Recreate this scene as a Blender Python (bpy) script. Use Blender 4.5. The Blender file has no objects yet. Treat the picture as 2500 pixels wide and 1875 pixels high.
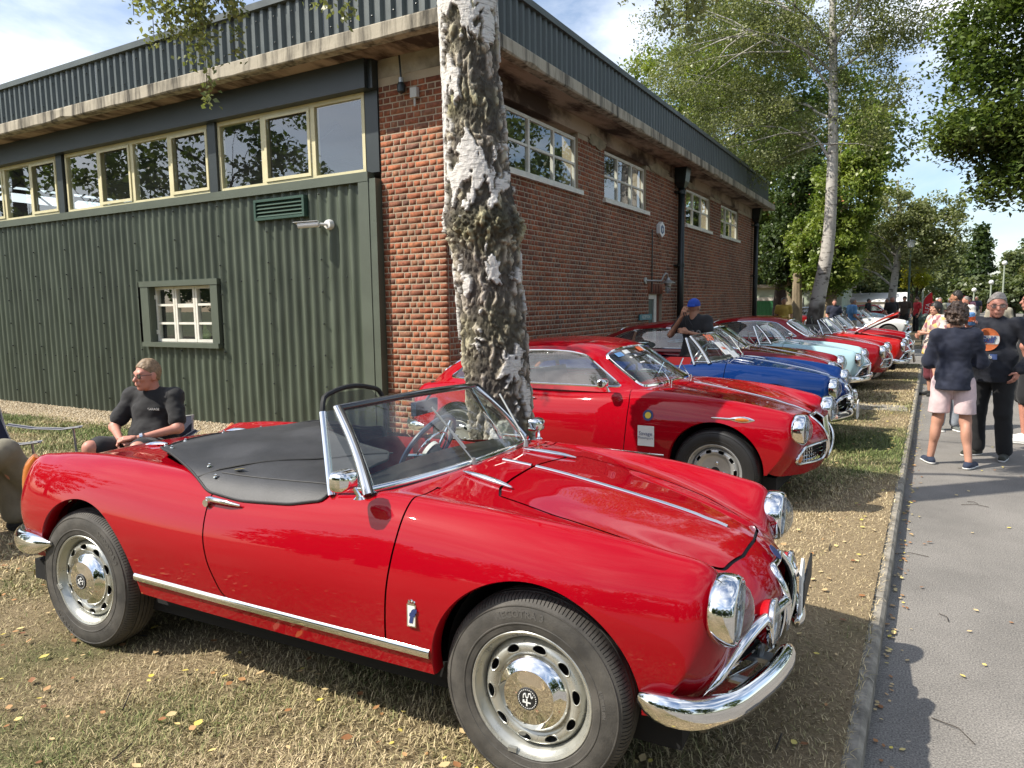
import bpy, bmesh, math, random
import numpy as np
from mathutils import Vector, Matrix, Euler
random.seed(7); RNG = np.random.default_rng(7)
SC = bpy.context.scene
COL = SC.collection
PI = math.pi
R = math.radians
# ------------------------------------------------------------------ camera
cam = bpy.data.cameras.new('camera'); camo = bpy.data.objects.new('camera', cam); COL.objects.link(camo)
cam.sensor_width = 36.0; cam.lens = 1740.39*36/2500; cam.clip_start = 0.05; cam.clip_end = 2000
def cam_matrix(yaw, pitch, roll, h):
    cy, sy, cp, sp = math.cos(yaw), math.sin(yaw), math.cos(pitch), math.sin(pitch)
    f = Vector((-sy*cp, cy*cp, -sp)); r = Vector((cy, sy, 0)); d = f.cross(r)
    cr, sr = math.cos(roll), math.sin(roll)
    r2 = cr*r+sr*d; d2 = -sr*r+cr*d
    m = Matrix((r2, -d2, -f)).transposed().to_4x4(); m.translation = (0, 0, h); return m
camo.matrix_world = cam_matrix(R(29.902), R(6.356), R(0.781), 1.55)
SC.camera = camo
# ------------------------------------------------------------------ sky and sun
SUN_AZ = R(43.0); SUN_EL = R(47.0)          # shadows fall along (cos az, sin az)
sdir = Vector((-math.cos(SUN_AZ)*math.cos(SUN_EL), -math.sin(SUN_AZ)*math.cos(SUN_EL), math.sin(SUN_EL)))
world = bpy.data.worlds.new('World'); SC.world = world; world.use_nodes = True
wn = world.node_tree; wn.nodes.clear()
def wnode(t, **k):
    n = wn.nodes.new(t)
    for a, b in k.items(): setattr(n, a, b)
    return n
w_out = wnode('ShaderNodeOutputWorld'); w_bg = wnode('ShaderNodeBackground'); w_bg.inputs[1].default_value = 0.13
w_sky = wnode('ShaderNodeTexSky', sky_type='NISHITA', sun_disc=False, sun_elevation=SUN_EL, altitude=80, air_density=1.0, dust_density=1.2, ozone_density=1.2)
w_sky.sun_rotation = math.atan2(sdir.x, sdir.y)
w_tc = wnode('ShaderNodeTexCoord')
w_map = wnode('ShaderNodeMapping'); w_map.inputs['Scale'].default_value = (1.0, 1.0, 2.6); w_map.inputs['Location'].default_value = (3.1, 1.7, 0.4)
w_n1 = wnode('ShaderNodeTexNoise'); w_n1.inputs['Scale'].default_value = 2.1; w_n1.inputs['Detail'].default_value = 9; w_n1.inputs['Roughness'].default_value = 0.58; w_n1.inputs['Distortion'].default_value = 0.35
w_r1 = wnode('ShaderNodeValToRGB'); w_r1.color_ramp.elements[0].position = 0.42; w_r1.color_ramp.elements[1].position = 0.68
w_n2 = wnode('ShaderNodeTexNoise'); w_n2.inputs['Scale'].default_value = 4.3; w_n2.inputs['Detail'].default_value = 6
w_r2 = wnode('ShaderNodeValToRGB'); w_r2.color_ramp.elements[0].position = 0.35; w_r2.color_ramp.elements[1].position = 0.62
w_r2.color_ramp.elements[0].color = (5.5, 5.9, 6.6, 1); w_r2.color_ramp.elements[1].color = (9.5, 9.7, 10.0, 1)
w_mix = wnode('ShaderNodeMix', data_type='RGBA')
wl = wn.links.new
wl(w_tc.outputs['Generated'], w_map.inputs[0]); wl(w_map.outputs[0], w_n1.inputs['Vector']); wl(w_map.outputs[0], w_n2.inputs['Vector'])
wl(w_n1.outputs[0], w_r1.inputs[0]); wl(w_n2.outputs[0], w_r2.inputs[0])
w_hm = wnode('ShaderNodeMath', operation='MULTIPLY'); w_hm.inputs[1].default_value = 0.85
wl(w_r1.outputs[0], w_hm.inputs[0]); wl(w_hm.outputs[0], w_mix.inputs[0])
wl(w_sky.outputs[0], w_mix.inputs[6]); wl(w_r2.outputs[0], w_mix.inputs[7]); wl(w_mix.outputs[2], w_bg.inputs[0]); wl(w_bg.outputs[0], w_out.inputs[0])
sun = bpy.data.lights.new('sun', 'SUN'); sun.energy = 4.4; sun.angle = R(0.55); sun.color = (1.0, 0.94, 0.84)
suno = bpy.data.objects.new('sun', sun); COL.objects.link(suno); suno.rotation_euler = sdir.to_track_quat('Z', 'Y').to_euler()
SC.view_settings.view_transform = 'Standard'; SC.view_settings.look = 'None'; SC.view_settings.gamma = 1.0
SC.view_settings.exposure = 0.6; SC.view_settings.use_curve_mapping = False
SC.render.engine = 'CYCLES'
cy = SC.cycles; cy.use_denoising = True; cy.max_bounces = 8; cy.diffuse_bounces = 3; cy.glossy_bounces = 4; cy.transmission_bounces = 6; cy.transparent_max_bounces = 10
cy.caustics_reflective = False; cy.caustics_refractive = False; cy.sample_clamp_indirect = 6.0
# ------------------------------------------------------------------ materials
MATS = {}
def newmat(name):
    m = bpy.data.materials.new(name); m.use_nodes = True; nt = m.node_tree
    b = nt.nodes['Principled BSDF']; MATS[name] = m
    return m, nt, b
def N(nt, t, **k):
    n = nt.nodes.new(t)
    for a, b in k.items():
        if a.startswith('i_'): n.inputs[a[2:].replace('_', ' ')].default_value = b
        else: setattr(n, a, b)
    return n
def c4(c): return (c[0], c[1], c[2], 1.0)
def pm(name, col, rough=.5, metal=0., var=.0, vscale=4., bump=0., bscale=60., coat=0., coatr=.03, col2=None, spec=.5, obj=True, detail=5, ramp=(.35, .65), sheen=0., stretch=None, rvar=0.):
    m, nt, b = newmat(name); L = nt.links.new
    b.inputs['Roughness'].default_value = rough; b.inputs['Metallic'].default_value = metal
    b.inputs['Specular IOR Level'].default_value = spec
    b.inputs['Coat Weight'].default_value = coat; b.inputs['Coat Roughness'].default_value = coatr
    if sheen: b.inputs['Sheen Weight'].default_value = sheen
    b.inputs['Base Color'].default_value = c4(col)
    if var or bump or col2 or rvar:
        tc = N(nt, 'ShaderNodeTexCoord'); src = tc.outputs['Object'] if obj else tc.outputs['Generated']
        if stretch:
            mp = N(nt, 'ShaderNodeMapping'); mp.inputs['Scale'].default_value = stretch; L(src, mp.inputs[0]); src = mp.outputs[0]
    if var or col2:
        n = N(nt, 'ShaderNodeTexNoise'); n.inputs['Scale'].default_value = vscale; n.inputs['Detail'].default_value = detail; n.inputs['Roughness'].default_value = .6
        L(src, n.inputs['Vector'])
        r = N(nt, 'ShaderNodeValToRGB'); r.color_ramp.elements[0].position = ramp[0]; r.color_ramp.elements[1].position = ramp[1]
        a = tuple(max(0, x*(1-var)) for x in col); bb = col2 if col2 else tuple(x*(1+var) for x in col)
        r.color_ramp.elements[0].color = c4(a); r.color_ramp.elements[1].color = c4(bb)
        L(n.outputs[0], r.inputs[0]); L(r.outputs[0], b.inputs['Base Color'])
    if bump:
        n2 = N(nt, 'ShaderNodeTexNoise'); n2.inputs['Scale'].default_value = bscale; n2.inputs['Detail'].default_value = 4
        L(src, n2.inputs['Vector'])
        bp = N(nt, 'ShaderNodeBump'); bp.inputs['Strength'].default_value = bump; bp.inputs['Distance'].default_value = .01
        L(n2.outputs[0], bp.inputs['Height']); L(bp.outputs[0], b.inputs['Normal'])
    if rvar:
        n3 = N(nt, 'ShaderNodeTexNoise'); n3.inputs['Scale'].default_value = vscale*2; n3.inputs['Detail'].default_value = 5
        L(src, n3.inputs['Vector'])
        mr = N(nt, 'ShaderNodeMapRange'); mr.inputs['From Min'].default_value = .3; mr.inputs['From Max'].default_value = .7
        mr.inputs['To Min'].default_value = max(.01, rough-rvar); mr.inputs['To Max'].default_value = min(1, rough+rvar)
        L(n3.outputs[0], mr.inputs['Value']); L(mr.outputs[0], b.inputs['Roughness'])
    return m
def glass_mat(name, tint=(.9, .95, .92), alpha=.12, refl=1.0, ior=1.6):
    """thin pane: clear with a little tint, Fresnel reflection"""
    m, nt, b = newmat(name); nt.nodes.remove(b); L = nt.links.new
    out = nt.nodes['Material Output']
    t = N(nt, 'ShaderNodeBsdfTransparent'); t.inputs[0].default_value = c4(tint)
    g = N(nt, 'ShaderNodeBsdfGlossy'); g.inputs['Roughness'].default_value = .004; g.inputs[0].default_value = (refl, refl, refl, 1)
    d = N(nt, 'ShaderNodeBsdfDiffuse'); d.inputs[0].default_value = (.35, .37, .38, 1)
    f = N(nt, 'ShaderNodeFresnel'); ge = N(nt, 'ShaderNodeNewGeometry'); mr = N(nt, 'ShaderNodeMapRange'); mr.inputs['To Min'].default_value = ior; mr.inputs['To Max'].default_value = 1/ior; L(ge.outputs['Backfacing'], mr.inputs['Value']); L(mr.outputs[0], f.inputs[0])
    m1 = N(nt, 'ShaderNodeMixShader'); m1.inputs[0].default_value = alpha
    m2 = N(nt, 'ShaderNodeMixShader')
    L(t.outputs[0], m1.inputs[1]); L(d.outputs[0], m1.inputs[2]); L(f.outputs[0], m2.inputs[0]); L(m1.outputs[0], m2.inputs[1]); L(g.outputs[0], m2.inputs[2]); L(m2.outputs[0], out.inputs[0])
    return m
# ------------------------------------------------------------------ mesh helpers
def prop(o, label=None, cat=None, group=None, kind=None):
    if label: o['label'] = label
    if cat: o['category'] = cat
    if group: o['group'] = group
    if kind: o['kind'] = kind
    return o
def link_mesh(name, me, mat=None, parent=None, smooth=False):
    o = bpy.data.objects.new(name, me); COL.objects.link(o)
    if mat is not None and len(me.materials) == 0:
        for mm in (mat if isinstance(mat, (list, tuple)) else [mat]): me.materials.append(mm)
    if smooth and len(me.polygons): me.polygons.foreach_set('use_smooth', [True]*len(me.polygons))
    if parent is not None: o.parent = parent
    return o
def empty(name, loc=(0, 0, 0), rz=0, label=None, cat=None, group=None, kind=None):
    o = bpy.data.objects.new(name, None); COL.objects.link(o); o.location = loc; o.rotation_euler = (0, 0, rz)
    o.empty_display_size = .2
    return prop(o, label, cat, group, kind)
def np_mesh(name, V, F, attrs=None):
    """fast mesh from arrays; F is (n,3) or (n,4) int array or list of arrays"""
    V = np.asarray(V, np.float32); me = bpy.data.meshes.new(name)
    Fs = F if isinstance(F, list) else [F]
    Fs = [np.asarray(f, np.int32) for f in Fs if len(f)]
    nl = sum(f.size for f in Fs); nf = sum(len(f) for f in Fs)
    me.vertices.add(len(V)); me.vertices.foreach_set('co', V.ravel())
    me.loops.add(nl); me.polygons.add(nf)
    me.loops.foreach_set('vertex_index', np.concatenate([f.ravel() for f in Fs]))
    tot = np.concatenate([np.full(len(f), f.shape[1], np.int32) for f in Fs]); st = np.concatenate([[0], np.cumsum(tot)[:-1]]).astype(np.int32)
    me.polygons.foreach_set('loop_start', st)
    try: me.polygons.foreach_set('loop_total', tot)
    except Exception: pass
    if attrs:
        for k, (dom, typ, arr) in attrs.items():
            a = me.attributes.new(k, typ, dom)
            a.data.foreach_set('color' if typ == 'FLOAT_COLOR' else ('vector' if typ == 'FLOAT_VECTOR' else 'value'), np.asarray(arr, np.float32).ravel())
    me.update(calc_edges=True); me.validate(); return me
class MB:
    """collects shapes into ONE mesh"""
    def __init__(s): s.v = []; s.f = []; s.M = None
    def tf(s, p): return tuple(s.M @ Vector(p)) if s.M is not None else tuple(p)
    def add(s, vs, fs):
        b = len(s.v); s.v += [s.tf(p) for p in vs]; s.f += [tuple(i+b for i in f) for f in fs]; return s
    def box(s, lo, hi):
        x0, y0, z0 = lo; x1, y1, z1 = hi
        return s.add([(x0, y0, z0), (x1, y0, z0), (x1, y1, z0), (x0, y1, z0), (x0, y0, z1), (x1, y0, z1), (x1, y1, z1), (x0, y1, z1)],
                     [(0, 3, 2, 1), (4, 5, 6, 7), (0, 1, 5, 4), (1, 2, 6, 5), (2, 3, 7, 6), (3, 0, 4, 7)])
    def quad(s, a, b, c, d): return s.add([a, b, c, d], [(0, 1, 2, 3)])
    def rings(s, rings, closed=True, cap0=False, cap1=False):
        """rings: list of equally long point lists, skinned"""
        n = len(rings[0]); base = len(s.v)
        for r in rings: s.v += [s.tf(p) for p in r]
        m = n if closed else n-1
        for i in range(len(rings)-1):
            for j in range(m):
                a = base+i*n+j; b_ = base+i*n+(j+1) % n
                s.f.append((a, b_, b_+n, a+n))
        if cap0: s.f.append(tuple(base+j for j in reversed(range(n))))
        if cap1: s.f.append(tuple(base+(len(rings)-1)*n+j for j in range(n)))
        return s
    def tube(s, pts, r, seg=8, caps=True, flat=None, up=None):
        """tube along pts; r number or list; flat=(a,b) elliptical scale"""
        pts = [Vector(p) for p in pts]; n = len(pts); rr = r if isinstance(r, (list, tuple)) else [r]*n
        rings = []; prev = Vector(up) if up else None
        for i, p in enumerate(pts):
            t = (pts[min(i+1, n-1)]-pts[max(i-1, 0)])
            if t.length < 1e-9: t = Vector((0, 0, 1))
            t.normalize()
            if prev is None: prev = Vector((0, 0, 1)) if abs(t.z) < .9 else Vector((1, 0, 0))
            a = t.cross(prev)
            if a.length < 1e-6: a = t.orthogonal()
            a.normalize(); b = a.cross(t).normalized()
            if up is None: prev = b
            fa, fb = flat if flat else (1, 1)
            rings.append([p+a*math.cos(2*PI*k/seg)*rr[i]*fa+b*math.sin(2*PI*k/seg)*rr[i]*fb for k in range(seg)])
        return s.rings(rings, True, caps, caps)
    def lathe(s, prof, seg=24, axis='z', cap=False):
        """prof: list of (r, h)"""
        rings = []
        for r, h in prof:
            ring = []
            for k in range(seg):
                a = 2*PI*k/seg; c, d = r*math.cos(a), r*math.sin(a)
                ring.append({'z': (c, d, h), 'y': (c, h, d), 'x': (h, c, d)}[axis])
            rings.append(ring)
        return s.rings(rings, True, cap, cap)
    def prism(s, poly, h0, h1, axis='z'):
        """extrude 2D polygon along axis"""
        def P(a, b, h): return {'z': (a, b, h), 'y': (a, h, b), 'x': (h, a, b)}[axis]
        n = len(poly)
        vs = [P(a, b, h0) for a, b in poly]+[P(a, b, h1) for a, b in poly]
        fs = [tuple(range(n))[::-1], tuple(range(n, 2*n))]+[(i, (i+1) % n, (i+1) % n+n, i+n) for i in range(n)]
        return s.add(vs, fs)
    def ball(s, c, r, seg=12, rings=8):
        rx, ry, rz = r if isinstance(r, (tuple, list)) else (r, r, r)
        rs = []
        for i in range(rings+1):
            t = PI*i/rings; rs.append([(c[0]+rx*max(1e-4, math.sin(t))*math.cos(2*PI*k/seg), c[1]+ry*max(1e-4, math.sin(t))*math.sin(2*PI*k/seg), c[2]-rz*math.cos(t)) for k in range(seg)])
        return s.rings(rs, True)
    def mesh(s, name):
        me = bpy.data.meshes.new(name); me.from_pydata(s.v, [], s.f); me.update(); return me
    def obj(s, name, mat, parent=None, smooth=False, fix=False):
        me = s.mesh(name)
        if fix:
            bm = bmesh.new(); bm.from_mesh(me); bmesh.ops.recalc_face_normals(bm, faces=bm.faces[:]); bm.to_mesh(me); bm.free()
        o = link_mesh(name, me, mat, parent)
        if smooth:
            sm = smooth if isinstance(smooth, (int, float)) and smooth is not True else 35
            smooth_by_angle(me, sm)
        return o
def smooth_by_angle(me, deg):
    bm = bmesh.new(); bm.from_mesh(me); a = R(deg)
    for f in bm.faces: f.smooth = True
    for e in bm.edges:
        if len(e.link_faces) == 2 and e.calc_face_angle(0) > a: e.smooth = False
    bm.to_mesh(me); bm.free()
def copy_tree(o, parent=None):
    c = o.copy(); COL.objects.link(c); c.parent = parent
    for ch in o.children: copy_tree(ch, c)
    return c
def smooth01(a, b, x):
    t = min(1, max(0, (x-a)/(b-a))); return t*t*(3-2*t)
def gz(x, y):
    """height of the lawn: level along the kerb, falling towards the building"""
    return -.27*smooth01(3.4, 6.9, y)*smooth01(-4.3, -5.1, x)
def text_mesh(txt, size, depth=0.0, bold=0.0, align='CENTER', shear=0., spacing=1.0):
    """list of verts (x right, y up) and faces of a text"""
    cu = bpy.data.curves.new('t', 'FONT'); cu.body = txt; cu.size = size; cu.extrude = depth; cu.offset = bold; cu.align_x = align; cu.align_y = 'CENTER'; cu.shear = shear; cu.space_character = spacing; cu.resolution_u = 2
    o = bpy.data.objects.new('t', cu); COL.objects.link(o)
    dg = bpy.context.evaluated_depsgraph_get(); me = bpy.data.meshes.new_from_object(o.evaluated_get(dg))
    vs = [tuple(v.co) for v in me.vertices]; fs = [tuple(p.vertices) for p in me.polygons]
    bpy.data.objects.remove(o); bpy.data.curves.remove(cu); bpy.data.meshes.remove(me)
    return vs, fs
def text_obj(name, txt, size, mat, parent, M, depth=.0, bold=0., align='CENTER', shear=0., spacing=1., warp=None):
    vs, fs = text_mesh(txt, size, depth, bold, align, shear, spacing)
    mb = MB()
    if warp: vs = [warp(p) for p in vs]
    else: vs = [tuple(M @ Vector(p)) for p in vs]
    mb.add(vs, fs); return mb.obj(name, mat, parent)
# ================================================================== ground
def lawn_green(x, y):
    """0 straw .. 1 green"""
    g = .30
    g += .65*math.exp(-((y-8.3)/1.5)**2)*smooth01(-3, -1.2, x)
    g += .55*smooth01(-5.6, -7.2, x)*math.exp(-((y-5.6)/1.1)**2)
    g -= .45*math.exp(-((y-4.9)/1.1)**2)*smooth01(-2, -.8, x)
    g += .16*smooth01(-1.3, -2.6, x)*smooth01(2.4, 1.3, y)
    g += .22*math.sin(x*2.1+1.3)*math.sin(y*1.7+.4)+.12*math.sin(x*5.3-y*3.1)
    return min(1, max(0, g))
def kerb_x(y): return -.135+.0098*y
m_asph, nt, b = newmat('asphalt'); L = nt.links.new
tc = N(nt, 'ShaderNodeTexCoord')
n1 = N(nt, 'ShaderNodeTexNoise'); n1.inputs['Scale'].default_value = 140; n1.inputs['Detail'].default_value = 3
n2 = N(nt, 'ShaderNodeTexNoise'); n2.inputs['Scale'].default_value = .9; n2.inputs['Detail'].default_value = 9; n2.inputs['Roughness'].default_value = .7
n3 = N(nt, 'ShaderNodeTexVoronoi'); n3.inputs['Scale'].default_value = 95
for n in (n1, n2, n3): L(tc.outputs['Object'], n.inputs['Vector'])
r1 = N(nt, 'ShaderNodeValToRGB'); e = r1.color_ramp.elements; e[0].position = .3; e[0].color = (.10, .095, .09, 1); e[1].position = .72; e[1].color = (.36, .34, .31, 1)
r2 = N(nt, 'ShaderNodeValToRGB'); e = r2.color_ramp.elements; e[0].position = .34; e[0].color = (.70, .69, .67, 1); e[1].position = .66; e[1].color = (1.08, 1.06, 1.03, 1)
r3 = N(nt, 'ShaderNodeValToRGB'); e = r3.color_ramp.elements; e[0].position = .02; e[0].color = (2.4, 2.35, 2.2, 1); e[1].position = .16; e[1].color = (1, 1, 1, 1)
L(n1.outputs[0], r1.inputs[0]); L(n2.outputs[0], r2.inputs[0]); L(n3.outputs['Distance'], r3.inputs[0])
mx = N(nt, 'ShaderNodeMix', data_type='RGBA', blend_type='MULTIPLY'); mx.inputs[0].default_value = 1
my = N(nt, 'ShaderNodeMix', data_type='RGBA', blend_type='MULTIPLY'); my.inputs[0].default_value = .8
L(r1.outputs[0], mx.inputs[6]); L(r2.outputs[0], mx.inputs[7]); L(mx.outputs[2], my.inputs[6]); L(r3.outputs[0], my.inputs[7]); L(my.outputs[2], b.inputs['Base Color'])
bp = N(nt, 'ShaderNodeBump'); bp.inputs['Strength'].default_value = .5; bp.inputs['Distance'].default_value = .006; L(n1.outputs[0], bp.inputs['Height']); L(bp.outputs[0], b.inputs['Normal'])
b.inputs['Roughness'].default_value = .85
# lawn soil / thatch under the blades, coloured by the attribute "green"
def lawn_material(name, blades):
    m, nt, b = newmat(name); L = nt.links.new
    tc = N(nt, 'ShaderNodeTexCoord')
    at = N(nt, 'ShaderNodeAttribute', attribute_name='green')
    n1 = N(nt, 'ShaderNodeTexNoise'); n1.inputs['Scale'].default_value = 3.0 if blades else 60; n1.inputs['Detail'].default_value = 8; n1.inputs['Roughness'].default_value = .7
    n2 = N(nt, 'ShaderNodeTexNoise'); n2.inputs['Scale'].default_value = 2.6; n2.inputs['Detail'].default_value = 5
    L(tc.outputs['Object'], n1.inputs['Vector']); L(tc.outputs['Object'], n2.inputs['Vector'])
    s = N(nt, 'ShaderNodeMath', operation='MULTIPLY_ADD'); s.inputs[1].default_value = .9; L(n2.outputs[0], s.inputs[0])
    sub = N(nt, 'ShaderNodeMath', operation='SUBTRACT'); sub.inputs[1].default_value = .45; L(at.outputs['Fac'], sub.inputs[0]); L(sub.outputs[0], s.inputs[2])
    ra = N(nt, 'ShaderNodeValToRGB'); e = ra.color_ramp.elements
    if blades:
        e[0].position = .15; e[0].color = (.64, .53, .34, 1); e[1].position = .9; e[1].color = (.16, .21, .07, 1)
        x = ra.color_ramp.elements.new(.5); x.color = (.44, .38, .21, 1)
    else:
        e[0].position = .15; e[0].color = (.30, .235, .145, 1); e[1].position = .9; e[1].color = (.09, .11, .04, 1)
        x = ra.color_ramp.elements.new(.5); x.color = (.20, .165, .09, 1)
    L(s.outputs[0], ra.inputs[0])
    rb = N(nt, 'ShaderNodeValToRGB'); e = rb.color_ramp.elements; e[0].position = .3; e[0].color = (.55, .52, .5, 1); e[1].position = .72; e[1].color = (1.3, 1.28, 1.2, 1)
    mx = N(nt, 'ShaderNodeMix', data_type='RGBA', blend_type='MULTIPLY'); mx.inputs[0].default_value = 1
    if blades:
        a2 = N(nt, 'ShaderNodeAttribute', attribute_name='rnd'); L(a2.outputs['Fac'], rb.inputs[0]); e[0].position = 0; e[1].position = 1
    else: L(n1.outputs[0], rb.inputs[0])
    L(ra.outputs[0], mx.inputs[6]); L(rb.outputs[0], mx.inputs[7]); L(mx.outputs[2], b.inputs['Base Color'])
    b.inputs['Roughness'].default_value = .8; b.inputs['Specular IOR Level'].default_value = .25
    if not blades:
        bp = N(nt, 'ShaderNodeBump'); bp.inputs['Strength'].default_value = .8; bp.inputs['Distance'].default_value = .02; L(n1.outputs[0], bp.inputs['Height']); L(bp.outputs[0], b.inputs['Normal'])
    return m
m_lawn = lawn_material('lawn_thatch', False); m_blade = lawn_material('grass_blades', True)
m_conc = pm('kerb_concrete', (.27, .245, .20), .9, var=.4, vscale=9, bump=.5, bscale=90)
m_far = pm('far_grass', (.10, .12, .04), .95, var=.4, vscale=.5)
MB().quad((-600, -300, -.55), (600, -300, -.55), (600, 900, -.55), (-600, 900, -.55)).obj('ground', m_far)['kind'] = 'structure'
LAWN_END, LAWN2 = 19.6, 27.5
mb = MB()
ys = [-12, 0, 10, LAWN_END, LAWN2, 50, 140]
for i in range(len(ys)-1): mb.quad((kerb_x(ys[i])-.03, ys[i], -.1), (9, ys[i], -.1), (9, ys[i+1], -.1), (kerb_x(ys[i+1])-.03, ys[i+1], -.1))
mb.quad((-45, LAWN_END, -.1), (kerb_x(LAWN_END)-.03, LAWN_END, -.1), (kerb_x(LAWN2)-.03, LAWN2, -.1), (-45, LAWN2, -.1))
mb.obj('road', m_asph)['kind'] = 'structure'
def lawn(name, xs, ys):
    V = []; G = []
    for y in ys:
        for x in xs:
            xx = min(x, kerb_x(y)-.062)
            V.append((xx, y, gz(xx, y)+.012*math.sin(xx*1.3)*math.sin(y*1.1)+(.010 if x > -.5 else 0))); G.append(lawn_green(xx, y))
    nx = len(xs); F = [(j*nx+i, j*nx+i+1, (j+1)*nx+i+1, (j+1)*nx+i) for j in range(len(ys)-1) for i in range(nx-1)]
    me = np_mesh(name, V, np.array(F), {'green': ('POINT', 'FLOAT', G)})
    o = link_mesh(name, me, m_lawn, None, True); o['kind'] = 'structure'; return o
lawn('lawn', list(np.linspace(-45, -14, 14))+list(np.linspace(-13.5, 0, 70)), list(np.linspace(-12, 0, 14))+list(np.linspace(.2, LAWN_END, 98)))
lawn('lawn', list(np.linspace(-45, 0, 60)), list(np.linspace(LAWN2, 95, 60)))
# concrete path crossing the grass strip
mb = MB(); mb.box((-4.4, 11.15, -.05), (kerb_x(11)-.10, 11.75, .012)); mb.obj('path', m_conc)['kind'] = 'structure'
# kerb: single stones with joints
kerb = empty('kerb', (0, 0, 0), kind='structure')
def kerb_run(y0, y1, ln=.915):
    proto = None; y = y0; k = 0
    while y < y1-.05:
        l = min(ln, y1-y)
        mb = MB(); w = .125; d = .012
        mb.prism([(-w, -.2), (-w, -.012), (-w+d, 0), (-.022, 0), (0, -.022), (0, -.2)], 0, l-.008, 'y') if False else None
        prof = [(-w, -.2), (-w, -.006), (-w+.006, 0), (-.02, -.002), (-.004, -.02), (0, -.2)]
        r0 = [(a, .004, z) for a, z in prof]; r1_ = [(a, l-.004, z) for a, z in prof]
        if proto is None or l < ln:
            mb.rings([r0, r1_], True, True, True); o = mb.obj('kerb_stone', m_conc, kerb)
            if proto is None: proto = o
        else:
            o = proto.copy(); COL.objects.link(o); o.parent = kerb
        o.location = (kerb_x(y)+random.uniform(-.002, .002), y, random.uniform(-.002, .002)); o.rotation_euler = (0, 0, -.0098+random.uniform(-.0015, .0015))
        y += l; k += 1
kerb_run(.4, LAWN_END); kerb_run(LAWN2, 60, 1.8)
mb = MB(); mb.box((-45, LAWN_END-.005, -.2), (kerb_x(LAWN_END)-.14, LAWN_END+.12, -.012)); mb.obj('kerb_edge', m_conc, kerb)
mb = MB(); mb.box((-45, LAWN2-.12, -.2), (kerb_x(LAWN2)-.14, LAWN2+.005, -.012)); mb.obj('kerb_edge', m_conc, kerb)
# ================================================================== the brick and corrugated workshop
XC, YW = -5.174, 7.40; ZB = -.30
m_green = pm('cladding_green', (.080, .096, .070), .42, var=.22, vscale=2.4, rvar=.12, stretch=(2.2, 1, .30), spec=.4, detail=8)
_nt = m_green.node_tree; _b = _nt.nodes['Principled BSDF']; _src = _b.inputs['Base Color'].links[0].from_socket; _oi = N(_nt, 'ShaderNodeObjectInfo'); _mr = N(_nt, 'ShaderNodeMapRange'); _mr.inputs['To Min'].default_value = .86; _mr.inputs['To Max'].default_value = 1.1; _nt.links.new(_oi.outputs['Random'], _mr.inputs['Value'])
_mm = N(_nt, 'ShaderNodeMix', data_type='RGBA', blend_type='MULTIPLY'); _mm.inputs[0].default_value = 1; _nt.links.new(_src, _mm.inputs[6]); _nt.links.new(_mr.outputs[0], _mm.inputs[7]); _nt.links.new(_mm.outputs[2], _b.inputs['Base Color'])
m_trim = pm('trim_green', (.088, .104, .078), .45, var=.1, vscale=2)
m_para = pm('parapet_grey_green', (.085, .10, .097), .42, var=.18, vscale=1.4, rvar=.1, spec=.45)
m_beam = pm('beam_slate', (.030, .038, .040), .4, var=.12, vscale=1)
m_cream = pm('cream_paint', (.66, .60, .37), .4, var=.06, vscale=6)
m_white = pm('white_paint', (.72, .69, .60), .45, var=.08, vscale=7)
m_pane = glass_mat('window_glass', (.80, .86, .84), .03, 1., 2.3)
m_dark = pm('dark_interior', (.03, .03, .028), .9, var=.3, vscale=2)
m_black = pm('black_iron', (.012, .017, .016), .35, var=.2, vscale=5)
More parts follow.
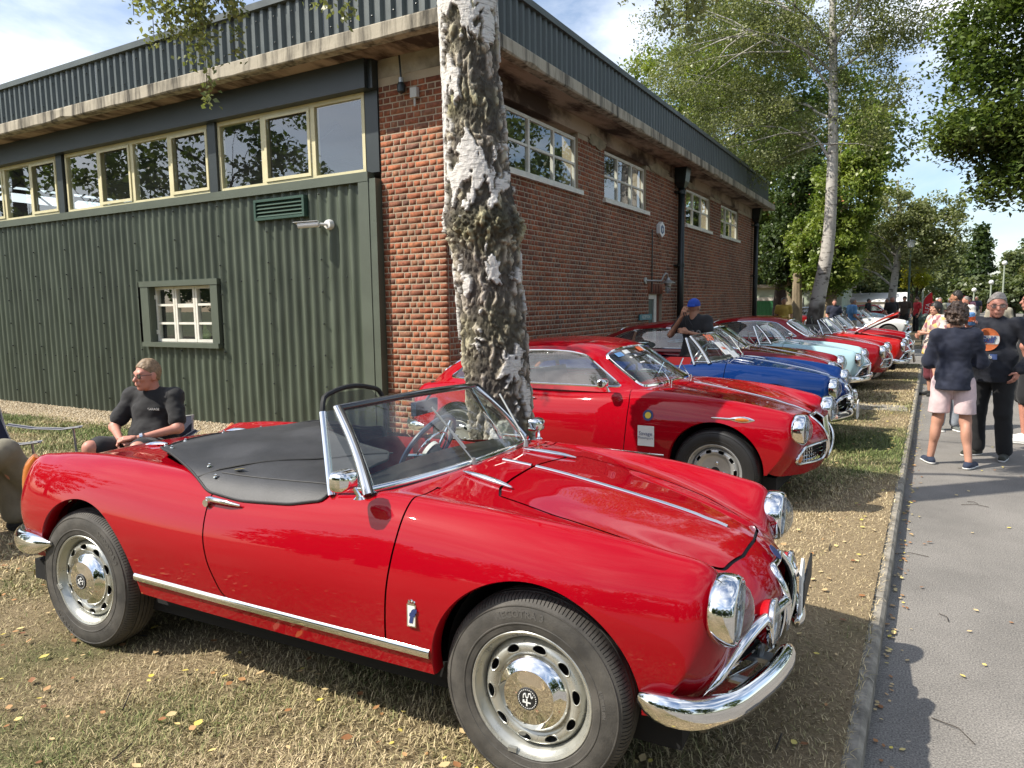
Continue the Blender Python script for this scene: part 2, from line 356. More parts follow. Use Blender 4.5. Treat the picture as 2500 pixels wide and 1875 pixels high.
def brick_ramp(nt, b, src):
    L = nt.links.new
    r = N(nt, 'ShaderNodeValToRGB'); r.color_ramp.interpolation = 'LINEAR'
    pal = [(0, (.22, .085, .048)), (.18, (.34, .105, .050)), (.38, (.42, .145, .066)), (.55, (.30, .105, .060)), (.7, (.36, .165, .090)), (.85, (.21, .095, .065)), (1, (.45, .17, .080))]
    el = r.color_ramp.elements
    el[0].position, el[0].color = 0, c4(pal[0][1]); el[1].position, el[1].color = 1, c4(pal[-1][1])
    for p, c in pal[1:-1]: x = el.new(p); x.color = c4(c)
    L(src, r.inputs[0])
    tc = N(nt, 'ShaderNodeTexCoord'); geo = N(nt, 'ShaderNodeNewGeometry')
    n = N(nt, 'ShaderNodeTexNoise'); n.inputs['Scale'].default_value = 28; n.inputs['Detail'].default_value = 5; L(geo.outputs['Position'], n.inputs['Vector'])
    n2 = N(nt, 'ShaderNodeTexNoise'); n2.inputs['Scale'].default_value = .8; n2.inputs['Detail'].default_value = 5; n2.inputs['Roughness'].default_value = .65; L(geo.outputs['Position'], n2.inputs['Vector'])
    rr = N(nt, 'ShaderNodeValToRGB'); rr.color_ramp.elements[0].position = .32; rr.color_ramp.elements[1].position = .7; rr.color_ramp.elements[0].color = (.58, .56, .54, 1); rr.color_ramp.elements[1].color = (1.15, 1.12, 1.1, 1); L(n.outputs[0], rr.inputs[0])
    r2 = N(nt, 'ShaderNodeValToRGB'); r2.color_ramp.elements[0].position = .34; r2.color_ramp.elements[1].position = .66; r2.color_ramp.elements[0].color = (.55, .52, .50, 1); r2.color_ramp.elements[1].color = (1.1, 1.08, 1.05, 1); L(n2.outputs[0], r2.inputs[0])
    m1 = N(nt, 'ShaderNodeMix', data_type='RGBA', blend_type='MULTIPLY'); m1.inputs[0].default_value = 1; m2 = N(nt, 'ShaderNodeMix', data_type='RGBA', blend_type='MULTIPLY'); m2.inputs[0].default_value = 1
    L(r.outputs[0], m1.inputs[6]); L(rr.outputs[0], m1.inputs[7]); L(m1.outputs[2], m2.inputs[6]); L(r2.outputs[0], m2.inputs[7]); L(m2.outputs[2], b.inputs['Base Color'])
    bp = N(nt, 'ShaderNodeBump'); bp.inputs['Strength'].default_value = .35; bp.inputs['Distance'].default_value = .004; L(n.outputs[0], bp.inputs['Height']); L(bp.outputs[0], b.inputs['Normal'])
    b.inputs['Roughness'].default_value = .88
m_brick_o, nt, b = newmat('brick_single'); oi = N(nt, 'ShaderNodeObjectInfo'); brick_ramp(nt, b, oi.outputs['Random'])
m_brick_a, nt, b = newmat('brick_mass'); at = N(nt, 'ShaderNodeAttribute', attribute_name='rnd'); brick_ramp(nt, b, at.outputs['Fac'])
m_mortar = pm('mortar', (.52, .42, .29), .95, var=.3, vscale=3, bump=.6, bscale=120, col2=(.46, .38, .28))
m_concw = pm('weathered_concrete', (.27, .23, .165), .92, var=.55, vscale=1.6, bump=.7, bscale=25, ramp=(.3, .62), col2=(.44, .39, .30))
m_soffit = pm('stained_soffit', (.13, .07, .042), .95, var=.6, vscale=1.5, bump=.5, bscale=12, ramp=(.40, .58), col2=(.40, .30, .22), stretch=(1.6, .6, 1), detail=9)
m_streak = pm('streaked_concrete', (.12, .105, .08), .92, var=.4, vscale=1.1, bump=.6, bscale=30, ramp=(.34, .58), col2=(.44, .39, .30), stretch=(7, 7, .9), detail=7)
bld = empty('brick_workshop', (XC, YW, ZB), 0, 'long red brick and green corrugated workshop numbered 119 behind the parked cars', 'building')
def bp_(o): # keep world placement under the building empty
    o.parent = bld; o.matrix_parent_inverse = Matrix.Translation((-XC, -YW, -ZB)); return o
def bpart(mb, name, mat, parent=None, smooth=False):
    o = mb.obj(name, mat, None, smooth)
    if parent is None: bp_(o)
    else: o.parent = parent
    return o
# --- bricks -------------------------------------------------------
CO, JT = .0762, .009
def course_bricks(a0, a1, k):
    """(start,end) of bricks of course k from a0 to a1, Flemish-like bond"""
    out = []; x = a0; seq = [.215, .1025, .1025] if k % 2 else [.1025, .215, .1025, .1025]
    i = (k*7) % len(seq); first = True
    if k % 2 == 0: out.append((x, min(a1, x+.066))); x += .066+JT
    while x < a1-.02:
        l = seq[i % len(seq)]; i += 1
        if a1-(x+l) < .06: l = a1-x
        l = min(l, a1-x); out.append((x, x+l)); x += l+JT
    return out
BRV, BRF, BRR = [], [], []
def brick_box(P, U, Nn, a, b_, z0, z1, proud, arr):
    """one brick: front face and four sides; P origin, U along wall, Nn outward"""
    j = lambda s=.0015: random.uniform(-s, s)
    base = len(arr[0]); d = -.03
    for dep, ins in ((d, 0), (proud, .0025)):
        for (u, z) in ((a+ins, z0+ins), (b_-ins, z0+ins), (b_-ins, z1-ins), (a+ins, z1-ins)):
            arr[0].append(tuple(P[i]+U[i]*(u+j())+Nn[i]*dep+(z+j() if i == 2 else 0) for i in range(3)))
    q = base
    arr[1] += [(q+4, q+5, q+6, q+7), (q, q+1, q+5, q+4), (q+1, q+2, q+6, q+5), (q+2, q+3, q+7, q+6), (q+3, q, q+4, q+7)]
    r = random.random(); arr[2] += [r]*5
def wall_bricks(P, U, Nn, a0, a1, z0, z1, holes, arr):
    n = int((z1-z0)/CO)
    for k in range(n):
        za = z0+k*CO; zb = za+CO-JT; iv = [(a0, a1)]
        for (h0, h1, hz0, hz1) in holes:
            if zb > hz0+.02 and za < hz1-.02:
                nv = []
                for s, e in iv:
                    if h1 <= s or h0 >= e: nv.append((s, e))
                    else:
                        if h0 > s+.03: nv.append((s, h0-.004))
                        if h1 < e-.03: nv.append((h1+.004, e))
                iv = nv
        for s, e in iv:
            for a, b_ in course_bricks(s, e, k): brick_box(P, U, Nn, a, b_, za, zb, random.uniform(.0004, .0026), arr)
SIDE_END = 25.9; ZTOP = 4.42
WINS = [(8.86, 11.36, 3.47, 4.345), (12.52, 14.80, 3.47, 4.345), (17.74, 20.04, 3.47, 4.345), (21.25, 23.50, 3.47, 4.345)]
DOOR = (15.02, 15.93, ZB, 1.74)
# mortar cores: real wall bodies with openings
def core_with_holes(name, P, U, Nn, a0, a1, z0, z1, holes, mat, th=.30):
    mb = MB()
    def slab(u0, u1, za, zb):
        if u1-u0 < .005 or zb-za < .005: return
        pts = []
        for dep in (0, -th):
            for (u, z) in ((u0, za), (u1, za), (u1, zb), (u0, zb)): pts.append(tuple(P[i]+U[i]*u+Nn[i]*dep+(z if i == 2 else 0) for i in range(3)))
        mb.add(pts, [(0, 1, 2, 3), (7, 6, 5, 4), (0, 4, 5, 1), (1, 5, 6, 2), (2, 6, 7, 3), (3, 7, 4, 0)])
    zs = sorted(set([z0, z1]+[h[2] for h in holes]+[h[3] for h in holes])); zs = [z for z in zs if z0 <= z <= z1]
    for za, zb in zip(zs[:-1], zs[1:]):
        iv = [(a0, a1)]
        for h in holes:
            if h[2] < zb-1e-4 and h[3] > za+1e-4:
                nv = []
                for s, e in iv:
                    if h[1] <= s or h[0] >= e: nv.append((s, e)); continue
                    if h[0] > s: nv.append((s, h[0]))
                    if h[1] < e: nv.append((h[1], e))
                iv = nv
        for s, e in iv: slab(s, e, za, zb)
    return bpart(mb, name, mat)
P0 = (XC-.008, 0, 0); US = (0, 1, 0); NS = (1, 0, 0)
side_holes = [(a, b_, c, ZTOP+.3) for a, b_, c, d in WINS]+[DOOR]
side_wall = core_with_holes('side_wall', P0, US, NS, YW+.05, SIDE_END, ZB, ZTOP+.02, side_holes, m_mortar)
arr = [[], [], []]
wall_bricks(P0, US, NS, YW+.055, SIDE_END, ZB, ZTOP, side_holes, arr)
# header arch over the door
for i in range(9):
    a = DOOR[0]-.06+i*.115; brick_box(P0, US, NS, a, a+.10, 1.745, 1.745+.215, .008, arr)
side_b = np_mesh('bricks', arr[0], np.array(arr[1]), {'rnd': ('FACE', 'FLOAT', arr[2])}); o = link_mesh('bricks', side_b, m_brick_a, side_wall); o['kind'] = 'stuff'
print('side bricks', len(arr[1])//5)
# corner pilaster, front face
PF = (-6.175, YW+.008, 0); UF = (1, 0, 0); NF = (0, -1, 0); PW = abs(-6.175-XC)
pil = core_with_holes('corner_pier', PF, UF, NF, 0, PW-.012, ZB, ZTOP+.02, [], m_mortar, .34)
arr = [[], [], []]; cnt = 0; proto = {}
nC = int((ZTOP-ZB)/CO)
for k in range(nC):
    za = ZB+k*CO
    for a, b_ in course_bricks(0, PW, k):
        if k >= 4 and cnt < 300:
            key = round((b_-a)*200)
            if key not in proto:
                tmp = [[], [], []]; brick_box((0, 0, 0), UF, NF, 0, b_-a, 0, CO-JT, 0, tmp); me = np_mesh('brick', tmp[0], np.array(tmp[1])); me.materials.append(m_brick_o); proto[key] = me
            o = bpy.data.objects.new('brick', proto[key]); COL.objects.link(o); o.parent = pil
            o.location = (PF[0]+a, PF[1]-random.uniform(.0004, .0026), za+random.uniform(-.001, .001)); o.rotation_euler = (0, random.uniform(-.004, .004), 0); cnt += 1
        else: brick_box(PF, UF, NF, a, b_, za, za+CO-JT, random.uniform(.0004, .0026), arr)
me = np_mesh('bricks', arr[0], np.array(arr[1]), {'rnd': ('FACE', 'FLOAT', arr[2])}); o = link_mesh('bricks', me, m_brick_a, pil); o['kind'] = 'stuff'
mb = MB(); mb.box((-6.30, YW-.05, ZB), (XC+.04, YW+.10, -.16)); bpart(mb, 'plinth', m_conc)
# --- eaves: concrete slab edge, soffit, parapet -------------------------
EO = .58; ZC0, ZC1, ZP = 4.66, 4.845, 5.49
XL = -24.0; YE = 26.45
mb = MB()
ye, xe = YW-EO, XC+EO
def wob(n=60): return [random.uniform(-.012, .012) for _ in range(n)]
# front fascia and side fascia as bevelled bars with slightly broken edges
def fascia(p0, p1, nrm, name):
    mb = MB(); n = 70; rings = []
    for i in range(n+1):
        t = i/n; x = p0[0]+(p1[0]-p0[0])*t; y = p0[1]+(p1[1]-p0[1])*t
        c = random.uniform(0, .012)+(.03 if random.random() < .04 else 0)
        f = lambda d, z: (x-nrm[0]*d, y-nrm[1]*d, z)
        rings.append([f(.16, ZC0), f(c+.01, ZC0), f(0, ZC0+c+.012), f(random.uniform(0, .004), (ZC0+ZC1)/2), f(random.uniform(0, .006), ZC1-.01-c*.5), f(.012, ZC1), f(.16, ZC1)])
    mb.rings(rings, True, True, True); return bpart(mb, name, m_streak)
fascia((XL, ye), (xe, ye), (0, -1), 'concrete_eave'); fascia((xe, ye+.165), (xe, YE), (1, 0), 'concrete_eave')
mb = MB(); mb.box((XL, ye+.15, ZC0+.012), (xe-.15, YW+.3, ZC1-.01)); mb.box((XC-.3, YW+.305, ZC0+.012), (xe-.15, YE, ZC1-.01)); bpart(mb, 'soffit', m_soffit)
# concrete ring beam above the brick wall and pier
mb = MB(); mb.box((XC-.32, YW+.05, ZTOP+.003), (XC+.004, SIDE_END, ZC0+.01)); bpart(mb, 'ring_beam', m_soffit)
mb = MB(); mb.box((-6.175, YW+.006, ZTOP+.022), (XC-.005, YW+.32, ZC0+.010)); bpart(mb, 'ring_beam', m_concw)
# parapet sheets: trapezoid profile, one object per sheet
def trap_sheet(ln, h, pitch=.162, dep=.045):
    prof = []; k = 0; x = 0.
    while x < ln-1e-3:
        for dx, d in ((0, 0), (.045, 0), (.075, dep), (.125, dep), (.155, 0)):
            if x+dx <= ln: prof.append((x+dx, d))
        x += pitch
    prof.append((ln, 0))
    V = [(x, -d, 0) for x, d in prof]+[(x, -d, h) for x, d in prof]; n = len(prof)
    me = bpy.data.meshes.new('parapet_sheet'); me.from_pydata(V, [], [(i, i+1, n+i+1, n+i) for i in range(n-1)]); me.update(); me.materials.append(m_para); return me
ps = trap_sheet(.972, ZP-.06-ZC1)
x = xe-.05
while x > XL:
    x -= .972; o = bpy.data.objects.new('parapet_sheet', ps); COL.objects.link(o); o.location = (x, ye+.075+random.uniform(0, .004), ZC1); bp_(o)
y = ye+.09
while y < YE-1.9:
    o = bpy.data.objects.new('parapet_sheet', ps); COL.objects.link(o); o.location = (xe-.075, y, ZC1); o.rotation_euler = (0, 0, PI/2); bp_(o); y += .972
yend = y
mb = MB(); mb.box((xe-.3, yend, ZC1), (xe-.08, yend+.03, ZP-.05)); bpart(mb, 'parapet_end', m_para)
mb = MB(); mb.box((XL, ye-.005, ZP-.085), (xe+.005, ye+.16, ZP)); mb.box((xe-.16, ye+.16, ZP-.085), (xe+.005, yend+.04, ZP)); bpart(mb, 'parapet_cap', m_para)
# screws of parapet
mb = MB()
x = xe-.2
while x > -16:
    for dz in (.1, .42): mb.ball((x, ye+.026, ZC1+dz), .012, 6, 4)
    x -= .324
bpart(mb, 'screws', m_black)['kind'] = 'stuff'
# roof with skylight holes, inner floor and back walls
mb = MB()
zr = 5.30
for yy in np.arange(YW+.35, SIDE_END-.2, 3.2):
    mb.box((XL, yy, zr), (XC-.35, yy+1.3, zr+.04))
    for xx in np.arange(XL, XC-2, 4.4): mb.box((xx, yy+1.3, zr), (xx+(3.9 if yy > YW+4 else 4.4), yy+3.2, zr+.04))
bpart(mb, 'roof', pm('roof_inside', (.10, .10, .10), .9))
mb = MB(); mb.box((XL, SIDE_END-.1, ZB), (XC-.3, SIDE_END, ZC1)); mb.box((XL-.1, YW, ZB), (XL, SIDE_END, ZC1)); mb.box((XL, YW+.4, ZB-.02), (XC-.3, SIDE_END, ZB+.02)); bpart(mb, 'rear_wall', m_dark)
mb = MB()
for xx in np.arange(XL+1, XC-1, 3.1):
    mb.tube([(xx, YW+1, 4.55), (xx, YW+14, 4.55)], .05, 4)
    for yy in np.arange(YW+1, YW+13, 2.): mb.tube([(xx, yy, 4.55), (xx, yy+1, 5.28), (xx, yy+2, 4.55)], .035, 4)
bpart(mb, 'roof_truss', m_beam)
# --- green corrugated front ------------------------------------------------
YC = YW-.085       # outermost wave crest plane
def corr_sheet(w, h, waves=6, dep=.05, seg=10):
    n = waves*seg; V = []
    for z in (0, h):
        for i in range(n+1):
            t = i/seg; V.append((w*i/n, dep*.5*(1-math.cos(2*PI*t))+.0, z))
    me = bpy.data.meshes.new('cladding_sheet'); me.from_pydata(V, [], [(i, i+1, n+i+2, n+i+1) for i in range(n)]); me.update(); me.materials.append(m_green)
    me.polygons.foreach_set('use_smooth', [True]*len(me.polygons)); return me
SW = 1.0455; Z0C, Z1C = -.27, 3.20
full = corr_sheet(SW, Z1C-Z0C); upper = corr_sheet(SW, Z1C-2.0); lower = corr_sheet(SW, .985-Z0C)
seams = [-6.5-SW*.93]; WX0, WX1, WZ0, WZ1 = -11.27, -9.355, .985, 1.99
x = -9.307+SW*2; half = corr_sheet(-6.46-x, Z1C-Z0C, 4)
for xs in [x]+[x-SW*k for k in range(1, 14)]:
    mes = [(full, 0)] if xs != x else [(half, 0)]
    if xs > -11.5 and xs < -9.4: mes = [(upper, 2.0-Z0C), (lower, 0)]
    for me, dz in mes:
        o = bpy.data.objects.new('cladding_sheet', me); COL.objects.link(o); o.location = (xs, YC+random.uniform(0, .006), Z0C+dz); bp_(o)
mb = MB()
for k in range(-2, 12):
    xs = -9.307-SW*k+.02
    for z in np.arange(0.0, 3.1, .44):
        if not (WX0 < xs < WX1 and .9 < z < 2.05): mb.ball((xs, YC-.008, z), .014, 6, 4)
for z in (.72, 1.95):
    for xs in np.arange(-16.5, -6.6, SW/3):
        if not (WX0-.1 < xs < WX1+.1): mb.ball((xs, YC-.004, z), .013, 6, 4)
bpart(mb, 'screws', m_black)['kind'] = 'stuff'
mb = MB(); mb.box((XL, YC-.035, 3.20), (-6.30, YW+.02, 3.285)); mb.box((XL, YC-.035, 3.165), (-6.30, YC-.022, 3.1995)); bpart(mb, 'sill_flashing', m_trim)
mb = MB(); mb.box((-6.47, YC-.03, Z0C), (-6.30, YC+.055, 3.162)); mb.box((-6.298, YC-.02, Z0C), (-6.185, YW+.03, 3.195)); bpart(mb, 'corner_trim', m_trim)
mb = MB(); mb.box((XL, YC+.056, Z0C), (-6.302, YW+.02, 3.19)); bpart(mb, 'cladding_backing', m_dark) if False else None
mb = MB(); mb.box((XL, YC-.02, Z0C-.03), (-6.30, YC+.06, Z0C-.001)); bpart(mb, 'base_drip', pm('galvanised', (.35, .36, .34), .4, .6))
mb = MB(); mb.box((XL, YC+.02, ZB-.2), (-6.30, YW+.05, Z0C-.031)); bpart(mb, 'footing', m_concw)
mb = MB()
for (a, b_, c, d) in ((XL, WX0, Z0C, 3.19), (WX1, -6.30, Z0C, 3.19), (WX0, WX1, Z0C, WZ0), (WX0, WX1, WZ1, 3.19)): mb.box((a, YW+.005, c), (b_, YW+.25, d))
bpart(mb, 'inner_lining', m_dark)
# deep beam above the ribbon windows
mb = MB(); mb.box((XL, YW-.16, 4.312), (-6.26, YW+.2, ZC0+.008)); bpart(mb, 'lintel_beam', m_beam)
mb = MB(); mb.box((-6.40, YW-.012, 3.287), (-6.185, YW+.2, 4.310)); mb.box((-6.256, YW-.10, 4.313), (-6.185, YW+.2, ZC0+.006)); bpart(mb, 'corner_post', m_beam)
# ribbon windows: each a window with frame, panes
def ribbon(x0, x1, muls, opens):
    w = empty('window', ((x0+x1)/2, YW, 3.29)); bp_(w); inv = Matrix.Translation((-(x0+x1)/2, -YW, -3.29))
    def ch(mb, n, m):
        o = mb.obj(n, m); o.parent = w; o.matrix_parent_inverse = Matrix.Translation((XC, YW, ZB)) @ Matrix.Identity(4); o.matrix_parent_inverse = inv; return o
    z0, z1 = 3.287, 4.309; y0 = YW-.02
    mb = MB(); mb.box((x0, y0, z0), (x1, y0+.09, z0+.055)); mb.box((x0, y0, z1-.06), (x1, y0+.09, z1))
    xs = [x0]+muls+[x1]
    mb.box((x0, y0, z0+.056), (x0+.05, y0+.09, z1-.061)); mb.box((x1-.05, y0, z0+.056), (x1, y0+.09, z1-.061))
    for m in muls: mb.box((m-.04, y0, z0+.056), (m+.04, y0+.09, z1-.061))
    ch(mb, 'frame', m_cream)
    for i in range(len(xs)-1):
        a, c = xs[i]+.052, xs[i+1]-.052
        if i in opens:
            mb = MB(); s = .035
            for (p, q, r, t) in ((a-.01, c+.01, z0+.06, z0+.06+s+.01), (a-.01, c+.01, z1-.065-s, z1-.065), (a-.01, a+s, z0+.07+s, z1-.066-s), (c-s, c+.01, z0+.07+s, z1-.066-s)): mb.box((p, y0-.018, r), (q, y0-.002, t))
            ch(mb, 'sash', m_cream)
        mb = MB(); t = random.uniform(-.004, .004); mb.quad((a-.02, y0+.03+t, z0+.03), (c+.02, y0+.03-t, z0+.03), (c+.02, y0+.03-t, z1-.03), (a-.02, y0+.03+t, z1-.03)); ch(mb, 'pane', m_pane)
    return w
ribbon(-9.27, -6.402, [-8.307, -7.328], [1]); ribbon(-13.37, -9.46, [-12.355, -11.409, -10.427], [1, 3]); ribbon(-17.50, -13.62, [-16.46, -15.493, -14.543], [1, 3]); ribbon(-21.6, -17.7, [-20.6, -19.6, -18.6], [1])
for xp in (-9.365, -13.495, -17.6):
    mb = MB(); mb.box((xp-.09, YW-.06, 3.287), (xp+.09, YW+.1, 4.309)); bpart(mb, 'window_post', m_beam)
# small casement window in the cladding, set in a deep surround
wx0, wx1, wz0, wz1 = -10.93, -9.53, 1.02, 1.93
win = empty('window', ((wx0+wx1)/2, YW, wz0)); bp_(win); inv = Matrix.Translation((-(wx0+wx1)/2, -YW, -wz0))
def wch(mb, n, m, par=None, inv_=None):
    o = mb.obj(n, m); o.parent = par or win; o.matrix_parent_inverse = inv if inv_ is None else inv_; return o
mb = MB(); yy = YC-.05
mb.box((WX0-.02, yy, WZ1-.07), (WX1+.02, YW+.10, WZ1+.02)); mb.box((WX0+.0, yy-.02, WZ0-.045), (WX1, YW+.10, WZ0+.03))
mb.box((WX0, yy+.01, WZ0+.031), (WX0+.20, YC+.03, WZ1-.071)); mb.box((WX1-.16, yy+.01, WZ0+.031), (WX1, YC+.03, WZ1-.071))
mb.box((WX0+.20, yy+.02, WZ0+.031), (WX0+.215, YW+.1, WZ1-.071)); mb.box((WX1-.175, yy+.02, WZ0+.031), (WX1-.16, YW+.1, WZ1-.071)); wch(mb, 'surround', m_trim)
fx0, fx1 = WX0+.22, WX1-.18; fy = YW+.02; cw = (fx1-fx0)/3
for i in range(3):
    a, c = fx0+i*cw+.006, fx0+(i+1)*cw-.006; mb = MB(); fz0, fz1 = WZ0+.035, WZ1-.075; s = .045
    mb.box((a, fy-.03, fz0), (c, fy+.03, fz0+s)); mb.box((a, fy-.03, fz1-s), (c, fy+.03, fz1)); mb.box((a, fy-.03, fz0+s), (a+s, fy+.03, fz1-s)); mb.box((c-s, fy-.03, fz0+s), (c, fy+.03, fz1-s))
    dz = (fz1-fz0)/3
    for q in (1, 2): mb.box((a+s, fy-.022, fz0+dz*q-(.04 if (i == 1 and q == 2) else .016)), (c-s, fy+.022, fz0+dz*q+.02))
    o = wch(mb, 'casement_frame', m_white)
    mb = MB(); mb.quad((a+.02, fy+.005, fz0+.02), (c-.02, fy+.005, fz0+.02), (c-.02, fy+.005, fz1-.02), (a+.02, fy+.005, fz1-.02)); wch(mb, 'pane', m_pane)
    if i == 0:
        mb = MB()
        for z in (fz0+.12, fz1-.2): mb.box((a-.03, fy-.045, z), (a+.02, fy-.028, z+.07))
        wch(mb, 'hinge', m_white)
# bottle standing on the inner sill
mb = MB(); bx = -10.02; mb.lathe([(.0, .0), (.06, .0), (.085, .05), (.085, .10), (.04, .16), (.022, .18), (.022, .235), (.034, .24), (.0, .242)], 14); mb.M = None
o = mb.obj('bottle', pm('green_bottle', (.25, .36, .12), .2, var=.3, vscale=20), None, True); o.location = (bx, YW+.13, 1.055); prop(o, 'round green glass bottle on the sill inside the small casement window', 'bottle')
mb = MB(); mb.box((WX0+.2, YW+.06, WZ0+.0), (WX1-.15, YW+.3, WZ0+.066)); bpart(mb, 'inner_sill', m_white)
# louvre vent
vent = empty('louvre_vent', (-7.95, YC, 2.83)); bp_(vent); inv_v = Matrix.Translation((7.95, -YC, -2.83)); m_louv = pm('vent_green', (.035, .075, .055), .4, var=.1)
vx0, vx1, vz0, vz1 = -8.44, -7.44, 2.80, 3.09
mb = MB(); yv = YC-.05
mb.box((vx0, yv, vz0), (vx1, YC+.06, vz0+.035)); mb.box((vx0, yv, vz1-.035), (vx1, YC+.06, vz1)); mb.box((vx0, yv, vz0+.036), (vx0+.04, YC+.06, vz1-.036)); mb.box((vx1-.04, yv, vz0+.036), (vx1, YC+.06, vz1-.036)); wch(mb, 'vent_frame', m_louv, vent, inv_v)
for k in range(4):
    z = vz0+.045+k*.052; mb = MB(); mb.add([(vx0+.04, yv+.005, z), (vx1-.04, yv+.005, z), (vx1-.04, yv+.05, z+.045), (vx0+.04, yv+.05, z+.045), (vx0+.04, yv+.008, z-.004), (vx1-.04, yv+.008, z-.004), (vx1-.04, yv+.054, z+.041), (vx0+.04, yv+.054, z+.041)], [(0, 1, 2, 3), (7, 6, 5, 4), (0, 4, 5, 1), (2, 6, 7, 3)]); wch(mb, 'slat', m_louv, vent, inv_v)
mb = MB(); mb.quad((vx0, YC+.055, vz0), (vx1, YC+.055, vz0), (vx1, YC+.055, vz1), (vx0, YC+.055, vz1)); wch(mb, 'backing', m_dark, vent, inv_v)
# --- side windows -----------------------------------------------------------
for (a, c, z0, z1) in WINS:
    w = empty('window', (XC, (a+c)/2, z0)); bp_(w); iv = Matrix.Translation((-XC, -(a+c)/2, -z0)); xf = XC-.055; s = .05
    mb = MB(); mb.box((xf-.05, a, z0), (xf, c, z0+s)); mb.box((xf-.05, a, z1-s), (xf, c, z1)); mb.box((xf-.05, a, z0+s), (xf, a+s, z1-s)); mb.box((xf-.05, c-s, z0+s), (xf, c, z1-s))
    d = (c-a)/3; zm = (z0+z1)/2
    for q in (1, 2): mb.box((xf-.048, a+d*q-.028, z0+s), (xf+.004, a+d*q+.028, z1-s))
    for q in range(3): mb.box((xf-.045, a+d*q+.03, zm-.018), (xf-.003, a+d*(q+1)-.03, zm+.018))
    wch(mb, 'frame', m_white, w, iv)
    for q in range(3):
        for zz in ((z0, zm), (zm, z1)):
            t = random.uniform(-.006, .006); u = random.uniform(-.004, .004)
            mb = MB(); mb.quad((xf-.025+t, a+d*q, zz[0]+.01), (xf-.025-t, a+d*(q+1), zz[0]+.01), (xf-.025-t+u, a+d*(q+1), zz[1]), (xf-.025+t+u, a+d*q, zz[1])); wch(mb, 'pane', m_pane, w, iv)
    mb = MB(); mb.box((XC-.12, a-.08, z0-.075), (XC+.055, c+.10, z0-.002)); wch(mb, 'sill', m_white, w, iv)
# flaking plaster patches on the ring beam above the windows
for (y0, y1, z0, z1) in ((11.75, 12.6, 4.30, 4.52), (14.95, 16.3, 4.33, 4.55), (17.3, 18.6, 4.36, 4.52), (20.3, 21.0, 4.40, 4.52)):
    pts = []; n = 26
    for k in range(n):
        t = 2*PI*k/n; r = 1+random.uniform(-.28, .2); pts.append(((y0+y1)/2+(y1-y0)/2*math.cos(t)*r, min(4.655, (z0+z1)/2+(z1-z0)/2*math.sin(t)*r)))
    mb = MB(); mb.prism(pts, XC+.012, XC+.018, 'x'); bpart(mb, 'peeling_plaster', pm('plaster', (.30, .25, .17), .9, var=.3, vscale=4) if 'plaster' not in MATS else MATS['plaster'])
# --- rainwater pipes ---------------------------------------------------------
def downpipe(y, z1):
    p = empty('drainpipe', (XC, y, ZB)); bp_(p); iv = Matrix.Translation((-XC, -y, -ZB)); xp = XC+.13
    mb = MB(); mb.tube([(xp, y, ZB), (xp, y, 4.25)], .078, 14); wch(mb, 'pipe', m_black, p, iv).data.polygons.foreach_set('use_smooth', [True]*16)
    mb = MB(); mb.add([(xp-.11, y-.16, 4.35), (xp+.13, y-.16, 4.35), (xp+.13, y+.16, 4.35), (xp-.11, y+.16, 4.35), (xp-.11, y-.18, ZC0+.01), (xp+.17, y-.18, ZC0+.01), (xp+.17, y+.18, ZC0+.01), (xp-.11, y+.18, ZC0+.01), (xp-.08, y-.08, 4.22), (xp+.08, y-.08, 4.22), (xp+.08, y+.08, 4.22), (xp-.08, y+.08, 4.22)],
        [(0, 1, 5, 4), (1, 2, 6, 5), (2, 3, 7, 6), (3, 0, 4, 7), (8, 9, 1, 0), (9, 10, 2, 1), (10, 11, 3, 2), (11, 8, 0, 3)]); wch(mb, 'hopper', m_black, p, iv)
    for z in (4.12, 2.42, .7):
        mb = MB(); mb.tube([(xp, y, z-.04), (xp, y, z+.04)], .094, 14); mb.box((XC-.005, y-.14, z-.015), (xp, y+.14, z+.015)); wch(mb, 'collar', m_black, p, iv)
downpipe(16.9, 4.25); downpipe(25.62, 4.25)
mb = MB(); mb.tube([(XC+.03, 15.12, 3.12), (XC+.03, 15.12, 1.78)], .014, 6); bpart(mb, 'conduit', m_black)
# door
dr = empty('door', (XC, 15.5, ZB)); bp_(dr); iv = Matrix.Translation((-XC, -15.5, -ZB)); xd = XC-.10
mb = MB(); mb.box((xd-.05, DOOR[0]+.10, ZB), (xd, DOOR[1]-.36, 1.62)); wch(mb, 'door_leaf', pm('door_green', (.02, .045, .035), .4), dr, iv)
mb = MB(); mb.box((xd-.05, DOOR[0], ZB), (xd+.03, DOOR[0]+.095, 1.735)); mb.box((xd-.05, DOOR[1]-.35, ZB), (xd+.03, DOOR[1]-.20, 1.735)); mb.box((xd-.05, DOOR[0]+.10, 1.63), (xd+.03, DOOR[1]-.36, 1.735)); wch(mb, 'door_frame', m_white, dr, iv)
mb = MB(); mb.box((xd-.05, DOOR[1]-.195, ZB), (xd+.02, DOOR[1], 1.735)); wch(mb, 'door_reveal', m_brick_a, dr, iv)
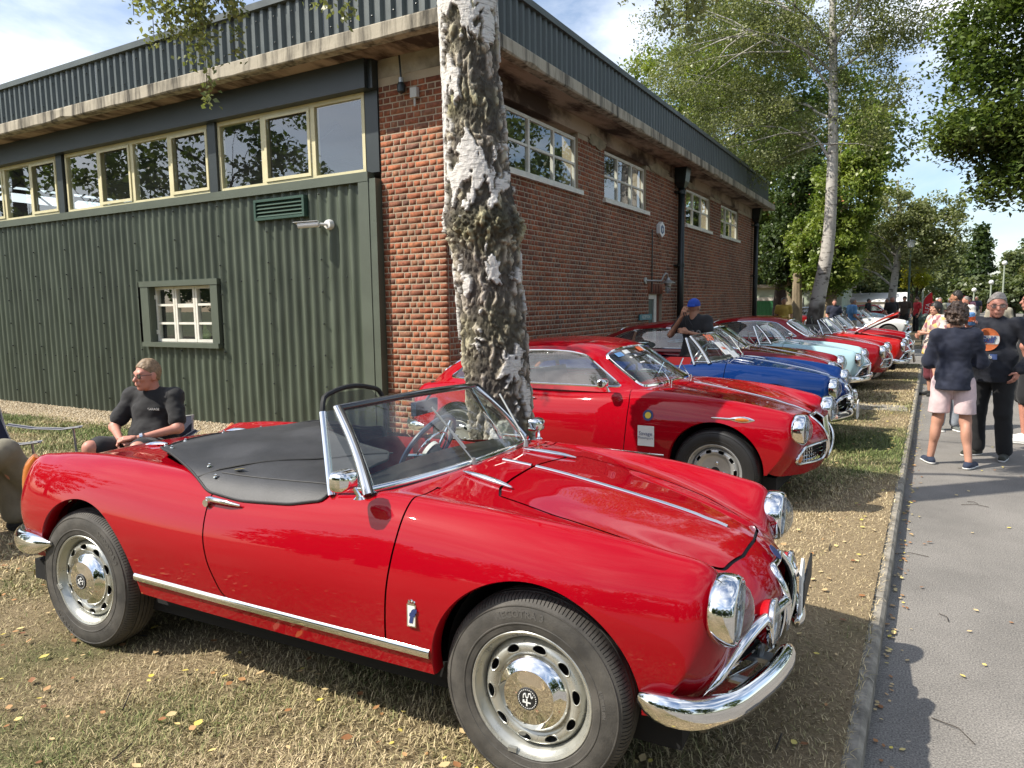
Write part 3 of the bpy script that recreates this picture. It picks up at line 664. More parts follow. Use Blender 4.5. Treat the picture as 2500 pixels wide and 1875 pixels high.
# --- small fixtures, things of their own ---------------------------------------
m_cctv = pm('camera_white', (.75, .75, .73), .35)
cc = empty('security_camera', (-7.03, YC+.01, 2.66), 0, 'white bullet security camera on the green corrugated wall below the louvre vent', 'camera')
mb = MB(); mb.lathe([(.0, -.07), (.07, -.065), (.085, -.02), (.085, .02)], 18, 'y'); mb.obj('base_plate', m_cctv, cc, True)
mb = MB(); mb.tube([(0, -.06, 0), (-.03, -.13, .0), (-.12, -.18, 0)], .022, 8); mb.obj('arm', m_cctv, cc, True)
cc.scale = (.82, .82, .82)
d = Vector((-.86, -.5, -.06)).normalized(); p0 = Vector((-.08, -.17, 0))
mb = MB(); mb.tube([p0, p0+d*.34], .048, 14); mb.obj('barrel', m_cctv, cc, True)
mb = MB(); mb.M = Matrix.Translation(p0+d*.2+Vector((0, 0, .052))) @ d.to_track_quat('X', 'Z').to_matrix().to_4x4(); mb.box((-.19, -.056, -.004), (.21, .056, .006)); mb.box((-.19, -.056, -.03), (.19, -.052, -.0041)); mb.obj('sun_shield', m_cctv, cc)
mb = MB(); mb.tube([p0+d*.341, p0+d*.346], .036, 14); mb.obj('lens', m_black, cc)
al = empty('alarm_box', (XC, 15.65, 3.16), 0, 'white and blue hexagonal alarm box high on the shaded brick wall', 'alarm box')
mb = MB(); mb.prism([(-.17, -.09), (0, -.17), (.17, -.09), (.17, .09), (0, .17), (-.17, .09)], 0.0, .08, 'x'); mb.obj('case', m_cctv, al)
mb = MB(); mb.prism([(-.10, -.055), (0, -.10), (.10, -.055), (.10, .055), (0, .10), (-.10, .055)], .081, .086, 'x'); mb.obj('blue_panel', pm('alarm_blue', (.05, .10, .22), .4), al)
mb = MB(); mb.box((.0865, -.018, -.05), (.089, .018, .0)); mb.lathe([(0, .089), (.035, .089), (.035, .0865)], 10, 'x'); mb.obj('emblem', m_cctv, al)
lp = empty('wall_lamp', (XC, 14.75, 2.02), 0, 'galvanised well-glass lamp on a curved bracket above the side door', 'lamp')
m_galv = pm('lamp_zinc', (.42, .43, .42), .4, .7)
mb = MB(); mb.lathe([(0, .03), (.07, .028), (.075, 0)], 14, 'x'); mb.tube([(.02, 0, 0), (.1, .25, 0), (.18, .55, .0), (.2, .62, .1), (.22, .72, .17), (.22, .85, .16), (.22, .90, .06)], .018, 8); mb.obj('bracket', m_galv, lp, True)
mb = MB(); mb.M = Matrix.Translation((.22, .90, 0)); mb.lathe([(.0, .08), (.03, .08), (.05, .03), (.11, 0), (.16, -.03), (.16, -.045), (.08, -.03), (.07, -.10), (.0, -.10)], 16); mb.obj('shade', m_galv, lp, True)
mb = MB(); mb.M = Matrix.Translation((.22, .90, -.1)); mb.lathe([(.065, 0), (.068, -.10), (.04, -.16), (.0, -.175)], 14); mb.obj('lamp_glass', glass_mat('lamp_glass', (.8, .84, .84), .35), lp, True)
sg = empty('door_sign', (XC+.012, 14.72, 1.245), 0, 'small teal nameplate on the brick wall beside the side door', 'sign')
mb = MB(); mb.box((0, -.375, -.06), (.03, .375, .06)); mb.obj('plate', pm('teal', (.05, .20, .23), .4), sg)
M = Matrix.Translation((.032, 0, 0)) @ Matrix(((0, 0, 1, 0), (1, 0, 0, 0), (0, 1, 0, 0), (0, 0, 0, 1)))
text_obj('lettering', 'RECEPTION', .095, m_white, sg, M)
np_ = empty('number_plate', (XC+.012, 7.72, 2.275), 0, 'cream plaque with black numerals 119 on the brick corner half hidden by the birch', 'sign')
mb = MB(); mb.box((0, -.27, -.10), (.025, .27, .10)); mb.obj('plaque', pm('plaque_cream', (.62, .58, .46), .6, var=.1), np_)
M = Matrix.Translation((.0275, 0, 0)) @ Matrix(((0, 0, 1, 0), (1, 0, 0, 0), (0, 1, 0, 0), (0, 0, 0, 1)))
text_obj('numerals', '119', .21, m_black, np_, M)
se = empty('wall_sensor', (-5.75, YW-.004, 4.29), 0, 'small black dome sensor hanging on the brick pier under the eave', 'sensor')
mb = MB(); mb.lathe([(0, .08), (.03, .08), (.035, .02)], 12); mb.obj('neck', m_galv, se, True)
mb = MB(); mb.lathe([(.04, .02), (.055, -.02), (.05, -.09), (0, -.12)], 12); mb.obj('dome', m_black, se, True)
mb = MB(); mb.tube([(0, .0, .08), (-.02, 0, .35)], .012, 6); mb.obj('cable', m_black, se)
for o in se.children: o.location.y = -.06
jb = empty('junction_box', (-5.57, YW-.004, 4.17), 0, 'small grey junction box on the brick pier beside the dome sensor', 'box')
mb = MB(); mb.box((-.05, -.06, -.06), (.05, 0, .06)); mb.tube([(0, -.03, -.06), (0, -.03, -.16)], .014, 6); mb.obj('box_body', pm('box_grey', (.45, .45, .42), .5), jb)
# ================================================================== car surfaces
def herm(P, t, ts):
    """cubic Hermite resampling of P (n,...) with knots t at ts"""
    P = np.asarray(P, float); n = len(P); h = np.diff(t); sh = (slice(None),)+(None,)*(P.ndim-1)
    d = (P[1:]-P[:-1])/h[sh]; m = np.zeros_like(P); m[0] = d[0]; m[-1] = d[-1]
    w0, w1 = h[:-1][sh], h[1:][sh]; m[1:-1] = (d[:-1]*w1+d[1:]*w0)/(w0+w1)
    k = np.clip(np.searchsorted(t, ts, 'right')-1, 0, n-2); s = ((ts-t[k])/h[k])[sh]; hk = h[k][sh]
    return (2*s**3-3*s**2+1)*P[k]+(s**3-2*s**2+s)*hk*m[k]+(-2*s**3+3*s**2)*P[k+1]+(s**3-s**2)*hk*m[k+1]
def surf(ctrl, nu, nv, smooth=6):
    """ctrl [rows][cols] half surface -> full mirrored dense grid, with row/col params"""
    C = np.array(ctrl, float).transpose(1, 0, 2)          # cols, rows, 3
    tu = np.concatenate([[0], np.cumsum(np.linalg.norm(np.diff(C, axis=0), axis=2).mean(1))]); su = np.linspace(0, tu[-1], nu)
    D = herm(C, tu, su); E = D.transpose(1, 0, 2)
    tv = np.concatenate([[0], np.cumsum(np.linalg.norm(np.diff(C, axis=1), axis=2).mean(0))]); sv = np.linspace(0, tv[-1], nv)
    # symmetric across the centre line: mirror two rows for good tangents
    mir = E[1:3][::-1]*np.array([1, -1, 1]); tm = -tv[1:3][::-1]
    G = herm(np.concatenate([mir, E]), np.concatenate([tm, tv]), sv)
    full = np.concatenate([G[1:][::-1]*np.array([1, -1, 1]), G]).transpose(1, 0, 2)   # nu, 2nv-1, 3
    for _ in range(smooth):
        a = full.copy(); full[1:-1] = (a[:-2]+2*a[1:-1]+a[2:])/4
        a = full.copy(); full[:, 1:-1] = (a[:, :-2]+2*a[:, 1:-1]+a[:, 2:])/4
    pu = np.interp(su, tu, np.arange(len(tu))); pv = np.interp(sv, tv, np.arange(len(tv)))
    U = np.repeat(pu[:, None], 2*nv-1, 1); Vv = np.repeat(np.concatenate([-pv[1:][::-1], pv])[None], nu, 0)
    return full, U, Vv
class Skin:
    """dense surface that can be cut along implicit lines and split into parts"""
    def __init__(s, full, U, V):
        s.grid = full; nu, nv = full.shape[:2]; s.bm = bmesh.new(); s.lu = s.bm.verts.layers.float.new('pu'); s.lv = s.bm.verts.layers.float.new('pv'); s.tag = s.bm.faces.layers.int.new('tag')
        vs = []
        for i in range(nu):
            for j in range(nv):
                v = s.bm.verts.new(full[i, j]); v[s.lu] = U[i, j]; v[s.lv] = V[i, j]; vs.append(v)
        for i in range(nu-1):
            for j in range(nv-1): s.bm.faces.new((vs[i*nv+j], vs[(i+1)*nv+j], vs[(i+1)*nv+j+1], vs[i*nv+j+1]))
        s.lo = None
    def arrays(s):
        s.bm.verts.index_update()
        A = np.array([(v.co.x, v.co.y, v.co.z, v[s.lu], v[s.lv]) for v in s.bm.verts]); return A.T
    def cut(s, fn):
        g = fn(*s.arrays()); g = np.where(np.abs(g) < 2e-4, 0., g); bm = s.bm; new = {}
        for e in list(bm.edges):
            a, b = e.verts; ga, gb = g[a.index], g[b.index]
            if ga*gb < 0:
                t = ga/(ga-gb); u = a[s.lu]*(1-t)+b[s.lu]*t; v = a[s.lv]*(1-t)+b[s.lv]*t; co = a.co.lerp(b.co, t)
                _, nvt = bmesh.utils.edge_split(e, a, t); nvt.co = co; nvt[s.lu] = u; nvt[s.lv] = v; new[nvt] = 1
        zero = {v for v in bm.verts if v in new or (v.index >= 0 and v.index < len(g) and g[v.index] == 0. and v not in new)}
        faces = {f for v in new for f in v.link_faces}
        for f in faces:
            z = [v for v in f.verts if v in zero]
            if len(z) >= 2:
                best = None
                for i in range(len(z)):
                    for j in range(i+1, len(z)):
                        if not any(z[j] in e.verts for e in z[i].link_edges if f in e.link_faces): best = (z[i], z[j])
                if best:
                    try: bmesh.utils.face_split(f, best[0], best[1])
                    except Exception: pass
        bm.verts.index_update()
    def mark(s, fn, tag, only=None):
        fs = [f for f in s.bm.faces if only is None or f[s.tag] in only]
        C = np.array([tuple(f.calc_center_median())+(sum(v[s.lu] for v in f.verts)/len(f.verts), sum(v[s.lv] for v in f.verts)/len(f.verts)) for f in fs]).T
        g = fn(*C)
        for f, x in zip(fs, g):
            if x < 0: f[s.tag] = tag
    def normals(s):
        s.bm.normal_update(); s.bm.verts.index_update(); s.nrm = {}
        for v in s.bm.verts: s.nrm[v] = v.normal.copy()
    def part(s, name, tags, mat, parent=None, offset=0., flip=False):
        idx = {}; V = []; Nn = []; F = []
        for f in s.bm.faces:
            if f[s.tag] in tags:
                q = []
                for v in f.verts:
                    if v not in idx: idx[v] = len(V); n = s.nrm[v]; V.append(tuple(v.co+n*offset)); Nn.append(tuple(n))
                    q.append(idx[v])
                F.append(q[::-1] if flip else q)
        me = bpy.data.meshes.new(name); me.from_pydata(V, [], F); me.update()
        me.polygons.foreach_set('use_smooth', [True]*len(me.polygons))
        if V: me.normals_split_custom_set_from_vertices([tuple(-c for c in n) for n in Nn] if flip else Nn)
        return link_mesh(name, me, mat, parent) if F else None
    def loops(s, tags):
        ed = [e for e in s.bm.edges if sum(1 for f in e.link_faces if f[s.tag] in tags) == 1]
        nxt = {}
        for e in ed:
            a, b = e.verts; nxt.setdefault(a, []).append(b); nxt.setdefault(b, []).append(a)
        out = []; seen = set()
        for st in sorted(nxt, key=lambda v: len(nxt[v])):
            if st in seen: continue
            lp = [st]; seen.add(st); cur = st
            while True:
                c = [v for v in nxt[cur] if v not in seen]
                if not c: break
                cur = c[0]; seen.add(cur); lp.append(cur)
            closed = len(lp) > 2 and lp[0] in nxt[lp[-1]]
            out.append((lp, closed))
        return out
    def trim_lines(s, tags, off=0., minlen=6):
        r = []
        for lp, cl in s.loops(tags):
            if len(lp) < minlen: continue
            p = [tuple(v.co+s.nrm[v]*off) for v in lp]
            if cl: p = p+p[:2]
            r.append(p)
        return r
def poly_sd(poly):
    """signed distance to polygon (negative inside), vectorised over a, b"""
    P = np.array(poly, float); Q = np.roll(P, -1, 0)
    def f(a, b):
        a = np.asarray(a, float); b = np.asarray(b, float); d = np.full(a.shape, 1e9); ins = np.zeros(a.shape, bool)
        for (x0, y0), (x1, y1) in zip(P, Q):
            ex, ey = x1-x0, y1-y0; t = np.clip(((a-x0)*ex+(b-y0)*ey)/(ex*ex+ey*ey), 0, 1); d = np.minimum(d, np.hypot(a-x0-ex*t, b-y0-ey*t))
            c = ((y0 > b) != (y1 > b)); ins ^= c & (a < (x1-x0)*(b-y0)/((y1-y0) if abs(y1-y0) > 1e-12 else 1e-12)+x0)
        return np.where(ins, -d, d)
    return f
def round_poly(poly, r, k=5):
    """round polygon corners"""
    out = []; n = len(poly)
    for i in range(n):
        p, a, b = Vector(poly[i]).to_2d(), Vector(poly[i-1]).to_2d(), Vector(poly[(i+1) % n]).to_2d()
        da, db = (a-p), (b-p); ra = min(r, da.length*.45); rb = min(r, db.length*.45)
        A, B = p+da.normalized()*ra, p+db.normalized()*rb
        for q in range(k+1):
            t = q/k; c = A*(1-t)**2+p*2*t*(1-t)+B*t*t; out.append((c.x, c.y))
    return out
def smooth_path(pts, n=30):
    P = np.array(pts, float); t = np.concatenate([[0], np.cumsum(np.linalg.norm(np.diff(P, axis=0), axis=1))])
    return [tuple(p) for p in herm(P, t, np.linspace(0, t[-1], n))]
# ------------------------------------------------------------------ car materials
def paint(name, col, dark=None):
    m, nt, b = newmat(name); L = nt.links.new
    b.inputs['Base Color'].default_value = c4(col); b.inputs['Roughness'].default_value = .45; b.inputs['Specular IOR Level'].default_value = .0
    b.inputs['Coat Weight'].default_value = 1.; b.inputs['Coat Roughness'].default_value = .025; b.inputs['Coat IOR'].default_value = 1.46
    tc = N(nt, 'ShaderNodeTexCoord'); n = N(nt, 'ShaderNodeTexNoise'); n.inputs['Scale'].default_value = 3; n.inputs['Detail'].default_value = 6; L(tc.outputs['Object'], n.inputs['Vector'])
    r = N(nt, 'ShaderNodeMapRange'); r.inputs['To Min'].default_value = .0; r.inputs['To Max'].default_value = .03; L(n.outputs[0], r.inputs['Value']); L(r.outputs[0], b.inputs['Coat Roughness'])
    n2 = N(nt, 'ShaderNodeTexNoise'); n2.inputs['Scale'].default_value = 9; n2.inputs['Detail'].default_value = 2; L(tc.outputs['Object'], n2.inputs['Vector'])
    bp = N(nt, 'ShaderNodeBump'); bp.inputs['Strength'].default_value = .012; bp.inputs['Distance'].default_value = .01; L(n2.outputs[0], bp.inputs['Height']); L(bp.outputs[0], b.inputs['Coat Normal'])
    return m
P_RED = paint('paint_red', (.34, .002, .009)); P_RED2 = paint('paint_bright_red', (.38, .005, .009)); P_MAROON = paint('paint_maroon', (.17, .005, .009)); P_DKRED = paint('paint_dark_red', (.25, .005, .009))
P_BLUE = paint('paint_royal_blue', (.003, .024, .12)); P_PALE = paint('paint_pale_blue', (.36, .53, .57)); P_WHITE = paint('paint_white', (.66, .66, .64)); P_ORANGE = paint('paint_orange_red', (.42, .010, .008)); P_SILVER = paint('paint_silver', (.45, .47, .48))
m_chrome = pm('chrome', (.82, .82, .81), .045, 1., rvar=.03, vscale=12)
m_rub = pm('rubber', (.014, .014, .014), .6)
m_tyre = pm('tyre', (.060, .056, .050), .72, var=.4, vscale=7, bump=.15, bscale=200, col2=(.10, .092, .08))
m_tyre2 = pm('tyre_black', (.016, .016, .016), .5, var=.2, vscale=9)
m_letter = pm('tyre_letter', (.10, .095, .088), .5)
m_steel = pm('wheel_silver', (.52, .52, .47), .30, .6, var=.12, vscale=9, rvar=.08)
m_steel2 = pm('wheel_grey', (.42, .42, .41), .35, .5, var=.12, vscale=9)
m_vinyl = pm('black_vinyl', (.026, .026, .027), .55, var=.35, vscale=3, bump=.10, bscale=160, col2=(.045, .045, .047))
m_leather = pm('black_leather', (.018, .018, .018), .4)
m_redint = pm('red_trim', (.28, .010, .012), .5)
m_under = pm('underbody', (.008, .008, .008), .95)
m_wind = glass_mat('car_glass', (.86, .92, .88), .04)
m_tint = glass_mat('car_side_glass', (.62, .68, .68), .10, 1., 1.9)
m_lens = glass_mat('headlamp_lens', (.8, .83, .83), .22)
m_amber = pm('amber_lens', (.55, .16, .02), .15, coat=1); m_redl = pm('red_lens', (.45, .01, .01), .15, coat=1)
m_paper = pm('paper_white', (.75, .75, .72), .6); m_orange = pm('sticker_orange', (.75, .13, .03), .5); m_ltblue = pm('sticker_blue', (.12, .28, .55), .5); m_navy = pm('sticker_navy', (.03, .05, .16), .5); m_yel = pm('sticker_yellow', (.7, .5, .05), .5)
# ------------------------------------------------------------------ wheels (axis y, outer face towards -y)
def ring_text(parent, txt, size, r, ang, y, mat, name='lettering', sp=1.05):
    def w(p):
        a = ang-p[0]/r; rr = r+p[1]; return (rr*math.cos(a), y-p[2], rr*math.sin(a))
    return text_obj(name, txt, size, mat, parent, None, .0012, .001, warp=w, spacing=sp)
def make_wheel(kind):
    w = empty('wheel'); RO = .325
    side = [(.196, .058), (.203, .073), (.207, .0765), (.211, .077), (.213, .0795), (.232, .0825), (.2335, .0845), (.2365, .0845), (.238, .083), (.255, .0845), (.275, .0832), (.2885, .0795), (.290, .0815), (.293, .0812), (.2945, .0775), (.302, .0735)]
    tread = [(.309, .0675), (.3145, .0605), (.3185, .050), (.3205, .040), (.3215, .033), (.3150, .0325), (.3150, .0275), (.3225, .027), (.3235, .012), (.3165, .0115), (.3165, .0065), (.3238, .006)]
    seg = 150; mb = MB()
    for sg in (1, -1): mb.lathe([(r, y*sg) for r, y in side], 96, 'y')
    tp = [(r, y) for r, y in [side[-1]]+tread]; tp = tp+[(r, -y) for r, y in tp[::-1]]
    rings = []
    for k in range(seg*3):
        a = 2*PI*(k//3+(0, .74, .76)[k % 3])/seg; g = (k % 3 == 2); ring = []; nxt_ = 0
        for q, (r, y) in enumerate(tp): ring.append((r*math.cos(a), y, r*math.sin(a)))
        rings.append(ring)
        if k % 3 == 2:   # narrow groove across the shoulder
            rings.append([((r-(.0055 if .304 < r < .3217 and abs(y) > .035 else 0))*math.cos(a), y, (r-(.0055 if .304 < r < .3217 and abs(y) > .035 else 0))*math.sin(a)) for r, y in tp])
            a2 = 2*PI*(k//3+.98)/seg; rings.append([((r-(.0055 if .304 < r < .3217 and abs(y) > .035 else 0))*math.cos(a2), y, (r-(.0055 if .304 < r < .3217 and abs(y) > .035 else 0))*math.sin(a2)) for r, y in tp])
    rings.append(rings[0]); mb.rings(rings, False); mb.obj('tyre', m_tyre if kind == 'hub' else m_tyre2, w, 28, True)
    # rim barrel and flange
    rp = [(.208, -.066), (.211, -.074), (.206, -.079), (.199, -.076), (.196, -.066), (.186, -.058), (.178, -.040), (.178, -.02), (.172, .05), (.172, .07)]
    mb = MB(); mb.lathe(rp, 64, 'y'); mb.obj('rim', m_steel if kind == 'hub' else m_steel2, w, 40, True)
    # disc with oval slots
    n = 10; dp = [(.178, -.030), (.173, -.042), (.166, -.052), (.156, -.059), (.146, -.061), (.134, -.058), (.124, -.050), (.114, -.044), (.06, -.042), (.0, -.042)]
    na = 200; full = np.zeros((na+1, 40, 3)); Uu = np.zeros((na+1, 40)); Vv = np.zeros((na+1, 40))
    rr = np.linspace(.178, .003, 40); yy = np.interp(-rr, [-r for r, y in dp], [y for r, y in dp])
    for _ in range(2): yy[1:-1] = (yy[:-2]+2*yy[1:-1]+yy[2:])/4
    for i in range(na+1):
        a = 2*PI*i/na
        full[i, :, 0] = rr*math.cos(a); full[i, :, 1] = yy; full[i, :, 2] = rr*math.sin(a); Uu[i] = a; Vv[i] = rr
    sk = Skin(full, Uu, Vv)
    bmesh.ops.remove_doubles(sk.bm, verts=sk.bm.verts[:], dist=1e-6)
    ar, aw = (.0135, .0245) if kind == 'hub' else (.0135, .023); rc = .1495 if kind == 'hub' else .152
    def slot(x, y, z, u, v):
        a = np.arctan2(z, x); r = np.hypot(x, z); d = (a+2*PI+.17) % (2*PI/n)-PI/n; p = 2 if kind == 'hub' else 4
        return ((np.abs(d)*rc/aw)**p+(np.abs(r-rc)/ar)**p)**(1/p)-1
    sk.cut(slot); sk.mark(slot, 5); sk.normals()
    sk.part('wheel_disc', {0}, m_steel if kind == 'hub' else m_steel2, w, 0, True if sk.nrm[next(iter(sk.nrm))].y > 0 else False)
    lips = MB()
    for ln in sk.trim_lines({5}): lips.tube(ln, .0022, 5, False)
    lips.obj('slot_lip', m_steel if kind == 'hub' else m_steel2, w, 60)['kind'] = 'stuff'
    sk.bm.free()
    mb = MB(); mb.lathe([(.0, .01), (.17, .01), (.17, .05)], 24, 'y'); mb.obj('brake_drum', pm('drum', (.03, .028, .026), .8) if 'drum' not in MATS else MATS['drum'], w)
    if kind == 'hub':
        cp = [(.124, -.044), (.1255, -.053), (.121, -.063), (.106, -.076), (.088, -.0835), (.086, -.0865), (.083, -.0865), (.060, -.090), (.032, -.0925), (.0, -.093)]
        mb = MB(); mb.lathe(cp, 64, 'y'); mb.obj('hubcap', m_chrome, w, 50, True)
        # round badge: black disc, pale ring, cross and serpent
        mb = MB(); mb.lathe([(.0, -.0955), (.034, -.0955), (.036, -.094), (.036, -.090)], 32, 'y'); mb.obj('hub_badge', m_rub, w, False, True)
        mb = MB(); yb = -.0963; q = lambda x0, z0, x1, z1: mb.box((x0, yb, z0), (x1, yb+.001, z1))
        q(-.0155, -.010, -.0095, -.0035); q(-.004, -.023, .001, .0); q(-.016, -.0135, .012, -.009)
        for k in range(28):
            a = 2*PI*k/28; mb.box((0.030*math.cos(a)-.0014, yb, 0.030*math.sin(a)-.0014), (0.030*math.cos(a)+.0014, yb+.001, 0.030*math.sin(a)+.0014))
        mb.tube(smooth_path([(-.013, yb, .002), (-.012, yb, .013), (-.006, yb, .017), (-.005, yb, .009), (.0, yb, .004), (.004, yb, .010), (.005, yb, .018), (.011, yb, .019), (.013, yb, .011), (.016, yb, .006), (.019, yb, .012)], 26), .0021, 5)
        mb.obj('badge_emblem', m_paper, w)
        ring_text(w, 'MECOTRA 3', .031, .264, R(98), -.0838, m_letter); ring_text(w, 'MAXXIS', .037, .264, R(-70), -.0838, m_letter)
        ring_text(w, '165/80R15 87H',   .013, .247, R(8), -.0838, m_letter)
        mb = MB(); mb.box((-.075, -.083, -.197), (-.045, -.070, -.183)); mb.obj('balance_weight', m_galv, w)
    else:
        mb = MB(); mb.lathe([(.0, -.046), (.030, -.046), (.034, -.04), (.034, -.03)], 20, 'y'); mb.obj('hub_centre', m_rub, w)
        mb = MB()
        for k in range(4):
            a = 2*PI*k/4+.6; mb.M = Matrix.Translation((.062*math.cos(a), -.037, .062*math.sin(a))); mb.lathe([(.014, .0), (.013, -.012), (.007, -.018), (0, -.019)], 10, 'y')
        mb.obj('wheel_nuts', m_chrome, w, True)['kind'] = 'stuff'
    return w
W_HUB = make_wheel('hub'); W_SLOT = make_wheel('slot')
def add_wheel(proto, car, x, y, steer=0., spin=0.):
    w = copy_tree(proto, car); w.location = (x, y, .325); w.rotation_mode = 'XYZ'
    w.rotation_euler = Euler((0, spin, (0 if y < 0 else PI)+steer), 'XYZ'); return w
# ------------------------------------------------------------------ open two-seater body
RW = {
 0: [(-.70,0,.33),(-.77,0,.50),(-.755,0,.65),(-.64,0,.765),(-.42,0,.83),(-.12,0,.872),(.2,0,.893),(.6,0,.90),(1.0,0,.90),(1.35,0,.905),(1.65,0,.918),(1.9,0,.898),(2.2,0,.852),(2.45,0,.805),(2.65,0,.757),(2.82,0,.70),(2.925,0,.60),(2.94,0,.45),(2.87,0,.30)],
 1: [(-.69,.27,.33),(-.755,.27,.50),(-.74,.27,.645),(-.625,.27,.758),(-.42,.27,.822),(-.12,.27,.865),(.2,.27,.886),(.6,.27,.893),(1.0,.27,.893),(1.35,.27,.90),(1.65,.27,.908),(1.9,.27,.886),(2.2,.265,.840),(2.45,.255,.792),(2.65,.24,.742),(2.80,.225,.685),(2.90,.22,.59),(2.91,.22,.45),(2.84,.22,.30)],
 2: [(-.66,.45,.335),(-.70,.45,.50),(-.69,.45,.645),(-.59,.45,.757),(-.40,.44,.818),(-.12,.44,.858),(.2,.46,.873),(.6,.48,.875),(1.0,.50,.875),(1.35,.51,.885),(1.65,.51,.892),(1.9,.50,.876),(2.2,.48,.828),(2.45,.45,.776),(2.65,.41,.716),(2.78,.385,.655),(2.855,.375,.575),(2.86,.37,.44),(2.80,.37,.30)],
 3: [(-.61,.53,.34),(-.65,.54,.50),(-.645,.54,.66),(-.56,.54,.79),(-.37,.535,.845),(-.1,.535,.872),(.22,.55,.878),(.6,.57,.872),(1.0,.585,.868),(1.35,.59,.88),(1.65,.585,.888),(1.9,.575,.872),(2.2,.555,.838),(2.45,.53,.80),(2.65,.50,.755),(2.775,.475,.71),(2.825,.465,.60),(2.825,.465,.44),(2.76,.46,.305)],
 4: [(-.55,.60,.35),(-.60,.615,.51),(-.60,.61,.69),(-.52,.605,.825),(-.33,.605,.868),(-.06,.605,.886),(.25,.62,.886),(.6,.64,.872),(1.0,.65,.862),(1.35,.655,.872),(1.65,.65,.886),(1.9,.64,.883),(2.2,.625,.870),(2.45,.605,.845),(2.65,.585,.812),(2.79,.57,.772),(2.825,.565,.65),(2.81,.56,.46),(2.73,.55,.315)],
 5: [(-.50,.645,.36),(-.555,.66,.51),(-.56,.66,.66),(-.48,.665,.785),(-.29,.685,.82),(-.02,.695,.832),(.3,.705,.822),(.62,.715,.80),(1.0,.722,.79),(1.35,.725,.797),(1.65,.722,.808),(1.9,.718,.81),(2.2,.71,.80),(2.45,.69,.778),(2.65,.66,.745),(2.77,.64,.71),(2.80,.63,.61),(2.785,.62,.46),(2.70,.61,.32)],
 6: [(-.44,.675,.37),(-.50,.695,.51),(-.51,.70,.61),(-.43,.715,.68),(-.24,.74,.69),(0,.755,.69),(.32,.765,.67),(.64,.77,.655),(1.0,.772,.65),(1.35,.772,.65),(1.65,.77,.652),(1.9,.768,.66),(2.2,.762,.675),(2.45,.74,.665),(2.65,.70,.64),(2.74,.68,.615),(2.76,.67,.55),(2.74,.66,.45),(2.66,.65,.33)],
 7: [(-.38,.68,.37),(-.42,.705,.46),(-.43,.715,.51),(-.36,.73,.52),(-.2,.745,.50),(.02,.755,.49),(.34,.76,.475),(.65,.762,.465),(1.0,.765,.46),(1.35,.765,.46),(1.65,.765,.46),(1.9,.765,.465),(2.2,.76,.48),(2.45,.735,.485),(2.62,.705,.48),(2.69,.69,.465),(2.70,.685,.44),(2.68,.675,.41),(2.62,.665,.345)],
 8: [(-.30,.665,.37),(-.33,.69,.39),(-.33,.70,.40),(-.28,.705,.385),(-.15,.71,.36),(.05,.715,.345),(.36,.728,.338),(.66,.733,.332),(1.0,.735,.327),(1.35,.735,.323),(1.65,.735,.320),(1.9,.735,.320),(2.2,.73,.32),(2.42,.715,.325),(2.55,.69,.33),(2.61,.68,.33),(2.62,.675,.33),(2.61,.67,.33),(2.58,.665,.33)]}
def arch_fn(xc, zc, r, rx=None):
    rx = rx or r
    return lambda x, y, z, u, v: np.where(np.abs(y) > .45, np.hypot((x-xc)*r/rx, z-zc)-r, 1.)
def side_fn(poly):
    sd = poly_sd(poly); return lambda x, y, z, u, v: np.where(np.abs(y) > .48, sd(x, z), 1.)
def top_fn(poly, zmin=.6):
    sd = poly_sd(poly); return lambda x, y, z, u, v: np.where(z > zmin, sd(x, y), 1.)
def symm(half):   # plan polygon from its y<=0 half, given from rear to front
    return half+[(x, -y) for x, y in half[::-1] if abs(y) > 1e-6]
GAP = .0036
def split_gap(sk, fn, panel, only=(0,), GAP=GAP):
    sk.cut(lambda *a: fn(*a)-GAP); sk.cut(lambda *a: fn(*a)+GAP)
    sk.mark(lambda *a: fn(*a)-GAP, 1, set(only)); sk.mark(lambda *a: fn(*a)+GAP, panel, {1})
def arch_lips(sk, arches, body_tags, mat, parent, depth=.06):
    """inner return flange and dark housing of the wheel openings"""
    for (xc, zc, r) in arches:
        for sgn in (-1, 1):
            pts = []; mb = MB(); mh = MB()
            for v in sk.bm.verts:
                if v.co.y*sgn > .45 and abs(math.hypot(v.co.x-xc, v.co.z-zc)-r) < .004 and any(f[sk.tag] in body_tags for f in v.link_faces) and any(f[sk.tag] == 9 for f in v.link_faces): pts.append(v.co.copy())
            pts.sort(key=lambda p: math.atan2(p.z-zc, p.x-xc) if math.atan2(p.z-zc, p.x-xc) > -PI/2 else math.atan2(p.z-zc, p.x-xc)+2*PI)
            if len(pts) < 4: continue
            o1 = [(p.x, p.y, p.z) for p in pts]; o2 = [(xc+(p.x-xc)*.985, p.y-sgn*.012, zc+(p.z-zc)*.985) for p in pts]; o3 = [(p.x, p.y-sgn*depth, p.z) for p in pts]
            mb.rings([o1, o2, o3], False)
            A = [(xc+(r+.03)*math.cos(a), zc+(r+.03)*math.sin(a)) for a in np.linspace(-.15, PI+.15, 20)]
            mh.rings([[(a, sgn*(.755-abs(.2*((a-xc)))), b) for a, b in A], [(a, sgn*.40, b) for a, b in A]], False) if False else None
            B = [(xc+(r-.004)*math.cos(a), zc+(r-.004)*math.sin(a)) for a in np.linspace(-.12, PI+.12, 20)]
            mh.rings([[(a, sgn*.655, b) for a, b in B], [(a, sgn*.36, b) for a, b in B]], False)
            mh.add([(a, sgn*.36, b) for a, b in B], [tuple(range(len(B)))])
            mb.obj('arch_lip', mat, parent, True); mh.obj('wheel_housing', m_under, parent)
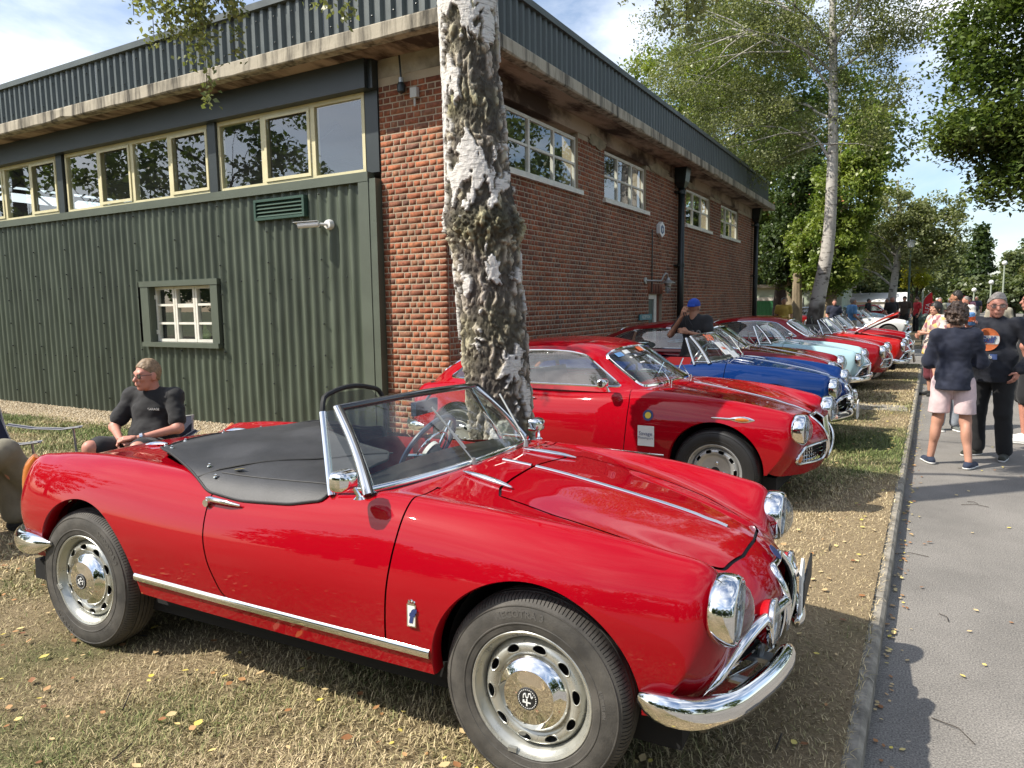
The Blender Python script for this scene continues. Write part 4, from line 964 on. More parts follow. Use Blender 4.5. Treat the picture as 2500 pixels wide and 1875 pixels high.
def side_y(sk, x, z):
    """body half-width at x,z"""
    g = sk.grid.reshape(-1, 3); m = g[:, 1] < -.45; q = g[m]; d = (q[:, 0]-x)**2+(q[:, 2]-z)**2; k = np.argsort(d)[:4]; w = 1/(d[k]+1e-6); return -float((q[k, 1]*w).sum()/w.sum())
def top_z(sk, x, y):
    g = sk.grid.reshape(-1, 3); m = g[:, 2] > .55; q = g[m]; d = (q[:, 0]-x)**2+(q[:, 1]-y)**2; k = np.argsort(d)[:4]; w = 1/(d[k]+1e-6); return float((q[k, 2]*w).sum()/w.sum())
def surf_strip(sk, pts, w, h, name, mat, parent, side=None):
    """chrome strip lying on the body: pts (x,z) on a side or (x,y) on top"""
    P = []
    for a, b in pts: P.append((a, side*(side_y(sk, a, b)+h*.3), b) if side else (a, b, top_z(sk, a, b)+h*.3))
    mb = MB(); mb.tube(P, 1., 8, True, (h, w) if side else (w, h), up=(0, 0, 1)); return mb.obj(name, mat, parent, 60)
def headlamp(parent, x, y, z, r=.098, depth=.075, tilt=0.):
    h = empty('headlamp', (x, y, z)); h.parent = parent; h.rotation_euler = (0, tilt, 0)
    mb = MB(); mb.lathe([(r*.98, -depth), (r*1.05, -depth*.85), (r*1.085, -depth*.5), (r*1.085, -depth*.2), (r*1.06, .002), (r*1.02, .012), (r*.97, .017), (r*.93, .015), (r*.91, .006), (r*.90, -.01)], 56, 'x'); mb.obj('lamp_ring', m_chrome, h, 75, True)
    mb = MB(); mb.lathe([(r*.91, .004), (r*.82, .022), (r*.66, .038), (r*.42, .050), (r*.2, .055), (.0, .056)], 40, 'x'); mb.obj('lens', m_lens, h, True, True)
    mb = MB(); mb.lathe([(r*.9, -.015), (r*.7, -.05), (r*.35, -.075), (0, -.08)], 28, 'x'); mb.obj('reflector', m_chrome, h, True, True)
    return h
def badge_round(parent, M, r, name='badge'):
    mb = MB(); mb.M = M; mb.lathe([(0, .002), (r, .002), (r, 0)], 20); return mb.obj(name, m_navy, parent)
def make_spider():
    car = empty('roadster')
    full, U, V = surf([RW[k] for k in range(9)], 210, 76, 4); sk = Skin(full, U, V)
    AR, AF = (.045, .355, .358), (2.248, .352, .350)
    for a in (AR, AF): f = arch_fn(*a); sk.cut(f); sk.mark(f, 9)
    cock = top_fn(symm([(.07, 0), (.08, -.2), (.14, -.35), (.27, -.475), (.47, -.565), (.74, -.635), (1.0, -.660), (1.25, -.668), (1.38, -.655), (1.405, -.55), (1.41, 0)]), .7)
    sk.cut(cock); sk.mark(cock, 9)
    dash = top_fn(symm([(1.30, 0), (1.30, -.655), (1.48, -.64), (1.555, -.635), (1.62, -.48), (1.67, -.25), (1.69, 0)]), .7)
    sk.cut(dash); sk.mark(dash, 6, {0})
    doorp = side_fn(round_poly([(.833, 1.0), (.833, .80), (.846, .66), (.875, .55), (.93, .44), (1.02, .388), (1.715, .388), (1.735, .6), (1.757, .78), (1.765, 1.0)], .03))
    split_gap(sk, doorp, 2)
    hood = top_fn(symm([(1.925, 0), (1.93, -.20), (1.945, -.34), (1.985, -.42), (2.06, -.425), (2.20, -.435), (2.40, -.422), (2.56, -.395), (2.68, -.352), (2.76, -.30), (2.80, -.17), (2.812, 0)]))
    split_gap(sk, hood, 3, (0,), .0052)
    boot = top_fn(symm([(-.62, 0), (-.61, -.25), (-.57, -.36), (-.40, -.405), (-.12, -.40), (-.06, -.34), (-.05, 0)]), .66)
    split_gap(sk, boot, 4)
    # front: low side grilles and the centre shield opening
    gr = poly_sd(round_poly([(.135, .535), (.30, .525), (.46, .50), (.52, .46), (.50, .405), (.30, .385), (.135, .385)], .03))
    sh = poly_sd(round_poly([(-.105, .640), (.105, .640), (.115, .56), (.075, .42), (0, .345), (-.075, .42), (-.115, .56)], .03))
    fg = lambda x, y, z, u, v: np.where(x > 2.6, np.minimum(gr(np.abs(y), z), sh(y, z)), 1.)
    sk.cut(fg); sk.mark(fg, 8, {0})
    sk.normals()
    sk.part('body', {0}, P_RED, car)
    for s in (-1, 1):   # doors: one object per side
        for f in sk.bm.faces:
            if f[sk.tag] == 2 and f.calc_center_median().y*s > 0: f[sk.tag] = 20+s
        sk.part('door', {20+s}, P_RED, car)
    sk.part('hood', {3}, P_RED, car); sk.part('hood_frame', {3}, P_DKRED, car, -.06, True); sk.part('boot_lid', {4}, P_RED, car)
    sk.part('panel_gap', {1}, m_rub, car, -.009)['kind'] = 'stuff'; sk.part('dash_top', {6}, m_leather, car); sk.part('grille_mesh', {8}, m_under, car, -.03)
    arch_lips(sk, (AR, AF), {0}, P_RED, car)
    mb = MB(); mb.box((-.60, -.60, .20), (2.70, .60, .30)); mb.box((.38, -.64, .26), (1.90, .64, .318)); mb.obj('underbody', m_under, car)
    # side chrome strip
    for s in (-1, 1):
        surf_strip(sk, [(a, .418-(a-.4)*.014) for a in np.linspace(.40, 1.895, 30)], .017, .008, 'sill_strip', m_chrome, car, s)
    surf_strip(sk, [(a, 0.) for a in np.linspace(1.78, 1.915, 6)], .010, .007, 'hood_strip', m_chrome, car); surf_strip(sk, [(a, 0.) for a in np.linspace(1.935, 2.715, 22)], .010, .007, 'hood_strip', m_chrome, car)
    for s in (-1, 1):  # hood hinges and boot hinges
        mb = MB(); P = [(a, s*(.275+.05*(a-1.745)/.235), 0) for a in np.linspace(1.745, 1.985, 9)]; P = [(a, b, top_z(sk, a, b)+.008) for a, b, _ in P]
        mb.tube(P, [.004, .010, .014, .016, .017, .017, .015, .011, .005], 8, True, (1, .75), up=(0, 0, 1)); mb.obj('hood_hinge', m_chrome, car, 60)
        mb = MB(); P = [(a, s*.26, top_z(sk, a, s*.26)+.008) for a in np.linspace(-.17, .0, 7)]; mb.tube(P, [.004, .013, .018, .019, .017, .012, .004], 8, True, (1.2, .75), up=(0, 0, 1)); mb.obj('boot_hinge', m_chrome, car, 60)
    # lamps
    for s in (-1, 1):
        headlamp(car, 2.838, s*.572, .655, .098, .06, .03)
        mb = MB(); mb.ball((2.765, s*.575, .475), (.028, .036, .036), 14, 8); mb.obj('turn_signal', m_lens, car, True)
        mb = MB(); mb.tube(smooth_path([(-.555, s*.622, .55), (-.585, s*.622, .66), (-.575, s*.618, .76), (-.515, s*.612, .838)], 10), [.02, .034, .036, .036, .036, .036, .036, .034, .030, .018], 10, True, (.9, .55), up=(0, s, 0)); o = mb.obj('tail_lamp', m_amber, car, 60)
    # chrome whiskers, shield, bumpers
    for s in (-1, 1):
        mb = MB(); P = smooth_path([(2.945, s*.115, .55), (2.915, s*.26, .553), (2.875, s*.40, .540), (2.84, s*.49, .505), (2.79, s*.565, .43), (2.75, s*.60, .37)], 22); mb.tube(P, [.006]+[.020]*18+[.016, .010, .004], 10, True, (1, .75)); mb.obj('grille_bar', m_chrome, car, 60)
        P = smooth_path([(2.595, s*.70, .395), (2.655, s*.712, .385), (2.735, s*.688, .372), (2.825, s*.60, .366), (2.895, s*.44, .366), (2.945, s*.24, .370), (2.958, s*.12, .374)], 26)
        mb = MB(); mb.tube(P, [.020, .036, .043, .046, .047, .047]+[.046]*16+[.045, .042, .032, .014], 14, True, (.72, 1.05), up=(0, 0, 1)); mb.obj('front_bumper', m_chrome, car, 60)
        P = smooth_path([(-.215, s*.735, .470), (-.33, s*.735, .455), (-.47, s*.71, .440), (-.62, s*.63, .432), (-.72, s*.48, .432), (-.79, s*.25, .435), (-.80, s*.0, .435)], 26)
        mb = MB(); mb.tube(P, [.010, .026, .040, .048, .052]+[.052]*21, 14, True, (.75, 1.05), up=(0, 0, 1)); mb.obj('rear_bumper', m_chrome, car, 60)
        mb = MB(); mb.tube([(2.74, s*.44, .39), (2.88, s*.42, .37)], .016, 8); mb.obj('bumper_bracket', m_galv, car)
    mb = MB()
    for ln in sk.trim_lines({8}, .004, 16): mb.tube(ln, .0125 if max(abs(q[1]) for q in ln) < .2 else .006, 8, False, (1.25, 1))
    mb.obj('grille_shield', m_chrome, car, 60)
    mb = MB(); fx_ = lambda y, z: 2.94-.055*max(0, (z-.45)/.15)**2-.30*y*y-.028
    for z in np.arange(.37, .63, .022):
        w = .098 if z > .5 else .098*(z-.345)/.16+.008; mb.tube([(fx_(w, z), -w, z), (fx_(0, z)+.006, 0, z), (fx_(w, z), w, z)], .0032, 4)
    mb.tube([(fx_(0, .38)+.012, 0, .36), (fx_(0, .6)+.012, 0, .63)], .006, 6)
    for z in (.42, .45, .48, .51):
        for s in (-1, 1): mb.tube([(2.885, s*.14, z), (2.855, s*.32, z), (2.80, s*.49, z-.005)], .004, 4)
    mb.obj('grille_slats', m_chrome, car)['kind'] = 'stuff'
    badge_round(car, Matrix.Translation((2.885, 0, .668)) @ Matrix.Rotation(PI/2-.75, 4, 'Y'), .030)
    # door handles, badge, mirror
    for s in (-1, 1):
        y = s*(side_y(sk, .92, .80)+.012)
        mb = MB(); mb.tube([(.825, y, .798), (.86, y+s*.014, .803), (.95, y+s*.016, .800), (1.015, y+s*.006, .792)], [.009, .012, .0095, .005], 8, True, (.8, 1)); mb.tube([(.838, y-s*.01, .785), (.838, y+s*.020, .785)], .015, 10); mb.obj('door_handle', m_chrome, car, 60)
        yb = s*(side_y(sk, 1.837, .525)+.002)
        mb = MB(); mb.box((1.82, yb-.002, .488), (1.856, yb+.003, .565)); mb.obj('fender_badge', m_chrome, car)
        mb = MB(); mb.box((1.824, yb-.0025, .492), (1.852, yb+.0035, .561)); mb.obj('badge_field', m_paper, car)
        M = Matrix.Translation((1.838, yb+s*.0042, .525)) @ (Matrix.Rotation(PI/2, 4, 'X') if s < 0 else Matrix.Rotation(PI, 4, 'Z') @ Matrix.Rotation(PI/2, 4, 'X')); text_obj('badge_letter', 'f', .062, m_navy, car, M, .0, .004, shear=.2)
        mb = MB(); yy = yb
        for k in (-1, 0, 1): mb.ball((1.838+k*.010, yy, .574+(.004 if k == 0 else 0)), .0055, 6, 4)
        mb.box((1.824, yy-.003, .566), (1.852, yy+.003, .569)); mb.obj('badge_crown', m_chrome, car)
    # windscreen
    nt_, ns_ = 28, 7; B, T, G = [], [], []
    for i in range(nt_+1):
        t = -1+2*i/nt_; a = abs(t)**2.2
        B.append(Vector((1.705-.125*a, .655*t, .905-.018*t*t))); T.append(Vector((1.415-.075*a, .532*t, 1.188-.022*t*t)))
    rings = []
    for k in range(ns_+1):
        q = k/ns_; rings.append([tuple(B[i].lerp(T[i], q)+Vector((.018, 0, .012))*math.sin(PI*q)) for i in range(nt_+1)])
    ws = empty('windscreen'); ws.parent = car
    mb = MB(); mb.rings(rings, False); mb.obj('glass', m_wind, ws, True)
    mb = MB(); mb.tube([tuple(p+Vector((0, 0, .008))) for p in B], .013, 8, True, (1, 1.3)); mb.obj('lower_frame', m_chrome, ws, 60)
    mb = MB(); mb.tube([tuple(p+Vector((.006, 0, -.012))) for p in B], .013, 8); mb.obj('rubber_seal', m_rub, ws, True)
    mb = MB(); mb.tube([tuple(p) for p in T], .015, 10, True, (1.1, 1)); mb.obj('top_rail', pm('black_gloss', (.015, .015, .016), .12, coat=1) if 'black_gloss' not in MATS else MATS['black_gloss'], ws, 60)
    for i in (0, nt_):
        s = -1 if i == 0 else 1
        c = [tuple(B[i].lerp(T[i], q)+Vector((.010, 0, .008))*math.sin(PI*q)) for q in np.linspace(-.02, 1.02, 9)]
        mb = MB(); mb.tube(c, [.022, .020, .018, .017, .016, .016, .016, .016, .015], 10, True, (1.25, .8)); mb.obj('pillar', m_chrome, ws, 60)
        mb = MB(); q = [tuple(Vector(p)+Vector((.016, s*.004, .006))) for p in c]; mb.tube(q, .006, 6); mb.obj('pillar_groove', m_rub, ws, True)
        # fixed quarter light
        p0 = B[i]+Vector((-.012, s*.006, .012)); p1 = B[i]+Vector((-.155, s*.022, .010)); p2 = T[i]+Vector((-.045, -s*-.035, -.012)); p3 = T[i]+Vector((-.008, 0, -.004))
        qw = empty('quarter_light'); qw.parent = car
        mb = MB(); mb.quad(tuple(p0), tuple(p1), tuple(p2), tuple(p3)); mb.obj('glass', m_wind, qw)
        mb = MB(); mb.tube([tuple(p1-Vector((0, 0, .03))), tuple(p2)], .0095, 8, True, (1.4, .8)); mb.tube([tuple(p1), tuple(p0)], .007, 6); mb.obj('post', m_chrome, qw, 60)
        mb = MB(); mb.tube([tuple(p1+Vector((-.012, 0, -.03))), tuple(p2+Vector((-.012, 0, 0)))], .005, 6); mb.obj('post_seal', m_rub, qw)
    for (y0, dy) in ((-.14, -.02), (.36, .06)):
        wb = Vector((1.715, y0, .925)); mb = MB()
        mb.tube([tuple(wb-Vector((0, 0, .02))), tuple(wb+Vector((.0, 0, .012)))], [.013, .008], 8); mb.tube([tuple(wb), tuple(wb+Vector((-.075, dy*.6, .085))), tuple(wb+Vector((-.12, dy, .145)))], .0032, 6); mb.tube([tuple(wb+Vector((-.035, dy*.2, .05))), tuple(wb+Vector((-.185, dy*1.4, .215)))], .0038, 6, True, (1, 1.5)); mb.obj('wiper', m_galv, car)
    # cockpit
    mb = MB(); mb.box((.12, -.60, .28), (1.60, .60, .30)); mb.box((.10, -.60, .30), (.14, .60, .84)); mb.box((1.50, -.62, .30), (1.54, .62, .86)); mb.obj('cockpit_floor', m_leather, car)
    for s in (-1, 1): mb = MB(); mb.box((.2, min(s*.645, s*.665), .33), (1.52, max(s*.645, s*.665), .845)); mb.obj('door_trim', m_redint, car)
    for s in (-1, 1):
        st = empty('seat', (.86, s*.31, .30)); st.parent = car
        mb = MB(); mb.box((-.22, -.22, 0), (.30, .22, .20)); bx_round(mb); mb.obj('cushion', m_leather, st, 60)
        mb = MB(); mb.M = Matrix.Translation((-.20, 0, .15)) @ Matrix.Rotation(-.22, 4, 'Y'); mb.box((-.10, -.22, 0), (.02, .22, .44)); bx_round(mb); mb.obj('backrest', m_leather, st, 60)
    mb = MB(); mb.box((1.33, -.60, .66), (1.50, .60, .86)); mb.obj('dashboard', m_redint, car)
    stw = empty('steering_wheel', (1.19, .31, .86)); stw.parent = car; stw.rotation_euler = (0, -1.02, 0)
    mb = MB(); P = [(.195*math.cos(a), .195*math.sin(a), 0) for a in np.linspace(0, 2*PI, 41)]; mb.tube(P+[P[1]], .013, 8, False); mb.obj('rim', pm('wheel_navy', (.035, .05, .09), .3) if 'wheel_navy' not in MATS else MATS['wheel_navy'], stw, True)
    mb = MB(); P = [(.12*math.cos(a), .12*math.sin(a), -.02) for a in np.linspace(0, 2*PI, 33)]; mb.tube(P+[P[1]], .006, 6, False)
    for a in (0.5, 2.6, 4.7): mb.tube([(0, 0, -.05), (.19*math.cos(a), .19*math.sin(a), 0)], .009, 6)
    mb.obj('horn_ring', m_chrome, stw, True)
    mb = MB(); mb.lathe([(.0, .0), (.045, -.005), (.05, -.04), (.04, -.09), (.035, -.30)], 18); mb.obj('column', m_leather, stw, True)
    mb = MB(); mb.lathe([(.046, -.008), (.056, -.01), (.056, -.03), (.046, -.03)], 20); mb.obj('hub_ring', m_paper, stw, True)
    add_wheel(W_HUB, car, 0, -.645, 0, .95); add_wheel(W_HUB, car, 2.25, -.650, 0, 0.); add_wheel(W_HUB, car, 0, .645, 0, .3); add_wheel(W_HUB, car, 2.25, .65, 0, .7)
    car['sk'] = 0
    return car, sk
def bx_round(mb): pass
SPIDER, SPSK = make_spider()
def recolor(root, old, new):
    for o in [root]+list(root.children_recursive):
        for sl in o.material_slots:
            if sl.material == old: sl.link = 'OBJECT'; sl.material = new
def mirror_obj(car, x, y, z, s, mat=None):
    m = empty('door_mirror', (x, y, z)); m.parent = car; m.scale = (.82, .82, .82)
    mb = MB(); mb.tube([(.045, -s*.045, -.075), (.03, -s*.02, -.02), (.0, 0, 0)], [.010, .008, .009], 8); mb.tube([(.045, -s*.045, -.083), (.045, -s*.045, -.073)], [.026, .016], 10); mb.obj('stem', m_chrome, m, True)
    mb = MB(); P = round_poly([(-.062, -.042), (.062, -.042), (.062, .042), (-.062, .042)], .03)
    mb.rings([[(.024, a*1.0, b) for a, b in P], [(.0, a*1.06, b*1.06) for a, b in P], [(-.03, a*.98, b*.98) for a, b in P], [(-.05, a*.65, b*.65) for a, b in P], [(-.056, a*.2, b*.2) for a, b in P]][::-1], True, True, False); o = mb.obj('shell', mat or m_chrome, m, True); o.rotation_euler = (0, 0, PI)
    mb = MB(); mb.add([(.022, a*.94, b*.94) for a, b in P], [tuple(range(len(P)))]); o = mb.obj('mirror_glass', m_chrome, m); o.rotation_euler = (0, 0, PI)
    return m
# ---- the red roadster in front
hero = SPIDER; hero.location = (-3.304, 2.453, -.018); hero.rotation_euler = (R(-1.5), 0, R(3.08))
prop(hero, 'shiny red open roadster with black tonneau cover nearest in the row', 'car', 'classic cars parked along the kerb')
def tonneau(car, sk):
    """black vinyl cover over rear deck and passenger side"""
    xs = np.linspace(-.02, 1.50, 110); ys = np.linspace(-.74, .70, 100); full = np.zeros((110, 100, 3))
    for i, x in enumerate(xs):
        for j, y in enumerate(ys):
            zb = top_z_fast(sk, x, y)
            e = smooth01(.70, .52, abs(y))*smooth01(.0, .25, x)
            z = zb+.010+e*(.012+.060*math.exp(-((x-.80)/.30)**2-((y-.02)/.42)**2)+.025*math.exp(-((x-.35)/.18)**2))
            z += .004*math.sin(9*x+14*y)*e+.003*math.sin(23*y-6*x)*e
            z -= .020*math.exp(-((y+.12-.02*math.sin(4*x))/.02)**2)*0
            full[i, j] = (x, y, z)
    for _ in range(6):
        full[1:-1, :, 2] = (full[:-2, :, 2]+2*full[1:-1, :, 2]+full[2:, :, 2])/4; full[:, 1:-1, 2] = (full[:, :-2, 2]+2*full[:, 1:-1, 2]+full[:, 2:, 2])/4
    s2 = Skin(full, np.zeros((110, 100)), np.zeros((110, 100)))
    poly = round_poly([(.015, .0), (.03, .28), (.09, .45), (.22, .575), (.45, .645), (.72, .665), (.735, .30), (.745, .06), (.80, -.04), (1.30, -.16), (1.395, -.30), (1.41, -.55), (1.405, -.690), (1.25, -.708), (1.0, -.712), (.80, -.70), (.72, -.672), (.52, -.600), (.32, -.53), (.17, -.43), (.07, -.28), (.02, -.14)], .03, 4)
    sd = poly_sd(poly); f = lambda x, y, z, u, v: sd(x, y)
    s2.cut(f); s2.mark(lambda *a: -f(*a), 9); s2.normals()
    o = s2.part('tonneau_cover', {0}, m_vinyl, car)
    mb = MB()
    for ln in s2.trim_lines({0}, .001): mb.tube(ln, .0055, 6, False)
    mb.obj('cover_piping', m_rub, car, True)
    tz = lambda x, y: full[int(np.argmin(abs(xs-x))), int(np.argmin(abs(ys-y))), 2]
    mb = MB(); mb.tube([(a, b, tz(a, b)+.003) for a, b in [(.70+.07*k, -.665+.055*k) for k in range(10)]], .004, 5); mb.obj('cover_zip', m_rub, car)
    mb = MB(); mb.tube([(a, -.625, tz(a, -.625)+.0015) for a in np.linspace(.8, 1.38, 20)], .002, 4); mb.obj('cover_seam', m_rub, car)
    mb = MB()
    for a, b in ((.70, -.60), (.80, -.655), (.33, -.49), (.17, -.40), (.08, -.22), (.045, .05), (.06, .3)):
        mb.M = Matrix.Translation((a, b, tz(a, b)+.001)); mb.lathe([(.010, 0), (.009, .005), (.005, .006), (.005, .011), (.007, .012), (.0, .015)], 10)
    mb.obj('cover_studs', m_chrome, car, True)['kind'] = 'stuff'
    # mesh wind stop behind the driver
    wsx = .76; P = [(wsx+.012*k_, y, z) for k_, y, z in [(0, .03, .86), (0, .03, 1.06), (-1, .06, 1.125), (-1, .12, 1.145), (-1, .42, 1.145), (-1, .50, 1.12), (0, .53, 1.05), (0, .53, .86)]]
    ws_ = empty('wind_stop'); ws_.parent = car
    mb = MB(); mb.tube(smooth_path(P, 34), .013, 8); mb.obj('hoop', m_rub, ws_, True)
    m, nt, b = newmat('mesh_net'); L = nt.links.new; out = nt.nodes['Material Output']; t = N(nt, 'ShaderNodeBsdfTransparent'); mx = N(nt, 'ShaderNodeMixShader'); mx.inputs[0].default_value = .62; b.inputs['Base Color'].default_value = (.02, .02, .02, 1); L(t.outputs[0], mx.inputs[1]); L(b.outputs[0], mx.inputs[2]); L(mx.outputs[0], out.inputs[0])
    mb = MB(); mb.add([(wsx, .035, .86), (wsx, .035, 1.06), (wsx-.01, .12, 1.14), (wsx-.01, .42, 1.14), (wsx, .525, 1.05), (wsx, .525, .86)], [(0, 1, 2, 3, 4, 5)]); mb.obj('net', m, ws_)
    # interior mirror
    mb = MB(); mb.M = Matrix.Translation((1.37, .02, 1.115)) @ Matrix.Rotation(.15, 4, 'Z'); mb.box((-.012, -.115, -.03), (.012, .115, .03)); mb.tube([(0, 0, .02), (.03, 0, .06)], .006, 6); mb.obj('rear_view_mirror', MATS['wheel_navy'], car)
    mirror_obj(car, 1.565, -.775, .955, -1); mirror_obj(car, 1.58, .76, .95, 1)
    # driving lamps with red backs and plate
    for s in (-1, 1):
        d = empty('driving_lamp', (2.915, s*.27, .515)); d.parent = car
        mb = MB(); mb.lathe([(.0, -.07), (.04, -.065), (.07, -.03), (.076, -.005)], 24, 'x'); mb.obj('lamp_shell', P_RED2, d, True)
        mb = MB(); mb.lathe([(.076, -.012), (.082, -.006), (.082, .006), (.074, .010)], 28, 'x'); mb.obj('lamp_ring', m_chrome, d, 50)
        mb = MB(); mb.lathe([(.074, .006), (.05, .018), (0, .024)], 24, 'x'); mb.obj('lens', m_lens, d, True, True)
        mb = MB(); mb.lathe([(.074, .0), (.05, -.03), (0, -.045)], 24, 'x'); mb.obj('reflector', m_chrome, d, True, True)
        mb = MB(); mb.tube([(-.03, 0, -.06), (-.04, 0, -.12)], .012, 8); mb.box((-.09, -.03, -.13), (.0, .03, -.115)); mb.obj('bracket', m_galv, d)
    mb = MB(); mb.M = Matrix.Translation((2.965, .17, .50)); mb.prism(round_poly([(-.06, -.10), (.06, -.10), (.075, .07), (.0, .11), (-.075, .07)], .02), -.004, .004, 'x'); mb.obj('rally_plaque', m_paper, car)
    mb = MB(); mb.box((2.965, .20, .40), (2.973, .60, .50)); mb.obj('number_board', m_rub, car)
    # a yellow leaf on the cover
    mb = MB(); z = tz(.86, -.60)+.004; mb.add([(.84, -.60, z), (.87, -.615, z+.006), (.91, -.60, z+.012), (.87, -.585, z+.004)], [(0, 1, 2, 3)]); o = mb.obj('fallen_leaf', pm('leaf_yellow', (.62, .50, .08), .6), None); o.matrix_world = HM(); prop(o, 'single yellow leaf lying on the black tonneau cover', 'leaf')
def HM(): return Matrix.Translation(hero.location) @ hero.rotation_euler.to_matrix().to_4x4()
_tzc = {}
def top_z_fast(sk, x, y):
    if 'g' not in _tzc:
        xs = np.linspace(-.1, 1.6, 90); ys = np.linspace(0, .75, 50); q = sk.grid.reshape(-1, 3); q = q[(q[:, 2] > .6) & (q[:, 1] <= .001)]
        Z = np.zeros((90, 50))
        for i, a in enumerate(xs):
            d = (q[:, 0]-a)**2; sub = q[d < .0009]; 
            for j, b in enumerate(ys):
                dd = (sub[:, 0]-a)**2+(sub[:, 1]+b)**2; k = np.argpartition(dd, 3)[:3]; w = 1/(dd[k]+1e-6); Z[i, j] = (sub[k, 2]*w).sum()/w.sum()
        _tzc['g'] = Z
    Z = _tzc['g']; i = (x+.1)/1.7*89; j = abs(y)/.75*49; i0, j0 = int(min(88, max(0, i))), int(min(48, max(0, j))); a, b = i-i0, j-j0
    return Z[i0, j0]*(1-a)*(1-b)+Z[i0+1, j0]*a*(1-b)+Z[i0, j0+1]*(1-a)*b+Z[i0+1, j0+1]*a*b
def copy_car(src, loc, rz, color_from, color_to, label):
    c = copy_tree(src); c.location = loc; c.rotation_euler = (0, 0, rz); prop(c, label, 'car', 'classic cars parked along the kerb')
    if color_to: recolor(c, color_from, color_to)
    return c
blue = copy_car(SPIDER, (-3.57, 8.43, 0), R(0), P_RED, P_BLUE, 'royal blue open roadster with rally number 309 on its windscreen')
pale = copy_car(SPIDER, (-3.62, 12.35, 0), R(0), P_RED, P_PALE, 'pale blue open roadster between the maroon coupe and a red coupe')
redsp = copy_car(SPIDER, (-3.12, 16.1, 0), R(0), P_RED, P_ORANGE, 'bright red roadster standing with its bonnet propped open')
tonneau(hero, SPSK)
# ------------------------------------------------------------------ fixed-head coupe
def sprint_rows():
    k = 2.38/2.25; rows = []
    for r in range(9):
        o = []
        for i, (x, y, z) in enumerate(RW[r]):
            if 4 <= i <= 13: x = x*k
            elif i > 13: x = x+.13
            if i >= 14:  # fuller nose
                pass
            if r in (2, 3) and 11 <= i <= 15: z += (.020 if r == 2 else .012)      # flatter bonnet sides
            if r == 0 and i <= 4: x -= .06
            z += .012*smooth01(1.9, .4, abs(x-1.0)) if r < 6 else 0
            o.append((x, y, z))
        rows.append(o)
    return rows
GH = [  # greenhouse rows g0..g5, cols c0..c9
 [(1.74,0,.915),(1.56,0,1.06),(1.33,0,1.235),(1.12,0,1.302),(.8,0,1.325),(.4,0,1.308),(.05,0,1.25),(-.25,0,1.145),(-.52,0,.99),(-.70,0,.84)],
 [(1.73,.30,.91),(1.55,.29,1.055),(1.32,.28,1.23),(1.11,.28,1.297),(.8,.28,1.318),(.4,.28,1.30),(.05,.27,1.24),(-.245,.26,1.135),(-.51,.25,.985),(-.69,.25,.835)],
 [(1.70,.48,.905),(1.51,.455,1.045),(1.28,.44,1.21),(1.08,.44,1.272),(.8,.45,1.292),(.4,.445,1.272),(.06,.43,1.213),(-.22,.40,1.11),(-.48,.38,.965),(-.64,.38,.83)],
 [(1.665,.565,.90),(1.47,.54,1.02),(1.25,.525,1.165),(1.06,.53,1.21),(.8,.54,1.225),(.4,.535,1.21),(.08,.515,1.155),(-.18,.485,1.06),(-.43,.46,.935),(-.58,.46,.82)],
 [(1.63,.62,.893),(1.47,.60,.95),(1.29,.59,1.03),(1.08,.595,1.05),(.8,.605,1.06),(.4,.60,1.055),(.08,.585,1.02),(-.17,.56,.97),(-.40,.53,.90),(-.54,.53,.82)],
 [(1.60,.675,.87),(1.48,.68,.87),(1.36,.685,.87),(1.12,.69,.87),(.8,.693,.87),(.4,.69,.87),(.08,.675,.87),(-.17,.65,.867),(-.38,.62,.86),(-.50,.60,.82)]]
GH = [[(x+.09, y, .87+(z-.87)*.90) for x, y, z in r] for r in GH]
